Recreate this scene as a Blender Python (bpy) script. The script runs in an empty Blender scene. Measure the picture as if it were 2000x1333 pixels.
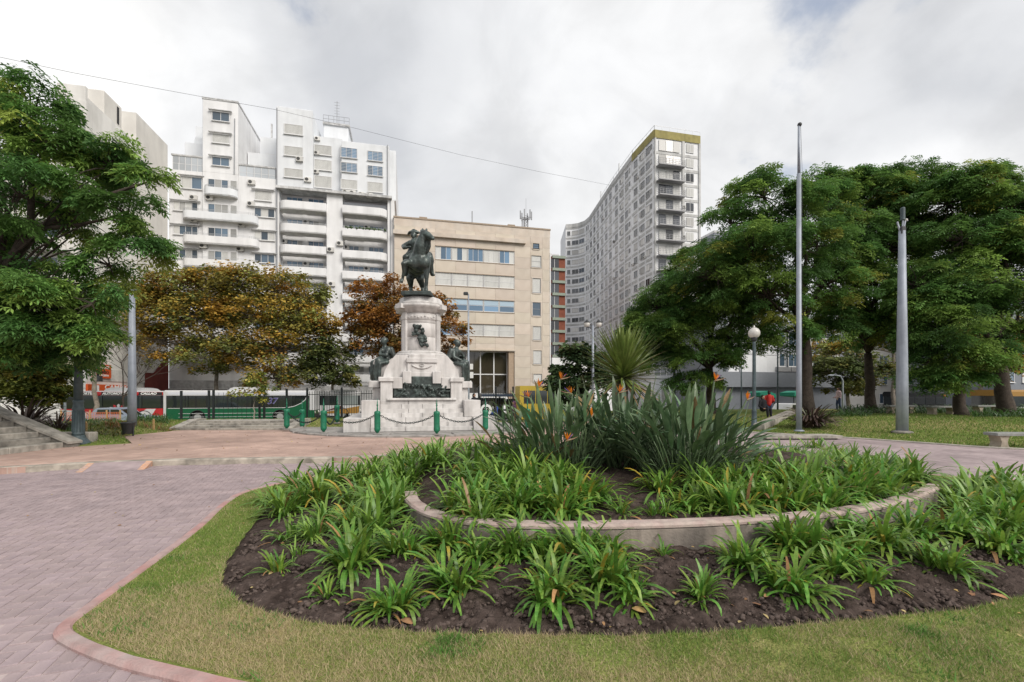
import bpy, bmesh, math, random
import numpy as np
from mathutils import Vector, Matrix, Euler, noise
PI = math.pi
R = math.radians
random.seed(7)
rng = np.random.default_rng(7)
sc = bpy.context.scene
col = sc.collection

# ------------------------------------------------------------------ camera
CAMH = 1.7          # eye height above the mauve brick paving (z = 0)
F = 889.0           # focal length in photo pixels (2000 wide), 16 mm lens
HY = 770.0          # horizon row in the photo
cam_d = bpy.data.cameras.new('camera')
cam_d.sensor_width = 36.0
cam_d.lens = 16.0
cam_d.shift_y = (HY - 666.5) / 2000.0
cam_d.clip_start = 0.05
cam_d.clip_end = 6000.0
cam = bpy.data.objects.new('camera', cam_d)
col.objects.link(cam)
cam.location = (0, 0, CAMH)
cam.rotation_euler = (PI / 2, 0, 0)
sc.camera = cam

# ------------------------------------------------------------------ sky
SUN_AZ = (0.70, -0.72)      # horizontal direction towards the sun: behind the camera, over its right shoulder
SUN_EL = R(40)
world = bpy.data.worlds.new('World')
sc.world = world
world.use_nodes = True
wt = world.node_tree
wt.nodes.clear()
def wn(t, **kw):
    n = wt.nodes.new(t)
    for k, v in kw.items():
        setattr(n, k, v)
    return n
wl = wt.links.new
w_out = wn('ShaderNodeOutputWorld')
sky = wn('ShaderNodeTexSky', sky_type='NISHITA')
sky.sun_disc = False
sky.sun_elevation = SUN_EL
sky.sun_rotation = math.atan2(SUN_AZ[0], SUN_AZ[1])
sky.air_density = 1.0
bg_sky = wn('ShaderNodeBackground')
bg_sky.inputs['Strength'].default_value = 0.11
wl(sky.outputs[0], bg_sky.inputs['Color'])
tc = wn('ShaderNodeTexCoord')
sep = wn('ShaderNodeSeparateXYZ')
wl(tc.outputs['Generated'], sep.inputs[0])
zz = wn('ShaderNodeMath', operation='MAXIMUM'); wl(sep.outputs['Z'], zz.inputs[0]); zz.inputs[1].default_value = 0.0
za = wn('ShaderNodeMath', operation='ADD'); wl(zz.outputs[0], za.inputs[0]); za.inputs[1].default_value = 0.55
dx = wn('ShaderNodeMath', operation='DIVIDE'); wl(sep.outputs['X'], dx.inputs[0]); wl(za.outputs[0], dx.inputs[1])
dy = wn('ShaderNodeMath', operation='DIVIDE'); wl(sep.outputs['Y'], dy.inputs[0]); wl(za.outputs[0], dy.inputs[1])
cmb = wn('ShaderNodeCombineXYZ'); wl(dx.outputs[0], cmb.inputs[0]); wl(dy.outputs[0], cmb.inputs[1])
def cloud_noise(loc, scale, detail, rough, dist=0.0):
    mp = wn('ShaderNodeMapping'); mp.inputs['Location'].default_value = loc
    wl(cmb.outputs[0], mp.inputs['Vector'])
    n = wn('ShaderNodeTexNoise'); n.inputs['Scale'].default_value = scale
    n.inputs['Detail'].default_value = detail; n.inputs['Roughness'].default_value = rough
    n.inputs['Distortion'].default_value = dist
    wl(mp.outputs[0], n.inputs['Vector'])
    return n
def ramp(src, stops, interp='EASE'):
    r = wn('ShaderNodeValToRGB'); r.color_ramp.interpolation = interp
    el = r.color_ramp.elements
    while len(el) < len(stops):
        el.new(0.5)
    for e, (p, c) in zip(el, stops):
        e.position = p; e.color = (c[0], c[1], c[2], 1) if isinstance(c, tuple) else (c, c, c, 1)
    wl(src, r.inputs[0])
    return r
CL_A = (2.35, 0.4, 0.0)
n_shade = cloud_noise(CL_A, 1.35, 9, 0.50, 0.2)
shade = ramp(n_shade.outputs['Fac'], [(0.33, (0.55, 0.565, 0.595)), (0.44, (0.70, 0.71, 0.73)), (0.54, (0.84, 0.845, 0.855)), (0.70, (0.95, 0.945, 0.935))])
n_fine = cloud_noise((5.1, 2.7, 0), 4.6, 8, 0.55, 0.5)
fine = ramp(n_fine.outputs['Fac'], [(0.32, 0.90), (0.62, 1.04)])
mulc = wn('ShaderNodeMix', data_type='RGBA', blend_type='MULTIPLY'); mulc.inputs[0].default_value = 1.0
wl(shade.outputs[0], mulc.inputs[6]); wl(fine.outputs[0], mulc.inputs[7])
bg_cl = wn('ShaderNodeBackground'); bg_cl.inputs['Strength'].default_value = 0.80
wl(mulc.outputs[2], bg_cl.inputs['Color'])
n_cov = cloud_noise((7.7, 3.05, 0), 1.9, 9, 0.56, 0.25)
cov = ramp(n_cov.outputs['Fac'], [(0.31, 0.35), (0.42, 1.0)])
mixs = wn('ShaderNodeMixShader')
wl(cov.outputs[0], mixs.inputs[0]); wl(bg_sky.outputs[0], mixs.inputs[1]); wl(bg_cl.outputs[0], mixs.inputs[2])
wl(mixs.outputs[0], w_out.inputs['Surface'])

# ------------------------------------------------------------------ sun
sun_d = bpy.data.lights.new('sun', 'SUN')
sun_d.energy = 2.1
sun_d.angle = R(30)
sun_d.color = (1.0, 0.94, 0.86)
sun = bpy.data.objects.new('sun', sun_d)
col.objects.link(sun)
sdir = Vector((SUN_AZ[0] * math.cos(SUN_EL), SUN_AZ[1] * math.cos(SUN_EL), math.sin(SUN_EL))).normalized()
sun.rotation_euler = sdir.to_track_quat('Z', 'Y').to_euler()
sun.location = (30, -30, 60)

sc.view_settings.view_transform = 'Standard'
sc.view_settings.look = 'None'
sc.view_settings.exposure = 0.50
sc.view_settings.gamma = 1.0
sc.view_settings.use_curve_mapping = False
sc.render.engine = 'CYCLES'
sc.cycles.max_bounces = 6
sc.cycles.diffuse_bounces = 3
sc.cycles.glossy_bounces = 2
sc.cycles.transmission_bounces = 3
sc.cycles.transparent_max_bounces = 6
sc.cycles.caustics_reflective = False
sc.cycles.caustics_refractive = False
try:
    sc.cycles.use_denoising = True
except Exception:
    pass

# ------------------------------------------------------------------ photo pixel -> place
def at_depth(x, y, d):
    return Vector(((x - 1000.0) / F * d, d, CAMH + (HY - y) / F * d))
def on_ground(x, y, z=0.0):
    d = F * (CAMH - z) / (y - HY)
    return Vector(((x - 1000.0) / F * d, d, z))

# ------------------------------------------------------------------ materials
def mat(name, c, rough=0.8, metal=0.0, var=0.12, scale=6.0, bump=0.0, bscale=40.0, c2=None, spec=0.4, per_object=0.0,
        detail=4.0, streak=None, coords='Object', translucent=0.0, attr=None, hue_var=0.0):
    """One procedural surface: base colour c, a second tone c2 blended in by noise, optional vertical dirt streaks, bump,
    a per-object tint and a per-face colour attribute."""
    m = bpy.data.materials.new(name)
    m.use_nodes = True
    t = m.node_tree
    b = t.nodes['Principled BSDF']
    b.inputs['Roughness'].default_value = rough
    b.inputs['Metallic'].default_value = metal
    b.inputs['Specular IOR Level'].default_value = spec
    L = t.links.new
    N = t.nodes.new
    tco = N('ShaderNodeTexCoord')
    vec = tco.outputs[coords]
    if attr:
        a = N('ShaderNodeAttribute'); a.attribute_name = attr
        cur = a.outputs['Color']
    else:
        rgb = N('ShaderNodeRGB'); rgb.outputs[0].default_value = (*c, 1)
        cur = rgb.outputs[0]
    if c2 is not None or var > 0:
        nz = N('ShaderNodeTexNoise'); nz.inputs['Scale'].default_value = scale; nz.inputs['Detail'].default_value = detail
        nz.inputs['Roughness'].default_value = 0.6
        L(vec, nz.inputs['Vector'])
        if c2 is not None:
            rp = N('ShaderNodeValToRGB'); rp.color_ramp.elements[0].position = 0.38; rp.color_ramp.elements[1].position = 0.66
            L(nz.outputs['Fac'], rp.inputs[0])
            mx = N('ShaderNodeMix'); mx.data_type = 'RGBA'
            L(rp.outputs[0], mx.inputs[0]); L(cur, mx.inputs[6]); mx.inputs[7].default_value = (*c2, 1)
            cur = mx.outputs[2]
        if var > 0:
            nz2 = N('ShaderNodeTexNoise'); nz2.inputs['Scale'].default_value = scale * 3.1; nz2.inputs['Detail'].default_value = detail
            L(vec, nz2.inputs['Vector'])
            mr = N('ShaderNodeMapRange'); mr.inputs['From Min'].default_value = 0.25; mr.inputs['From Max'].default_value = 0.75
            mr.inputs['To Min'].default_value = 1 - var; mr.inputs['To Max'].default_value = 1 + var
            L(nz2.outputs['Fac'], mr.inputs['Value'])
            mu = N('ShaderNodeMix'); mu.data_type = 'RGBA'; mu.blend_type = 'MULTIPLY'; mu.inputs[0].default_value = 1.0
            L(cur, mu.inputs[6]); L(mr.outputs[0], mu.inputs[7])
            cur = mu.outputs[2]
    if streak:
        amt, sx, sz = streak
        mp = N('ShaderNodeMapping'); mp.inputs['Scale'].default_value = (sx, sx, sz)
        L(vec, mp.inputs['Vector'])
        ns = N('ShaderNodeTexNoise'); ns.inputs['Scale'].default_value = 1.0; ns.inputs['Detail'].default_value = 5.0
        L(mp.outputs[0], ns.inputs['Vector'])
        mr = N('ShaderNodeMapRange'); mr.inputs['From Min'].default_value = 0.42; mr.inputs['From Max'].default_value = 0.72
        mr.inputs['To Min'].default_value = 1.0; mr.inputs['To Max'].default_value = 1 - amt
        L(ns.outputs['Fac'], mr.inputs['Value'])
        mu = N('ShaderNodeMix'); mu.data_type = 'RGBA'; mu.blend_type = 'MULTIPLY'; mu.inputs[0].default_value = 1.0
        L(cur, mu.inputs[6]); L(mr.outputs[0], mu.inputs[7])
        cur = mu.outputs[2]
    if per_object > 0 or hue_var > 0:
        oi = N('ShaderNodeObjectInfo')
        hs = N('ShaderNodeHueSaturation')
        mr = N('ShaderNodeMapRange'); mr.inputs['To Min'].default_value = 1 - per_object; mr.inputs['To Max'].default_value = 1 + per_object
        L(oi.outputs['Random'], mr.inputs['Value']); L(mr.outputs[0], hs.inputs['Value'])
        if hue_var > 0:
            mh = N('ShaderNodeMapRange'); mh.inputs['To Min'].default_value = 0.5 - hue_var; mh.inputs['To Max'].default_value = 0.5 + hue_var
            ml = N('ShaderNodeMath'); ml.operation = 'MULTIPLY'; ml.inputs[1].default_value = 7.31
            mf = N('ShaderNodeMath'); mf.operation = 'FRACT'
            L(oi.outputs['Random'], ml.inputs[0]); L(ml.outputs[0], mf.inputs[0]); L(mf.outputs[0], mh.inputs['Value'])
            L(mh.outputs[0], hs.inputs['Hue'])
        L(cur, hs.inputs['Color'])
        cur = hs.outputs[0]
    L(cur, b.inputs['Base Color'])
    if bump > 0:
        nb = N('ShaderNodeTexNoise'); nb.inputs['Scale'].default_value = bscale; nb.inputs['Detail'].default_value = 5.0
        L(vec, nb.inputs['Vector'])
        bp = N('ShaderNodeBump'); bp.inputs['Strength'].default_value = bump; bp.inputs['Distance'].default_value = 0.02
        L(nb.outputs['Fac'], bp.inputs['Height']); L(bp.outputs[0], b.inputs['Normal'])
    if translucent > 0:
        tr = N('ShaderNodeBsdfTranslucent'); L(cur, tr.inputs['Color'])
        mxs = N('ShaderNodeMixShader'); mxs.inputs[0].default_value = translucent
        out = t.nodes['Material Output']
        L(b.outputs[0], mxs.inputs[1]); L(tr.outputs[0], mxs.inputs[2]); L(mxs.outputs[0], out.inputs['Surface'])
    return m

def glass_mat(name, c, rough=0.06, spec=0.9, per_object=0.35):
    return mat(name, c, rough=rough, var=0.0, spec=spec, per_object=per_object)

# ------------------------------------------------------------------ objects
def tag(o, label=None, cat=None, group=None, kind=None):
    if label: o['label'] = label
    if cat: o['category'] = cat
    if group: o['group'] = group
    if kind: o['kind'] = kind
    return o
def empty(name, loc=(0, 0, 0), rz=0.0, parent=None, label=None, cat=None, group=None, kind=None):
    o = bpy.data.objects.new(name, None)
    o.empty_display_size = 0.2
    col.objects.link(o)
    o.location = loc
    o.rotation_euler = (0, 0, rz)
    if parent: o.parent = parent
    return tag(o, label, cat, group, kind)
def link(name, me, parent=None, loc=(0, 0, 0), rot=(0, 0, 0), scale=(1, 1, 1)):
    o = bpy.data.objects.new(name, me)
    col.objects.link(o)
    if parent: o.parent = parent
    o.location = loc; o.rotation_euler = rot; o.scale = scale
    return o
def copy_tree(o, parent=None):
    c = o.copy()
    col.objects.link(c)
    if parent: c.parent = parent
    for ch in list(o.children):
        copy_tree(ch, c)
    return c

class MB:
    """Collects shapes, then links them as ONE mesh object."""
    def __init__(s):
        s.v = []; s.f = []; s.m = []; s.sm = []
    def add(s, vs, fs, mi=0, smooth=False):
        b = len(s.v)
        s.v.extend([tuple(p) for p in vs])
        for f in fs:
            s.f.append([i + b for i in f]); s.m.append(mi); s.sm.append(smooth)
        return s
    def box(s, x0, x1, y0, y1, z0, z1, mi=0, M=None):
        vs = [Vector(p) for p in ((x0, y0, z0), (x1, y0, z0), (x1, y1, z0), (x0, y1, z0), (x0, y0, z1), (x1, y0, z1), (x1, y1, z1), (x0, y1, z1))]
        if M is not None: vs = [M @ p for p in vs]
        return s.add(vs, [(0, 3, 2, 1), (4, 5, 6, 7), (0, 1, 5, 4), (1, 2, 6, 5), (2, 3, 7, 6), (3, 0, 4, 7)], mi)
    def bbox(s, x0, x1, y0, y1, z0, z1, b=0.01, mi=0):
        """box with its vertical and top edges chamfered"""
        if x1 - x0 < 2.2 * b or y1 - y0 < 2.2 * b or z1 - z0 < 1.1 * b:
            return s.box(x0, x1, y0, y1, z0, z1, mi)
        def ring(i, z):
            return [(x0 + i + b, y0 + i, z), (x1 - i - b, y0 + i, z), (x1 - i, y0 + i + b, z), (x1 - i, y1 - i - b, z),
                    (x1 - i - b, y1 - i, z), (x0 + i + b, y1 - i, z), (x0 + i, y1 - i - b, z), (x0 + i, y0 + i + b, z)]
        rs = ring(0, z0) + ring(0, z1 - b) + ring(b * 0.6, z1)
        fs = [tuple(range(7, -1, -1)), tuple(range(16, 24))]
        for k in range(2):
            for i in range(8):
                j = (i + 1) % 8
                fs.append((k * 8 + i, k * 8 + j, k * 8 + 8 + j, k * 8 + 8 + i))
        return s.add(rs, fs, mi)
    def bar(s, p, q, w, h=None, mi=0):
        p = Vector(p); q = Vector(q); h = h or w
        d = (q - p)
        if d.length < 1e-6: return s
        d.normalize()
        up = Vector((0, 0, 1)) if abs(d.z) < 0.95 else Vector((0, 1, 0))
        a = d.cross(up).normalized() * (w / 2); b = a.cross(d).normalized() * (h / 2)
        vs = [p - a - b, p + a - b, p + a + b, p - a + b, q - a - b, q + a - b, q + a + b, q - a + b]
        return s.add(vs, [(0, 3, 2, 1), (4, 5, 6, 7), (0, 1, 5, 4), (1, 2, 6, 5), (2, 3, 7, 6), (3, 0, 4, 7)], mi)
    def tube(s, pts, rad, n=8, mi=0, smooth=True, cap=True):
        pts = [Vector(p) for p in pts]
        if not hasattr(rad, '__len__'): rad = [rad] * len(pts)
        vs = []; fs = []
        prev = None
        for i, p in enumerate(pts):
            d = (pts[min(i + 1, len(pts) - 1)] - pts[max(i - 1, 0)])
            if d.length < 1e-9: d = Vector((0, 0, 1))
            d.normalize()
            if prev is None:
                up = Vector((0, 0, 1)) if abs(d.z) < 0.9 else Vector((1, 0, 0))
                a = d.cross(up).normalized()
            else:
                a = (prev - d * prev.dot(d))
                a = a.normalized() if a.length > 1e-6 else d.orthogonal().normalized()
            prev = a
            b = d.cross(a)
            for k in range(n):
                t = 2 * PI * k / n
                vs.append(p + (a * math.cos(t) + b * math.sin(t)) * rad[i])
        for i in range(len(pts) - 1):
            for k in range(n):
                k2 = (k + 1) % n
                fs.append((i * n + k, i * n + k2, (i + 1) * n + k2, (i + 1) * n + k))
        s.add(vs, fs, mi, smooth)
        if cap:
            b0 = len(s.v) - len(vs)
            s.f.append([b0 + k for k in range(n - 1, -1, -1)]); s.m.append(mi); s.sm.append(False)
            s.f.append([b0 + (len(pts) - 1) * n + k for k in range(n)]); s.m.append(mi); s.sm.append(False)
        return s
    def lathe(s, prof, n=20, c=(0, 0, 0), mi=0, smooth=True, sx=1.0, sy=1.0, cap=True):
        vs = []; fs = []
        for r, z in prof:
            for k in range(n):
                t = 2 * PI * k / n
                vs.append((c[0] + r * sx * math.cos(t), c[1] + r * sy * math.sin(t), c[2] + z))
        for i in range(len(prof) - 1):
            for k in range(n):
                k2 = (k + 1) % n
                fs.append((i * n + k, i * n + k2, (i + 1) * n + k2, (i + 1) * n + k))
        b0 = len(s.v)
        s.add(vs, fs, mi, smooth)
        if cap:
            s.f.append([b0 + k for k in range(n - 1, -1, -1)]); s.m.append(mi); s.sm.append(False)
            s.f.append([b0 + (len(prof) - 1) * n + k for k in range(n)]); s.m.append(mi); s.sm.append(False)
        return s
    def prism(s, poly, z0, z1, mi=0, axis='z', smooth=False):
        """poly: 2-D outline, anticlockwise; axis 'z' raises it, axis 'y' uses it as an x-z outline between y=z0 and y=z1"""
        n = len(poly)
        if axis == 'z':
            vs = [(p[0], p[1], z0) for p in poly] + [(p[0], p[1], z1) for p in poly]
        elif axis == 'y':
            vs = [(p[0], z1, p[1]) for p in poly] + [(p[0], z0, p[1]) for p in poly]
        else:
            vs = [(z0, p[0], p[1]) for p in poly] + [(z1, p[0], p[1]) for p in poly]
        fs = [tuple(range(n - 1, -1, -1)), tuple(range(n, 2 * n))]
        s.add(vs, fs, mi)
        b0 = len(s.v) - 2 * n
        for i in range(n):
            j = (i + 1) % n
            s.f.append([b0 + i, b0 + j, b0 + n + j, b0 + n + i]); s.m.append(mi); s.sm.append(smooth)
        return s
    def ball(s, c, r, mi=0, nu=10, nv=7, sx=1, sy=1, sz=1, M=None):
        vs = [Vector((0, 0, -r * sz))]
        for i in range(1, nv):
            t = PI * i / nv
            for k in range(nu):
                p = 2 * PI * k / nu
                vs.append(Vector((r * sx * math.sin(t) * math.cos(p), r * sy * math.sin(t) * math.sin(p), -r * sz * math.cos(t))))
        vs.append(Vector((0, 0, r * sz)))
        fs = []
        for k in range(nu):
            fs.append((0, 1 + (k + 1) % nu, 1 + k))
            fs.append((len(vs) - 1, 1 + (nv - 2) * nu + k, 1 + (nv - 2) * nu + (k + 1) % nu))
        for i in range(nv - 2):
            for k in range(nu):
                k2 = (k + 1) % nu
                fs.append((1 + i * nu + k, 1 + i * nu + k2, 1 + (i + 1) * nu + k2, 1 + (i + 1) * nu + k))
        c = Vector(c)
        if M is not None: vs = [M @ v for v in vs]
        return s.add([v + c for v in vs], fs, mi, True)
    def mesh(s, name, mats):
        me = bpy.data.meshes.new(name)
        me.from_pydata(s.v, [], s.f)
        for m in (mats if isinstance(mats, (list, tuple)) else [mats]):
            me.materials.append(m)
        if s.f:
            me.polygons.foreach_set('material_index', s.m)
            me.polygons.foreach_set('use_smooth', s.sm)
        me.update()
        return me
    def build(s, name, mats, parent=None, loc=(0, 0, 0), rot=(0, 0, 0)):
        return link(name, s.mesh(name, mats), parent, loc, rot)

def np_mesh(name, verts, faces, mats, face_colors=None, smooth=False, attr='tint'):
    """verts (n,3) array, faces (m,k) array with one k; optional colour per face"""
    me = bpy.data.meshes.new(name)
    verts = np.asarray(verts, dtype=np.float32); faces = np.asarray(faces, dtype=np.int32)
    m, k = faces.shape
    me.vertices.add(len(verts)); me.vertices.foreach_set('co', verts.ravel())
    me.loops.add(m * k); me.loops.foreach_set('vertex_index', faces.ravel())
    me.polygons.add(m)
    me.polygons.foreach_set('loop_start', np.arange(0, m * k, k, dtype=np.int32))
    if smooth: me.polygons.foreach_set('use_smooth', np.ones(m, dtype=bool))
    for mm in (mats if isinstance(mats, (list, tuple)) else [mats]):
        me.materials.append(mm)
    if face_colors is not None:
        a = me.attributes.new(attr, 'FLOAT_COLOR', 'FACE')
        cc = np.ones((m, 4), dtype=np.float32); cc[:, :3] = face_colors
        a.data.foreach_set('color', cc.ravel())
    me.update(calc_edges=True)
    me.validate()
    return me

def text_part(name, body, size, material, parent, loc, rot, align='CENTER', extrude=0.004, shear=0.0, sx=1.0, bold=0.0):
    cu = bpy.data.curves.new(name, 'FONT')
    cu.body = body; cu.size = size; cu.align_x = align; cu.align_y = 'CENTER'; cu.extrude = extrude; cu.shear = shear
    cu.offset = bold
    cu.resolution_u = 3
    cu.materials.append(material)
    tmp = bpy.data.objects.new('tmp', cu); col.objects.link(tmp)
    me = bpy.data.meshes.new_from_object(tmp.evaluated_get(bpy.context.evaluated_depsgraph_get()))
    bpy.data.objects.remove(tmp); bpy.data.curves.remove(cu); me.name = name
    o = bpy.data.objects.new(name, me)
    col.objects.link(o); o.parent = parent
    o.location = loc; o.rotation_euler = rot; o.scale = (sx, 1, 1)
    return o

# 2-D helpers on numpy arrays
def in_poly(px, py, poly):
    inside = np.zeros(px.shape, bool)
    n = len(poly)
    for i in range(n):
        x0, y0 = poly[i]; x1, y1 = poly[(i + 1) % n]
        c = ((y0 > py) != (y1 > py)) & (px < (x1 - x0) * (py - y0) / (y1 - y0 + 1e-12) + x0)
        inside ^= c
    return inside
def dist_poly(px, py, poly, closed=True):
    d = np.full(px.shape, 1e9)
    n = len(poly)
    for i in range(n if closed else n - 1):
        x0, y0 = poly[i]; x1, y1 = poly[(i + 1) % n]
        ex, ey = x1 - x0, y1 - y0
        t = np.clip(((px - x0) * ex + (py - y0) * ey) / (ex * ex + ey * ey + 1e-12), 0, 1)
        d = np.minimum(d, np.hypot(px - x0 - t * ex, py - y0 - t * ey))
    return d
def smooth_closed(pts, it=2):
    for _ in range(it):
        out = []
        n = len(pts)
        for i in range(n):
            a = pts[i]; b = pts[(i + 1) % n]
            out.append((a[0] * .75 + b[0] * .25, a[1] * .75 + b[1] * .25))
            out.append((a[0] * .25 + b[0] * .75, a[1] * .25 + b[1] * .75))
        pts = out
    return pts
def smooth_open(pts, it=2):
    for _ in range(it):
        out = [pts[0]]
        for a, b in zip(pts[:-1], pts[1:]):
            out.append(tuple(a[k] * .75 + b[k] * .25 for k in range(len(a))))
            out.append(tuple(a[k] * .25 + b[k] * .75 for k in range(len(a))))
        out.append(pts[-1])
        pts = out
    return pts
def vnoise(px, py, scale, seed=0, octaves=3):
    """smooth value noise on arrays, 0..1"""
    r = np.random.default_rng(seed)
    tab = r.random((256, 256))
    out = np.zeros(np.shape(px)); amp = 1.0; tot = 0
    for o in range(octaves):
        x = np.asarray(px) * scale * 2 ** o + 37.1 * o + 91; y = np.asarray(py) * scale * 2 ** o + 17.7 * o + 53
        xi = np.floor(x).astype(int); yi = np.floor(y).astype(int)
        fx = x - xi; fy = y - yi
        fx = fx * fx * (3 - 2 * fx); fy = fy * fy * (3 - 2 * fy)
        a = tab[xi % 256, yi % 256]; b = tab[(xi + 1) % 256, yi % 256]; c = tab[xi % 256, (yi + 1) % 256]; d = tab[(xi + 1) % 256, (yi + 1) % 256]
        out += amp * ((a * (1 - fx) + b * fx) * (1 - fy) + (c * (1 - fx) + d * fx) * fy)
        tot += amp; amp *= 0.5
    return out / tot
ORD = ['first', 'second', 'third', 'fourth', 'fifth', 'sixth', 'seventh', 'eighth', 'ninth', 'tenth', 'eleventh', 'twelfth', 'thirteenth', 'fourteenth', 'fifteenth', 'sixteenth', 'seventeenth', 'eighteenth', 'nineteenth', 'twentieth']
ORD += ['twenty-' + o for o in ORD[:9]] + ['thirtieth'] + ['thirty-' + o for o in ORD[:9]]
# ================================================================== THE SETTING: ground, paving, lawns, bed
ANG = R(13)                                   # the city grid is turned 13 degrees
U = Vector((math.cos(ANG), math.sin(ANG), 0)); V = Vector((-math.sin(ANG), math.cos(ANG), 0))
ROAD_Z = -0.82
ZP = 0.13                                     # salmon plaza level

def concrete(name, c, **kw):
    kw.setdefault('c2', tuple(x * 0.72 for x in c)); kw.setdefault('scale', 3.0); kw.setdefault('bump', 0.25); kw.setdefault('bscale', 60)
    return mat(name, c, rough=0.88, **kw)

def brick_paving_mat(name, c1, c2, mortar, rot, bw, bh, msize=0.012, stain=0.18):
    m = bpy.data.materials.new(name); m.use_nodes = True
    t = m.node_tree; L = t.links.new; N = t.nodes.new; b = t.nodes['Principled BSDF']
    b.inputs['Roughness'].default_value = 0.85; b.inputs['Specular IOR Level'].default_value = 0.3
    tco = N('ShaderNodeTexCoord'); mp = N('ShaderNodeMapping'); mp.inputs['Rotation'].default_value = (0, 0, rot)
    L(tco.outputs['Object'], mp.inputs['Vector'])
    br = N('ShaderNodeTexBrick'); br.offset = 0.5
    br.inputs['Color1'].default_value = (*c1, 1); br.inputs['Color2'].default_value = (*c2, 1); br.inputs['Mortar'].default_value = (*mortar, 1)
    br.inputs['Scale'].default_value = 1.0; br.inputs['Brick Width'].default_value = bw; br.inputs['Row Height'].default_value = bh
    br.inputs['Mortar Size'].default_value = msize; br.inputs['Mortar Smooth'].default_value = 0.3; br.inputs['Bias'].default_value = 0.0
    L(mp.outputs[0], br.inputs['Vector'])
    cur = br.outputs['Color']
    for sc_, amt, seed in ((0.35, stain, 9), (1.1, stain, 0), (4.0, stain * 0.7, 5)):
        mp2 = N('ShaderNodeMapping'); mp2.inputs['Location'].default_value = (seed, seed, 0); L(tco.outputs['Object'], mp2.inputs['Vector'])
        nz = N('ShaderNodeTexNoise'); nz.inputs['Scale'].default_value = sc_; nz.inputs['Detail'].default_value = 6
        L(mp2.outputs[0], nz.inputs['Vector'])
        mr = N('ShaderNodeMapRange'); mr.inputs['From Min'].default_value = 0.3; mr.inputs['From Max'].default_value = 0.7
        mr.inputs['To Min'].default_value = 1 - amt; mr.inputs['To Max'].default_value = 1 + amt
        L(nz.outputs['Fac'], mr.inputs['Value'])
        mu = N('ShaderNodeMix'); mu.data_type = 'RGBA'; mu.blend_type = 'MULTIPLY'; mu.inputs[0].default_value = 1
        L(cur, mu.inputs[6]); L(mr.outputs[0], mu.inputs[7]); cur = mu.outputs[2]
    L(cur, b.inputs['Base Color'])
    bp = N('ShaderNodeBump'); bp.inputs['Strength'].default_value = 0.35; bp.inputs['Distance'].default_value = 0.01; bp.invert = True
    L(br.outputs['Fac'], bp.inputs['Height']); L(bp.outputs[0], b.inputs['Normal'])
    return m

def flat_poly(name, poly, z, m, thick=0.0, kind='structure'):
    bm = bmesh.new()
    vs = [bm.verts.new((p[0], p[1], z)) for p in poly]
    f = bm.faces.new(vs)
    if f.normal.z < 0: f.normal_flip()
    bm.normal_update()
    if f.normal.z < 0: bmesh.ops.reverse_faces(bm, faces=[f])
    if thick > 0:
        n = len(vs)
        lo = [bm.verts.new((p[0], p[1], z - thick)) for p in poly]
        for i in range(n):
            bm.faces.new((vs[i], lo[i], lo[(i + 1) % n], vs[(i + 1) % n]))
        bmesh.ops.recalc_face_normals(bm, faces=[g for g in bm.faces])
    bmesh.ops.triangulate(bm, faces=[g for g in bm.faces if len(g.verts) > 4])
    me = bpy.data.meshes.new(name); bm.to_mesh(me); bm.free()
    me.materials.append(m)
    return tag(link(name, me), kind=kind)

def strip(name, line, w0, w1, z0, z1, m, kind='structure', closed=False, parent=None, jit=0.0):
    """a kerb swept along a 2-D line from offset w0 to offset w1 (to the line's left), bottom z0, top z1, small chamfer"""
    n = len(line); P = []
    for i in range(n):
        a = Vector(line[(i - 1) % n if closed else max(i - 1, 0)]); b = Vector(line[(i + 1) % n if closed else min(i + 1, n - 1)])
        d = Vector((b[0] - a[0], b[1] - a[1])).normalized(); nn = Vector((-d.y, d.x))
        P.append((Vector(line[i][:2]), nn))
    ch = min(0.02, abs(w1 - w0) * 0.2)
    prof = [(w0, z0), (w0, z1 - ch), (w0 + math.copysign(ch, w1 - w0), z1), (w1 - math.copysign(ch, w1 - w0), z1), (w1, z1 - ch), (w1, z0)]
    mb = MB(); vs = []; fs = []
    k = len(prof)
    for p, nn in P:
        for o, z in prof:
            vs.append((p.x + nn.x * o, p.y + nn.y * o, z + (random.uniform(-jit, jit) if z == z1 else 0)))
    for i in range(n if closed else n - 1):
        j = (i + 1) % n
        for q in range(k - 1):
            fs.append((i * k + q, j * k + q, j * k + q + 1, i * k + q + 1))
    if not closed:
        fs.append(tuple(range(k))); fs.append(tuple((n - 1) * k + q for q in range(k - 1, -1, -1)))
    mb.add(vs, fs)
    o = mb.build(name, m, parent)
    bm = bmesh.new(); bm.from_mesh(o.data); bmesh.ops.recalc_face_normals(bm, faces=bm.faces); bm.to_mesh(o.data); bm.free()
    if kind: tag(o, kind=kind)
    return o

# --- far ground sheet to the horizon (street level)
m_asphalt = mat('asphalt', (0.065, 0.066, 0.07), rough=0.9, c2=(0.05, 0.05, 0.052), scale=0.6, var=0.12, bump=0.2, bscale=30)
g = MB(); g.box(-2500, 2500, -800, 4000, ROAD_Z - 1.0, ROAD_Z)
tag(g.build('ground', m_asphalt), kind='structure')

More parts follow.
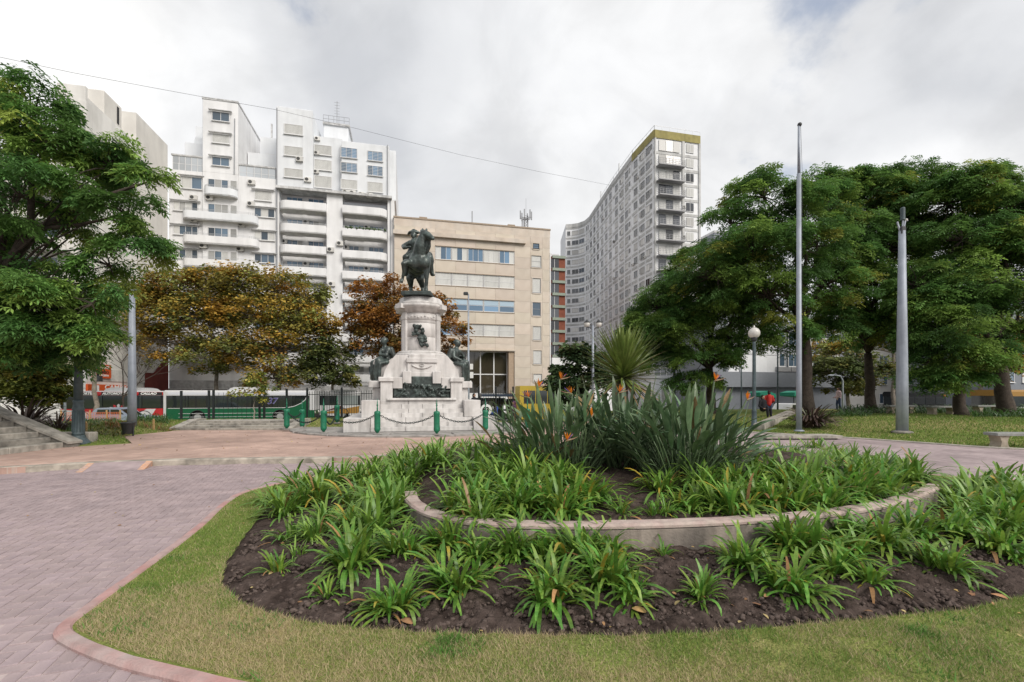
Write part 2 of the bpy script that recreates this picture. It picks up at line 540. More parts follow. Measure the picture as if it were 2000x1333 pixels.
# --- mauve herringbone paving: a sheet with the nearest bricks laid on it one by one
ROTB = R(22)
C_MAUVE = (0.345, 0.272, 0.275); C_MAUVE2 = (0.285, 0.226, 0.232)
m_mauve = brick_paving_mat('mauve_paving', C_MAUVE, C_MAUVE2, (0.34, 0.29, 0.28), -ROTB, 0.20, 0.10, 0.009)
paving = MB(); paving.box(-45, 60, -20, 27, -1.5, 0.0)
paving = tag(paving.build('paving', m_mauve), kind='structure')
m_brick = mat('mauve_brick', (0.345, 0.272, 0.275), rough=0.85, c2=(0.28, 0.222, 0.23), scale=7, var=0.12, bump=0.3, bscale=90, per_object=0.10, hue_var=0.012)
m_brick_st = mat('mauve_brick_worn', (0.345, 0.272, 0.275), rough=0.85, c2=(0.278, 0.222, 0.229), scale=1.3, var=0.2, bump=0.3, bscale=90)
m_bed_joint = mat('brick_joint_sand', (0.44, 0.36, 0.345), rough=0.95, c2=(0.29, 0.235, 0.235), scale=2.0, var=0.15, bump=0.2)

KERB = [(-4.03, 9.44), (-4.34, 8.49), (-4.62, 7.75), (-4.4, 6.87), (-3.9, 5.6), (-3.49, 4.14), (-3.30, 3.43), (-3.22, 3.21), (-3.0, 3.07),
        (-2.47, 2.84), (-2.0, 2.70), (-1.6, 2.58), (-1.0, 2.42), (0.0, 2.22), (2.0, 2.08), (4.5, 2.4), (7.0, 3.7), (9.4, 5.6), (10.6, 7.6),
        (10.2, 8.75), (8.7, 9.25), (7.2, 10.6), (5.2, 12.2), (2.2, 12.9), (-0.6, 12.2), (-2.6, 10.9)]
KERB = smooth_closed(KERB, 2)
BED = [(-4.05, 8.8), (-4.04, 7.9), (-3.34, 5.94), (-3.03, 5.03), (-2.8, 4.43), (-2.63, 4.12), (-2.43, 3.86), (-2.09, 3.58), (-1.68, 3.39), (-1.09, 3.24),
       (-0.36, 3.17), (0.35, 3.14), (1.06, 3.15), (1.82, 3.24), (2.66, 3.37), (4.1, 3.64), (6.3, 4.7), (8.2, 6.2), (9.3, 7.6), (9.2, 8.5), (8.0, 9.2),
       (6.6, 10.4), (4.9, 11.8), (2.2, 12.6), (-0.4, 11.9), (-2.4, 10.7), (-3.7, 9.6)]
BED = smooth_closed(BED, 3)
BED = [(x + random.uniform(-.016, .016), y + random.uniform(-.016, .016)) for x, y in BED]
RC = (2.0, 8.2); RIM_Z = 0.43; RIM_W = 0.17
# the retaining wall is an open arc across the front of the mound
WALL = smooth_open([(-1.42, 5.95), (-1.30, 5.50), (-1.05, 5.02), (-0.80, 4.76), (-0.45, 4.55), (0.0, 4.45), (0.6, 4.41), (1.25, 4.44), (1.8, 4.50), (2.45, 4.61), (3.15, 4.77), (3.9, 5.03), (4.55, 5.36), (5.05, 5.66), (5.6, 6.05), (6.02, 6.36)], 2)
BACK_LINE = [(6.02, 6.36), (6.6, 7.6), (6.2, 9.4), (4.6, 11.0), (2.0, 11.6), (-0.6, 11.0), (-2.3, 9.5), (-2.3, 7.6), (-1.42, 5.95)]
INNER = WALL + BACK_LINE[1:-1]

# the herringbone: L x W bricks on a grid turned by ROTB
BL, BW, GAP = 0.20, 0.10, 0.009
cells = []
for i in range(-210, 210):
    for j in range(-210, 210):
        k = (i + j) % 4
        # herringbone on a unit grid of BW: horizontal brick starts at cell when (i - j) % 4 == 0, vertical when (i - j) % 4 == 3
        q = (i - j) % 4
        if q == 0:
            cells.append((i * BW + BL / 2, j * BW + BW / 2, 0))
        elif q == 3:
            cells.append((i * BW + BW / 2, j * BW + BL / 2, 1))
cells = np.array(cells)
cr, sr = math.cos(ROTB), math.sin(ROTB)
bx = cells[:, 0] * cr - cells[:, 1] * sr; by = cells[:, 0] * sr + cells[:, 1] * cr
ok = (by > 2.55) & (by < 11.0) & (np.abs(bx) < by * 1.125 + 0.12) & (bx < 1.2) & (~in_poly(bx, by, KERB) | (dist_poly(bx, by, KERB) < .03))
PLAZA_FRONT = [(-17, 8.4), (-10.8, 9.63), (-9.9, 10.3), (-8.4, 10.8), (-6.5, 11.08), (-3.4, 11.26), (-1.6, 12.6), (0.5, 13.6), (3, 14.0), (5.2, 14.2), (6.0, 15.5)]
PLAZA = PLAZA_FRONT + [(6.2, 20), (9, 23), (9.5, 24), (7, 27), (2, 25.5), (-6.6, 25), (-6.6, 20.6), (-9.2, 20.4), (-10, 19.9), (-14.6, 19.7), (-14.4, 19.2), (-14.5, 17), (-12.1, 14.5),
                       (-13.2, 13.4), (-13.2, 10.5), (-17, 10.4)]
ok &= ~in_poly(bx, by, PLAZA) & (dist_poly(bx, by, PLAZA_FRONT, False) > 0.1)
bx, by, bo = bx[ok], by[ok], cells[ok, 2]
order = np.argsort(by)
bx, by, bo = bx[order], by[order], bo[order]
bm0 = MB(); bm0.bbox(-BL / 2 + GAP / 2, BL / 2 - GAP / 2, -BW / 2 + GAP / 2, BW / 2 - GAP / 2, 0.0, 0.012, 0.004)
brick_mesh = bm0.mesh('brick', m_brick)
base_poly = [(-12.5, 2.2), (0.3, 2.2), (0.3, 2.9), (-3.2, 3.6), (-4.3, 7), (-4.2, 11.6), (-12.5, 11.6)]
bed_sheet = MB(); bed_sheet.prism([(-13.2, 1.5), (3.0, 1.5), (3.0, 2.9), (-2.5, 3.5), (-3.2, 8.0), (-3.6, 11.5), (-13.2, 8.9)], -0.05, 0.004)
bs = bed_sheet.build('brick_joint_sand', m_bed_joint, paving)
for i in range(min(300, len(bx))):
    link('brick', brick_mesh, paving, (bx[i], by[i], -0.0025 + random.uniform(-0.0015, 0.0015)), (random.uniform(-.008, .008), random.uniform(-.008, .008), ROTB + (PI / 2 if bo[i] else 0) + random.uniform(-.012, .012)))
st = MB()
for i in range(300, len(bx)):
    M = Matrix.Translation((bx[i], by[i], -0.0025 + random.uniform(-0.001, 0.0015))) @ Matrix.Rotation(ROTB + (PI / 2 if bo[i] else 0), 4, 'Z')
    st.box(-BL / 2 + GAP / 2, BL / 2 - GAP / 2, -BW / 2 + GAP / 2, BW / 2 - GAP / 2, 0.0, 0.012, 0, M)
tag(st.build('brick_courses', m_brick_st, paving), kind='stuff')

# --- salmon plaza with its light kerb
m_salmon = brick_paving_mat('salmon_paving', (0.43, 0.29, 0.238), (0.355, 0.238, 0.198), (0.40, 0.31, 0.265), R(-13), 0.24, 0.12, 0.012, 0.16)
plaza = flat_poly('plaza', PLAZA, ZP, m_salmon, 0.6)
m_kerb = concrete('kerb_concrete', (0.43, 0.385, 0.325), var=0.15, streak=(0.45, 3, 3))
strip('kerb', smooth_open(PLAZA_FRONT, 2), -0.02, 0.24, -0.1, ZP + 0.006, m_kerb, jit=0.003)
# wheelchair ramp cut with worn orange edge paint
m_orange_paint = mat('worn_orange_paint', (0.60, 0.33, 0.20), rough=0.8, c2=(0.42, 0.31, 0.27), scale=6, var=0.2)
rp = MB()
def wedge(a, b, out, m_i):
    a = Vector(a); b = Vector(b); o = Vector(out)
    vs = [(a.x, a.y, 0.0), (b.x, b.y, 0.0), (a.x, a.y, ZP + 0.004), (b.x, b.y, ZP + 0.004), (a.x + o.x, a.y + o.y, 0.013), (b.x + o.x, b.y + o.y, 0.013)]
    rp.add(vs, [(2, 4, 5, 3), (0, 4, 2), (1, 3, 5)], m_i)
wedge((-9.55, 10.44), (-8.62, 10.74), (0.28, -0.62), 0)
wedge((-8.62, 10.745), (-8.50, 10.785), (0.28, -0.62), 1)
wedge((-9.67, 10.40), (-9.555, 10.437), (0.28, -0.62), 1)
tag(rp.build('kerb_ramp', [m_brick_st, m_orange_paint]), kind='structure')

# --- pink painted kerb round the lawn island, lawn, soil bed
m_pinkkerb = mat('painted_kerb', (0.40, 0.225, 0.21), rough=0.85, c2=(0.36, 0.285, 0.27), scale=2.2, var=0.2, bump=0.35, bscale=50, detail=7)
strip('kerb', KERB, -0.03, 0.075, -0.1, 0.046, m_pinkkerb, closed=True, jit=0.003)

def grass_mat(name, coords='Object', gscale=1.0):
    m = bpy.data.materials.new(name); m.use_nodes = True
    t = m.node_tree; L = t.links.new; N = t.nodes.new; b = t.nodes['Principled BSDF']
    b.inputs['Roughness'].default_value = 0.95; b.inputs['Specular IOR Level'].default_value = 0.1
    tco = N('ShaderNodeTexCoord')
    nz = N('ShaderNodeTexNoise'); nz.inputs['Scale'].default_value = 0.8 * gscale; nz.inputs['Detail'].default_value = 6; nz.inputs['Roughness'].default_value = .65
    L(tco.outputs[coords], nz.inputs['Vector'])
    rp_ = N('ShaderNodeValToRGB'); e = rp_.color_ramp.elements
    e[0].position = .32; e[0].color = (0.11, 0.165, 0.035, 1); e[1].position = .68; e[1].color = (0.31, 0.26, 0.12, 1)
    x = e.new(.5); x.color = (0.19, 0.215, 0.06, 1)
    L(nz.outputs['Fac'], rp_.inputs[0])
    n2 = N('ShaderNodeTexNoise'); n2.inputs['Scale'].default_value = 55; n2.inputs['Detail'].default_value = 3
    L(tco.outputs[coords], n2.inputs['Vector'])
    mr = N('ShaderNodeMapRange'); mr.inputs['From Min'].default_value = .3; mr.inputs['From Max'].default_value = .7; mr.inputs['To Min'].default_value = .6; mr.inputs['To Max'].default_value = 1.3
    L(n2.outputs['Fac'], mr.inputs['Value'])
    mu = N('ShaderNodeMix'); mu.data_type = 'RGBA'; mu.blend_type = 'MULTIPLY'; mu.inputs[0].default_value = 1
    L(rp_.outputs[0], mu.inputs[6]); L(mr.outputs[0], mu.inputs[7]); L(mu.outputs[2], b.inputs['Base Color'])
    bp = N('ShaderNodeBump'); bp.inputs['Strength'].default_value = .7; bp.inputs['Distance'].default_value = .03
    L(n2.outputs['Fac'], bp.inputs['Height']); L(bp.outputs[0], b.inputs['Normal'])
    return m
m_grass = grass_mat('lawn_turf')
LAWN_IN = []                                  # inner edge of the kerb
_n = len(KERB)
for i in range(_n):
    a = Vector(KERB[i - 1]); b = Vector(KERB[(i + 1) % _n]); d = (b - a).normalized()
    LAWN_IN.append((KERB[i][0] - d.y * 0.06, KERB[i][1] + d.x * 0.06))
LZ = 0.033
# lawn sheet: polygon with the bed cut out, filled by a triangulated ring
bm = bmesh.new()
def loop_edges(poly):
    vs = [bm.verts.new((p[0], p[1], LZ)) for p in poly]
    return [bm.edges.new((vs[i], vs[(i + 1) % len(vs)])) for i in range(len(vs))]
ed = loop_edges(LAWN_IN) + loop_edges(BED)
bmesh.ops.triangle_fill(bm, edges=ed, use_beauty=True)
for f in bm.faces:
    if f.normal.z < 0: f.normal_flip()
fs_del = []
for f in bm.faces:
    c = f.calc_center_median()
    if in_poly(np.array([c.x]), np.array([c.y]), BED)[0]: fs_del.append(f)
bmesh.ops.delete(bm, geom=fs_del, context='FACES_ONLY')
me = bpy.data.meshes.new('lawn'); bm.to_mesh(me); bm.free(); me.materials.append(m_grass)
lawn = tag(link('lawn', me), kind='structure')
strip('lawn_edge', BED, 0.0, -0.03, -0.05, LZ - 0.002, mat('cut_turf_edge', (0.045, 0.034, 0.022), rough=1, var=0.3, scale=20), closed=True)

# --- soil, one height field that dips under the lawn at its edge
m_soil = mat('garden_soil', (0.080, 0.060, 0.052), rough=1.0, c2=(0.036, 0.026, 0.022), scale=4.5, var=0.45, bump=1.0, bscale=48, spec=0.1, detail=8)
def soil_base(x, y):
    x = np.asarray(x, float); y = np.asarray(y, float)
    ins = in_poly(x, y, BED)
    d = dist_poly(x, y, BED) * np.where(ins, 1, -1)
    t = np.clip(d / 0.9, 0, 1); t = t * t * (3 - 2 * t)
    out = 0.008 + 0.095 * t + 0.10 * np.clip((d - 0.5) / 1.2, 0, 1)
    dw = dist_poly(x, y, WALL, False); db = dist_poly(x, y, BACK_LINE, False)
    u = np.clip(dw / 2.6, 0, 1)
    inner = 0.35 + 0.24 * u * u * (3 - 2 * u)
    k = np.clip(db / 1.1, 0, 1); k = k * k * (3 - 2 * k)
    near = np.clip((1.0 - dw) / .5, 0, 1)
    k = np.maximum(k, near * (dw < db))
    inr = in_poly(x, y, INNER) & (dw > .05)
    return np.where(inr, out + (np.maximum(inner, out) - out) * k, np.where(d < 0, np.where(in_poly(x, y, KERB), 0.004, -.12), out))
def soil_z(x, y):
    return float(soil_base(np.array([x]), np.array([y]))[0])
def soil_patch(x0, x1, y0, y1, step, amp):
    xs = np.arange(x0, x1 + 1e-6, step); ys = np.arange(y0, y1 + 1e-6, step)
    X, Y = np.meshgrid(xs, ys)
    Z = soil_base(X, Y)
    n1 = vnoise(X, Y, 5, 3); n2 = vnoise(X, Y, 16, 4); n3 = vnoise(X, Y, 34, 5, 2)
    lump = (np.abs(n2 - 0.5) * -2 + 0.5) * 0.7 + (n3 - 0.5) * 0.5
    fade = np.clip(dist_poly(X, Y, BED) / .12, 0.12, 1) * in_poly(X, Y, BED)
    Z = np.where(Z < -.05, Z, np.maximum(Z + amp * fade * ((n1 - 0.5) * 1.3 + lump), .0045))
    V_ = np.stack([X, Y, Z], -1).reshape(-1, 3)
    ny, nx = X.shape
    idx = np.arange(nx * ny).reshape(ny, nx)
    Fq = np.stack([idx[:-1, :-1], idx[:-1, 1:], idx[1:, 1:], idx[1:, :-1]], -1).reshape(-1, 4)
    return V_, Fq
v1, f1 = soil_patch(-4.3, 6.6, 2.95, 5.4, 0.026, 0.075)
v2, f2 = soil_patch(-4.3, 9.6, 5.4, 12.8, 0.08, 0.05)
v3, f3 = soil_patch(6.6, 9.6, 2.95, 5.4, 0.08, 0.05)
v1, f1 = np.vstack([v1, v3]), np.vstack([f1, f3 + len(v1)])
tag(link('soil_bed', np_mesh('soil_bed', np.vstack([v1, v2]), np.vstack([f1, f2 + len(v1)]), m_soil, smooth=True)), kind='structure')
# loose clods
m_clod = mat('soil_clod', (0.125, 0.096, 0.084), rough=1.0, c2=(0.055, 0.041, 0.036), scale=9, var=0.35, bump=0.8, bscale=60, spec=0.1)
cl = MB()
cx = rng.uniform(-4.2, 7.5, 26000); cy = 3.0 + 2.6 * rng.random(26000) ** 1.3
keep = in_poly(cx, cy, BED) & (dist_poly(cx, cy, BED) > 0.05) & ~in_poly(cx, cy, INNER) & (dist_poly(cx, cy, WALL, False) > .06) & (np.abs(cx) < cy * 1.2)
cx, cy = cx[keep], cy[keep]
cz = soil_base(cx, cy)
ico = bmesh.new(); bmesh.ops.create_icosphere(ico, subdivisions=1, radius=1.0)
iv = np.array([v.co[:] for v in ico.verts]); ifc = np.array([[v.index for v in f.verts] for f in ico.faces]); ico.free()
nV = []; nF = []
for i in range(min(len(cx), 8500)):
    s = 0.006 + 0.024 * random.random() ** 3.2
    p = iv * (1 + 0.35 * rng.uniform(-1, 1, (len(iv), 1))) * s * np.array([1, 1, .75]) + [cx[i], cy[i], cz[i] + s * .25 + 0.012]
    nV.append(p); nF.append(ifc + i * len(iv))
tag(link('soil_clods', np_mesh('soil_clods', np.vstack(nV), np.vstack(nF), m_clod)), kind='stuff')

# --- the low curved planter wall
m_wall = mat('planter_wall_concrete', (0.33, 0.28, 0.24), rough=0.9, c2=(0.19, 0.165, 0.145), scale=2.4, var=0.16, bump=0.35, bscale=45, streak=(0.45, 7, 0.7))
m_coping = mat('planter_wall_top', (0.42, 0.345, 0.305), rough=0.9, c2=(0.37, 0.27, 0.25), scale=5, var=0.18, bump=0.3, bscale=60)
pw = empty('planter_wall', (0, 0, 0), label='low curved concrete retaining wall across the front of the raised flower bed', cat='wall')
strip('wall_body', WALL, 0.004, RIM_W - .004, -.2, RIM_Z - 0.045, m_wall, kind=None, parent=pw, jit=.002)
strip('coping', WALL, -0.004, RIM_W, RIM_Z - 0.044, RIM_Z, m_coping, kind=None, parent=pw, jit=.004)

# --- near grass blades (uncountable)
def grass_blades(name, px_, py_, zf, hmin, hmax, width, pal_seed, bend=0.5):
    n = len(px_)
    base = np.stack([px_, py_, zf(px_, py_)], -1)
    az = rng.uniform(0, 2 * PI, n); h = rng.uniform(hmin, hmax, n); w = width * rng.uniform(.6, 1.3, n)
    lean = h * rng.uniform(.1, bend + .5, n)
    la = rng.uniform(0, 2 * PI, n)
    side = np.stack([np.cos(az), np.sin(az), np.zeros(n)], -1) * w[:, None] / 2
    tip = base + np.stack([np.cos(la) * lean, np.sin(la) * lean, h], -1)
    v = np.stack([base - side, base + side, tip], 1).reshape(-1, 3)
    f = np.arange(3 * n).reshape(n, 3)
    p1 = vnoise(px_, py_, 0.9, 11, 4); p2 = vnoise(px_, py_, 3.5, 12, 3)
    dry = np.clip((p1 * .65 + p2 * .35 - .42) / .13, 0, 1)
    zone = np.clip((3.55 - py_) / .35, 0, 1) * np.clip((1.3 - px_) / 1.2, 0, 1)
    dry = np.clip(dry * .75 + zone * (.45 + .55 * p2) - np.clip((py_ - 4.0) / 3, 0, .5) - np.clip((px_ - 1.2) / 4, 0, .3), 0, 1)
    g1 = np.array([.11, .215, .042]); g2 = np.array([.25, .32, .075]); d1 = np.array([.50, .405, .245])
    t = rng.random((n, 1))
    green = g1 * (1 - t) + g2 * t
    isdry = (rng.random(n) < dry * .88 + .10)[:, None]
    c = np.where(isdry, d1 * rng.uniform(.7, 1.15, (n, 1)), green * rng.uniform(.75, 1.2, (n, 1)))
    return v, f, c
m_blade = mat('grass_blade', (0.1, 0.16, 0.03), rough=0.7, var=0.0, attr='tint', translucent=0.25, spec=0.2)
def scatter(n, x0, x1, y0, y1, test):
    x = rng.uniform(x0, x1, n); y = rng.uniform(y0, y1, n)
    k = test(x, y)
    return x[k], y[k]
def on_lawn(x, y):
    return in_poly(x, y, LAWN_IN) & (dist_poly(x, y, KERB) > .088) & ~in_poly(x, y, BED) & (np.abs(x) < y * 1.14 + .1)
flat = lambda x, y: np.full(x.shape, LZ - .004)
xa, ya = scatter(250000, -4.0, 4.6, 2.3, 4.0, on_lawn)
bare = vnoise(xa, ya, 1.7, 41, 3) + .25 * (vnoise(xa, ya, 9, 42, 2) - .5)
keep = (bare < .62) | (rng.random(len(xa)) < .35)
xa, ya = xa[keep], ya[keep]
xb, yb = scatter(120000, -4.8, -1.5, 3.9, 9.0, on_lawn)
xe, ye = scatter(260000, -4.2, 4.6, 2.9, 9.0, lambda x, y: on_lawn(x, y) & (dist_poly(x, y, BED) < .035))
wx, wy = [], []
for _ in range(46):
    qx, qy = random.uniform(-4, 4.4), random.uniform(2.5, 5.0) ; nw = random.randint(60, 260)
    r_w = .03 + .14 * random.random()
    wx.append(rng.normal(qx, r_w, nw)); wy.append(rng.normal(qy, r_w * .7, nw))
wx = np.concatenate(wx); wy = np.concatenate(wy); k_ = on_lawn(wx, wy); wx, wy = wx[k_], wy[k_]
weeds = list(grass_blades('g', wx, wy, flat, .025, .055, .009, 5, 1.1))
weeds[2] = np.array([.105, .225, .045]) * rng.uniform(.7, 1.3, (len(wx), 1))
parts_ = [weeds, grass_blades('g', xa, ya, flat, .010, .040, .0042, 1, .9), grass_blades('g', xb, yb, flat, .014, .04, .006, 2), grass_blades('g', xe, ye, flat, .02, .05, .005, 3, 1.0)]
off = 0; VV = []; FF = []; CC = []
for v, f, c in parts_:
    VV.append(v); FF.append(f + off); CC.append(c); off += len(v)
tag(link('grass', np_mesh('grass', np.vstack(VV), np.vstack(FF), m_blade, np.vstack(CC))), kind='stuff')

# --- park ground: banks and lawns behind the paving, falling away to the street
PAVED = [(-30, -15), (-30, 8), (-13.2, 9.5), (-13.2, 13.4), (-12.1, 14.5), (-14.5, 17.0), (-14.4, 19.2), (-14.6, 19.7), (-10, 19.9), (-9.2, 20.4), (-6.6, 20.6), (-6.6, 25),
         (2, 25.5), (7, 27.5), (9.5, 24.5), (10.4, 20.3), (12.8, 17.8), (14.2, 15.7), (14.9, 14.3), (17, 13.2), (30, 9), (60, 0), (60, -15)]
def park_h(x, y):
    x = np.asarray(x, float); y = np.asarray(y, float)
    ins = in_poly(x, y, PAVED)
    d = dist_poly(x, y, PAVED)
    left = x < 3
    t = np.clip(d / np.where(left, 2.4, 9.0), 0, 1); t = t * t * (3 - 2 * t)
    z = np.where(left, ZP + 0.01 + .30 * t, 0.02 + .50 * t)
    zl = np.clip((y - (22.6 + .15 * (x + 13))) / 11.0, 0, 1.05)
    z = np.where(left, z - zl * 1.2, z)
    zr = np.clip((y - (33 + .1 * x)) / 9, 0, 1); zr = zr * zr * (3 - 2 * zr)
    z = np.where(left, z, z * (1 - zr) + (ROAD_Z - .05) * zr)
    z = z + (vnoise(x, y, .5, 21) - .5) * .08 * np.clip(d, 0, 1)
    # higher ground beside the stair
    hill = np.clip((-13.6 - x) / 2.2, 0, 1) * np.clip((15.6 - y) / 1.6, 0, 1) * np.clip((y - 13.2) / .5, 0, 1)
    z = z + hill * .55
    return np.where(ins, np.maximum(-.2, z - d * 3.0), np.maximum(z, ROAD_Z - .05))
def park_z(x, y):
    return float(park_h(np.array([x]), np.array([y]))[0])
xs = np.arange(-46, 58.01, .36); ys = np.arange(12.5, 46.01, .33)
X, Y = np.meshgrid(xs, ys); Z = park_h(X, Y)
ny, nx = X.shape; idx = np.arange(nx * ny).reshape(ny, nx)
Fq = np.stack([idx[:-1, :-1], idx[:-1, 1:], idx[1:, 1:], idx[1:, :-1]], -1).reshape(-1, 4)
fc = Z.reshape(-1)[Fq].max(1) > -.15
tag(link('park_lawn', np_mesh('park_lawn', np.stack([X, Y, Z], -1).reshape(-1, 3), Fq, grass_mat('park_turf', gscale=.35), smooth=True)), kind='structure')
m_edge = concrete('edging_stone', (0.40, 0.37, 0.32), var=0.12)
strip('kerb', smooth_open([(10.4, 20.3), (12.8, 17.8), (14.2, 15.7), (14.9, 14.3), (17, 13.2), (30, 9)], 2), -.12, .0, -.1, .05, m_edge)
# tufts on the far lawns
def far_ok(x, y): return ~in_poly(x, y, PAVED) & (dist_poly(x, y, PAVED) > .05)
xg, yg = scatter(60000, 10, 30, 13.5, 27, lambda x, y: far_ok(x, y) & (np.abs(x) < y * 1.15))
xh, yh = scatter(30000, -18, -6.5, 14, 24.5, far_ok)
v1, f1, c1 = grass_blades('g', np.concatenate([xg, xh]), np.concatenate([yg, yh]), park_h, .03, .09, .03, 4)
tag(link('grass', np_mesh('grass', v1, f1, m_blade, c1 * 0.9)), kind='stuff')
# ================================================================== PLANTS OF THE BED
def leaf_shape(length, width, th0, bend, segs=7, fold=0.18, tip=0.9, base=0.75, twist=0.0, peak=0.45, kink=None):
    """a strap leaf growing from the origin along +x, rising at angle th0 and bending over; returns vertices and quads"""
    pts = []; th = th0; x = z = 0.0; ds = length / segs
    vs = []
    for i in range(segs + 1):
        s = i / segs
        if s < peak: w = base + (1 - base) * math.sin(s / peak * PI / 2)
        else: w = math.cos((s - peak) / (1 - peak) * PI / 2 * tip) ** 0.75
        w = max(w, 0.03) * width / 2
        nx, nz = -math.sin(th), math.cos(th)
        tw = twist * s
        ly, lz = math.cos(tw), math.sin(tw)
        f = fold * w * (1 - .5 * s)
        vs.append((x + nx * (f + lz * w), -w * ly, z + nz * (f + lz * w)))
        vs.append((x, 0, z))
        vs.append((x + nx * (f - lz * w), w * ly, z + nz * (f - lz * w)))
        th -= bend * (0.35 + 1.3 * s) / segs * (1 if kink is None else (1 if s < kink else 3.0))
        x += math.cos(th) * ds; z += math.sin(th) * ds
    fs = []
    for i in range(segs):
        for k in range(2):
            a = i * 3 + k
            fs.append((a, a + 1, a + 4, a + 3))
    return vs, fs

m_leaf = mat('agapanthus_leaf', (0.112, 0.245, 0.035), rough=0.40, var=0.25, scale=7, c2=(0.21, 0.345, 0.058), spec=0.45, per_object=0.40, hue_var=0.03, translucent=0.36)
m_leaf_y = mat('yellowing_leaf', (0.42, 0.29, 0.035), rough=0.5, var=0.2, scale=9, c2=(0.24, 0.27, 0.05), per_object=0.2, translucent=0.25)
m_leaf_b = mat('withered_leaf', (0.28, 0.15, 0.06), rough=0.8, var=0.3, scale=12, per_object=0.3)
m_foli = mat('agapanthus_foliage', (0.08, 0.2, 0.03), rough=0.42, var=0.2, scale=7, attr='tint', spec=0.5, translucent=0.28)
AG_VAR = []
for th, bend in ((86, 55), (82, 85), (76, 80), (72, 110), (64, 95), (56, 100), (48, 80), (38, 85), (28, 70), (64, 150), (74, 40), (18, 50)):
    AG_VAR.append(leaf_shape(1.0, 0.060, R(th), R(bend), segs=6, twist=random.uniform(-.4, .4), peak=.55, tip=.80))
AG_MESH = []
for v, f in AG_VAR:
    mb = MB(); mb.add(v, f, 0, True); AG_MESH.append([mb.mesh('leaf', m_leaf), mb.mesh('leaf', m_leaf_y), mb.mesh('leaf', m_leaf_b)])
AG_NP = [(np.array(v), np.array(f)) for v, f in AG_VAR]

def clump_leaves(n, L, spread, upright=0.0):
    """(variant, base offset, yaw, pitch, scale) of the leaves of one clump: several crowns grown together"""
    m = max(1, min(7, int(round(spread / .032))))
    cr = [(0, 0)] + [(spread * (.45 + .6 * random.random()) * math.cos(a), spread * (.45 + .6 * random.random()) * math.sin(a)) for a in [2 * PI * (j + random.random() * .7) / max(1, m - 1) for j in range(m - 1)]]
    sz = [random.uniform(.72, 1.1) for _ in cr]
    out = []
    for i in range(n):
        c = random.randrange(m)
        yaw = random.uniform(0, 2 * PI)
        if c and random.random() < .55: yaw = math.atan2(cr[c][1], cr[c][0]) + random.gauss(0, .9)
        t = random.random()
        k = min(11, int(t ** (1.15 + upright) * 12))
        k = [0, 1, 10, 2, 3, 4, 9, 5, 6, 7, 8, 11][k]
        r = .03 * random.random()
        out.append((k, (cr[c][0] + r * math.cos(yaw), cr[c][1] + r * math.sin(yaw)), yaw, random.uniform(-.16, .16), L * sz[c] * random.uniform(.5, 1.12)))
    return out
def foliage_mesh(name, leaves, m, tint_fn, var=None, wmul=1.0):
    VV = []; FF = []; CC = []; off = 0
    src = var or AG_NP
    for k, (ox, oy), yaw, pitch, s in leaves:
        v, f = src[k]
        M = np.array((Matrix.Rotation(yaw, 3, 'Z') @ Matrix.Rotation(-pitch, 3, 'Y')))
        p = (v * [s, s * wmul, s]) @ M.T + [ox, oy, 0]
        VV.append(p); FF.append(f + off); off += len(v)
        CC.append(np.tile(tint_fn(), (len(f), 1)))
    return np_mesh(name, np.vstack(VV), np.vstack(FF), m, np.vstack(CC), smooth=True)
def green_tint():
    r = random.random()
    if r < .022: return np.array([.46, .33, .045])
    if r < .032: return np.array([.30, .17, .07])
    a = np.array([.085, .205, .032]); b = np.array([.23, .36, .058])
    c = a + (b - a) * random.random()
    return c * random.uniform(.75, 1.2)

# photo positions (x, base row, width) of each clump, in rows; rows drive the labels
BARE = [(547, 1120, 75, .9), (640, 1170, 85, .3), (765, 1192, 135, .2), (897, 1150, 180, .9), (1070, 1168, 200, .55), (1190, 1140, 170, .5), (1240, 1175, 105, .6), (1370, 1166, 115, .4),
        (1542, 1158, 150, .5), (1632, 1122, 105, .9), (1712, 1145, 100, .3), (1840, 1118, 130, .5), (1945, 1078, 120, .8), (1998, 1098, 90, .5)]
MIDR = [(565, 1055, 85, .7), (690, 1112, 165, .9), (785, 1085, 120, .7), (880, 1072, 120, .5), (1000, 1085, 150, .5), (1130, 1095, 150, .5), (940, 1095, 110, .6), (1065, 1082, 120, .6), (1190, 1082, 120, .6), (1295, 1090, 60, .9), (1500, 1062, 110, .7), (1620, 1050, 120, .6), (1790, 1050, 110, .6), (1445, 1108, 125, .6), (1560, 1080, 165, .7),
        (1650, 1085, 120, .5), (1725, 1072, 150, .5), (1860, 1045, 120, .6), (1955, 1030, 150, .7)]
SIDE = [(560, 1005, 120, .6), (615, 985, 130, .9), (640, 1030, 95, .9), (720, 1045, 150, .7), (700, 985, 160, .7), (760, 1010, 140, .6), (940, 1062, 120, .6),
        (530, 985, 80, .8), (575, 1090, 70, .9), (610, 1055, 100, .8), (735, 1000, 120, .7), (680, 1040, 110, .7), (780, 985, 110, .6), (590, 962, 110, .6), (650, 950, 130, .6), (715, 945, 150, .8), (770, 962, 120, .8)]
EAST = [(1880, 1005, 120, .6), (1935, 1000, 140, .7), (1990, 990, 130, .7), (1905, 965, 110, .5), (1965, 962, 120, .6), (2030, 1020, 150, .6), (1915, 1040, 110, .6), (1985, 1050, 120, .6), (1860, 985, 90, .7)]
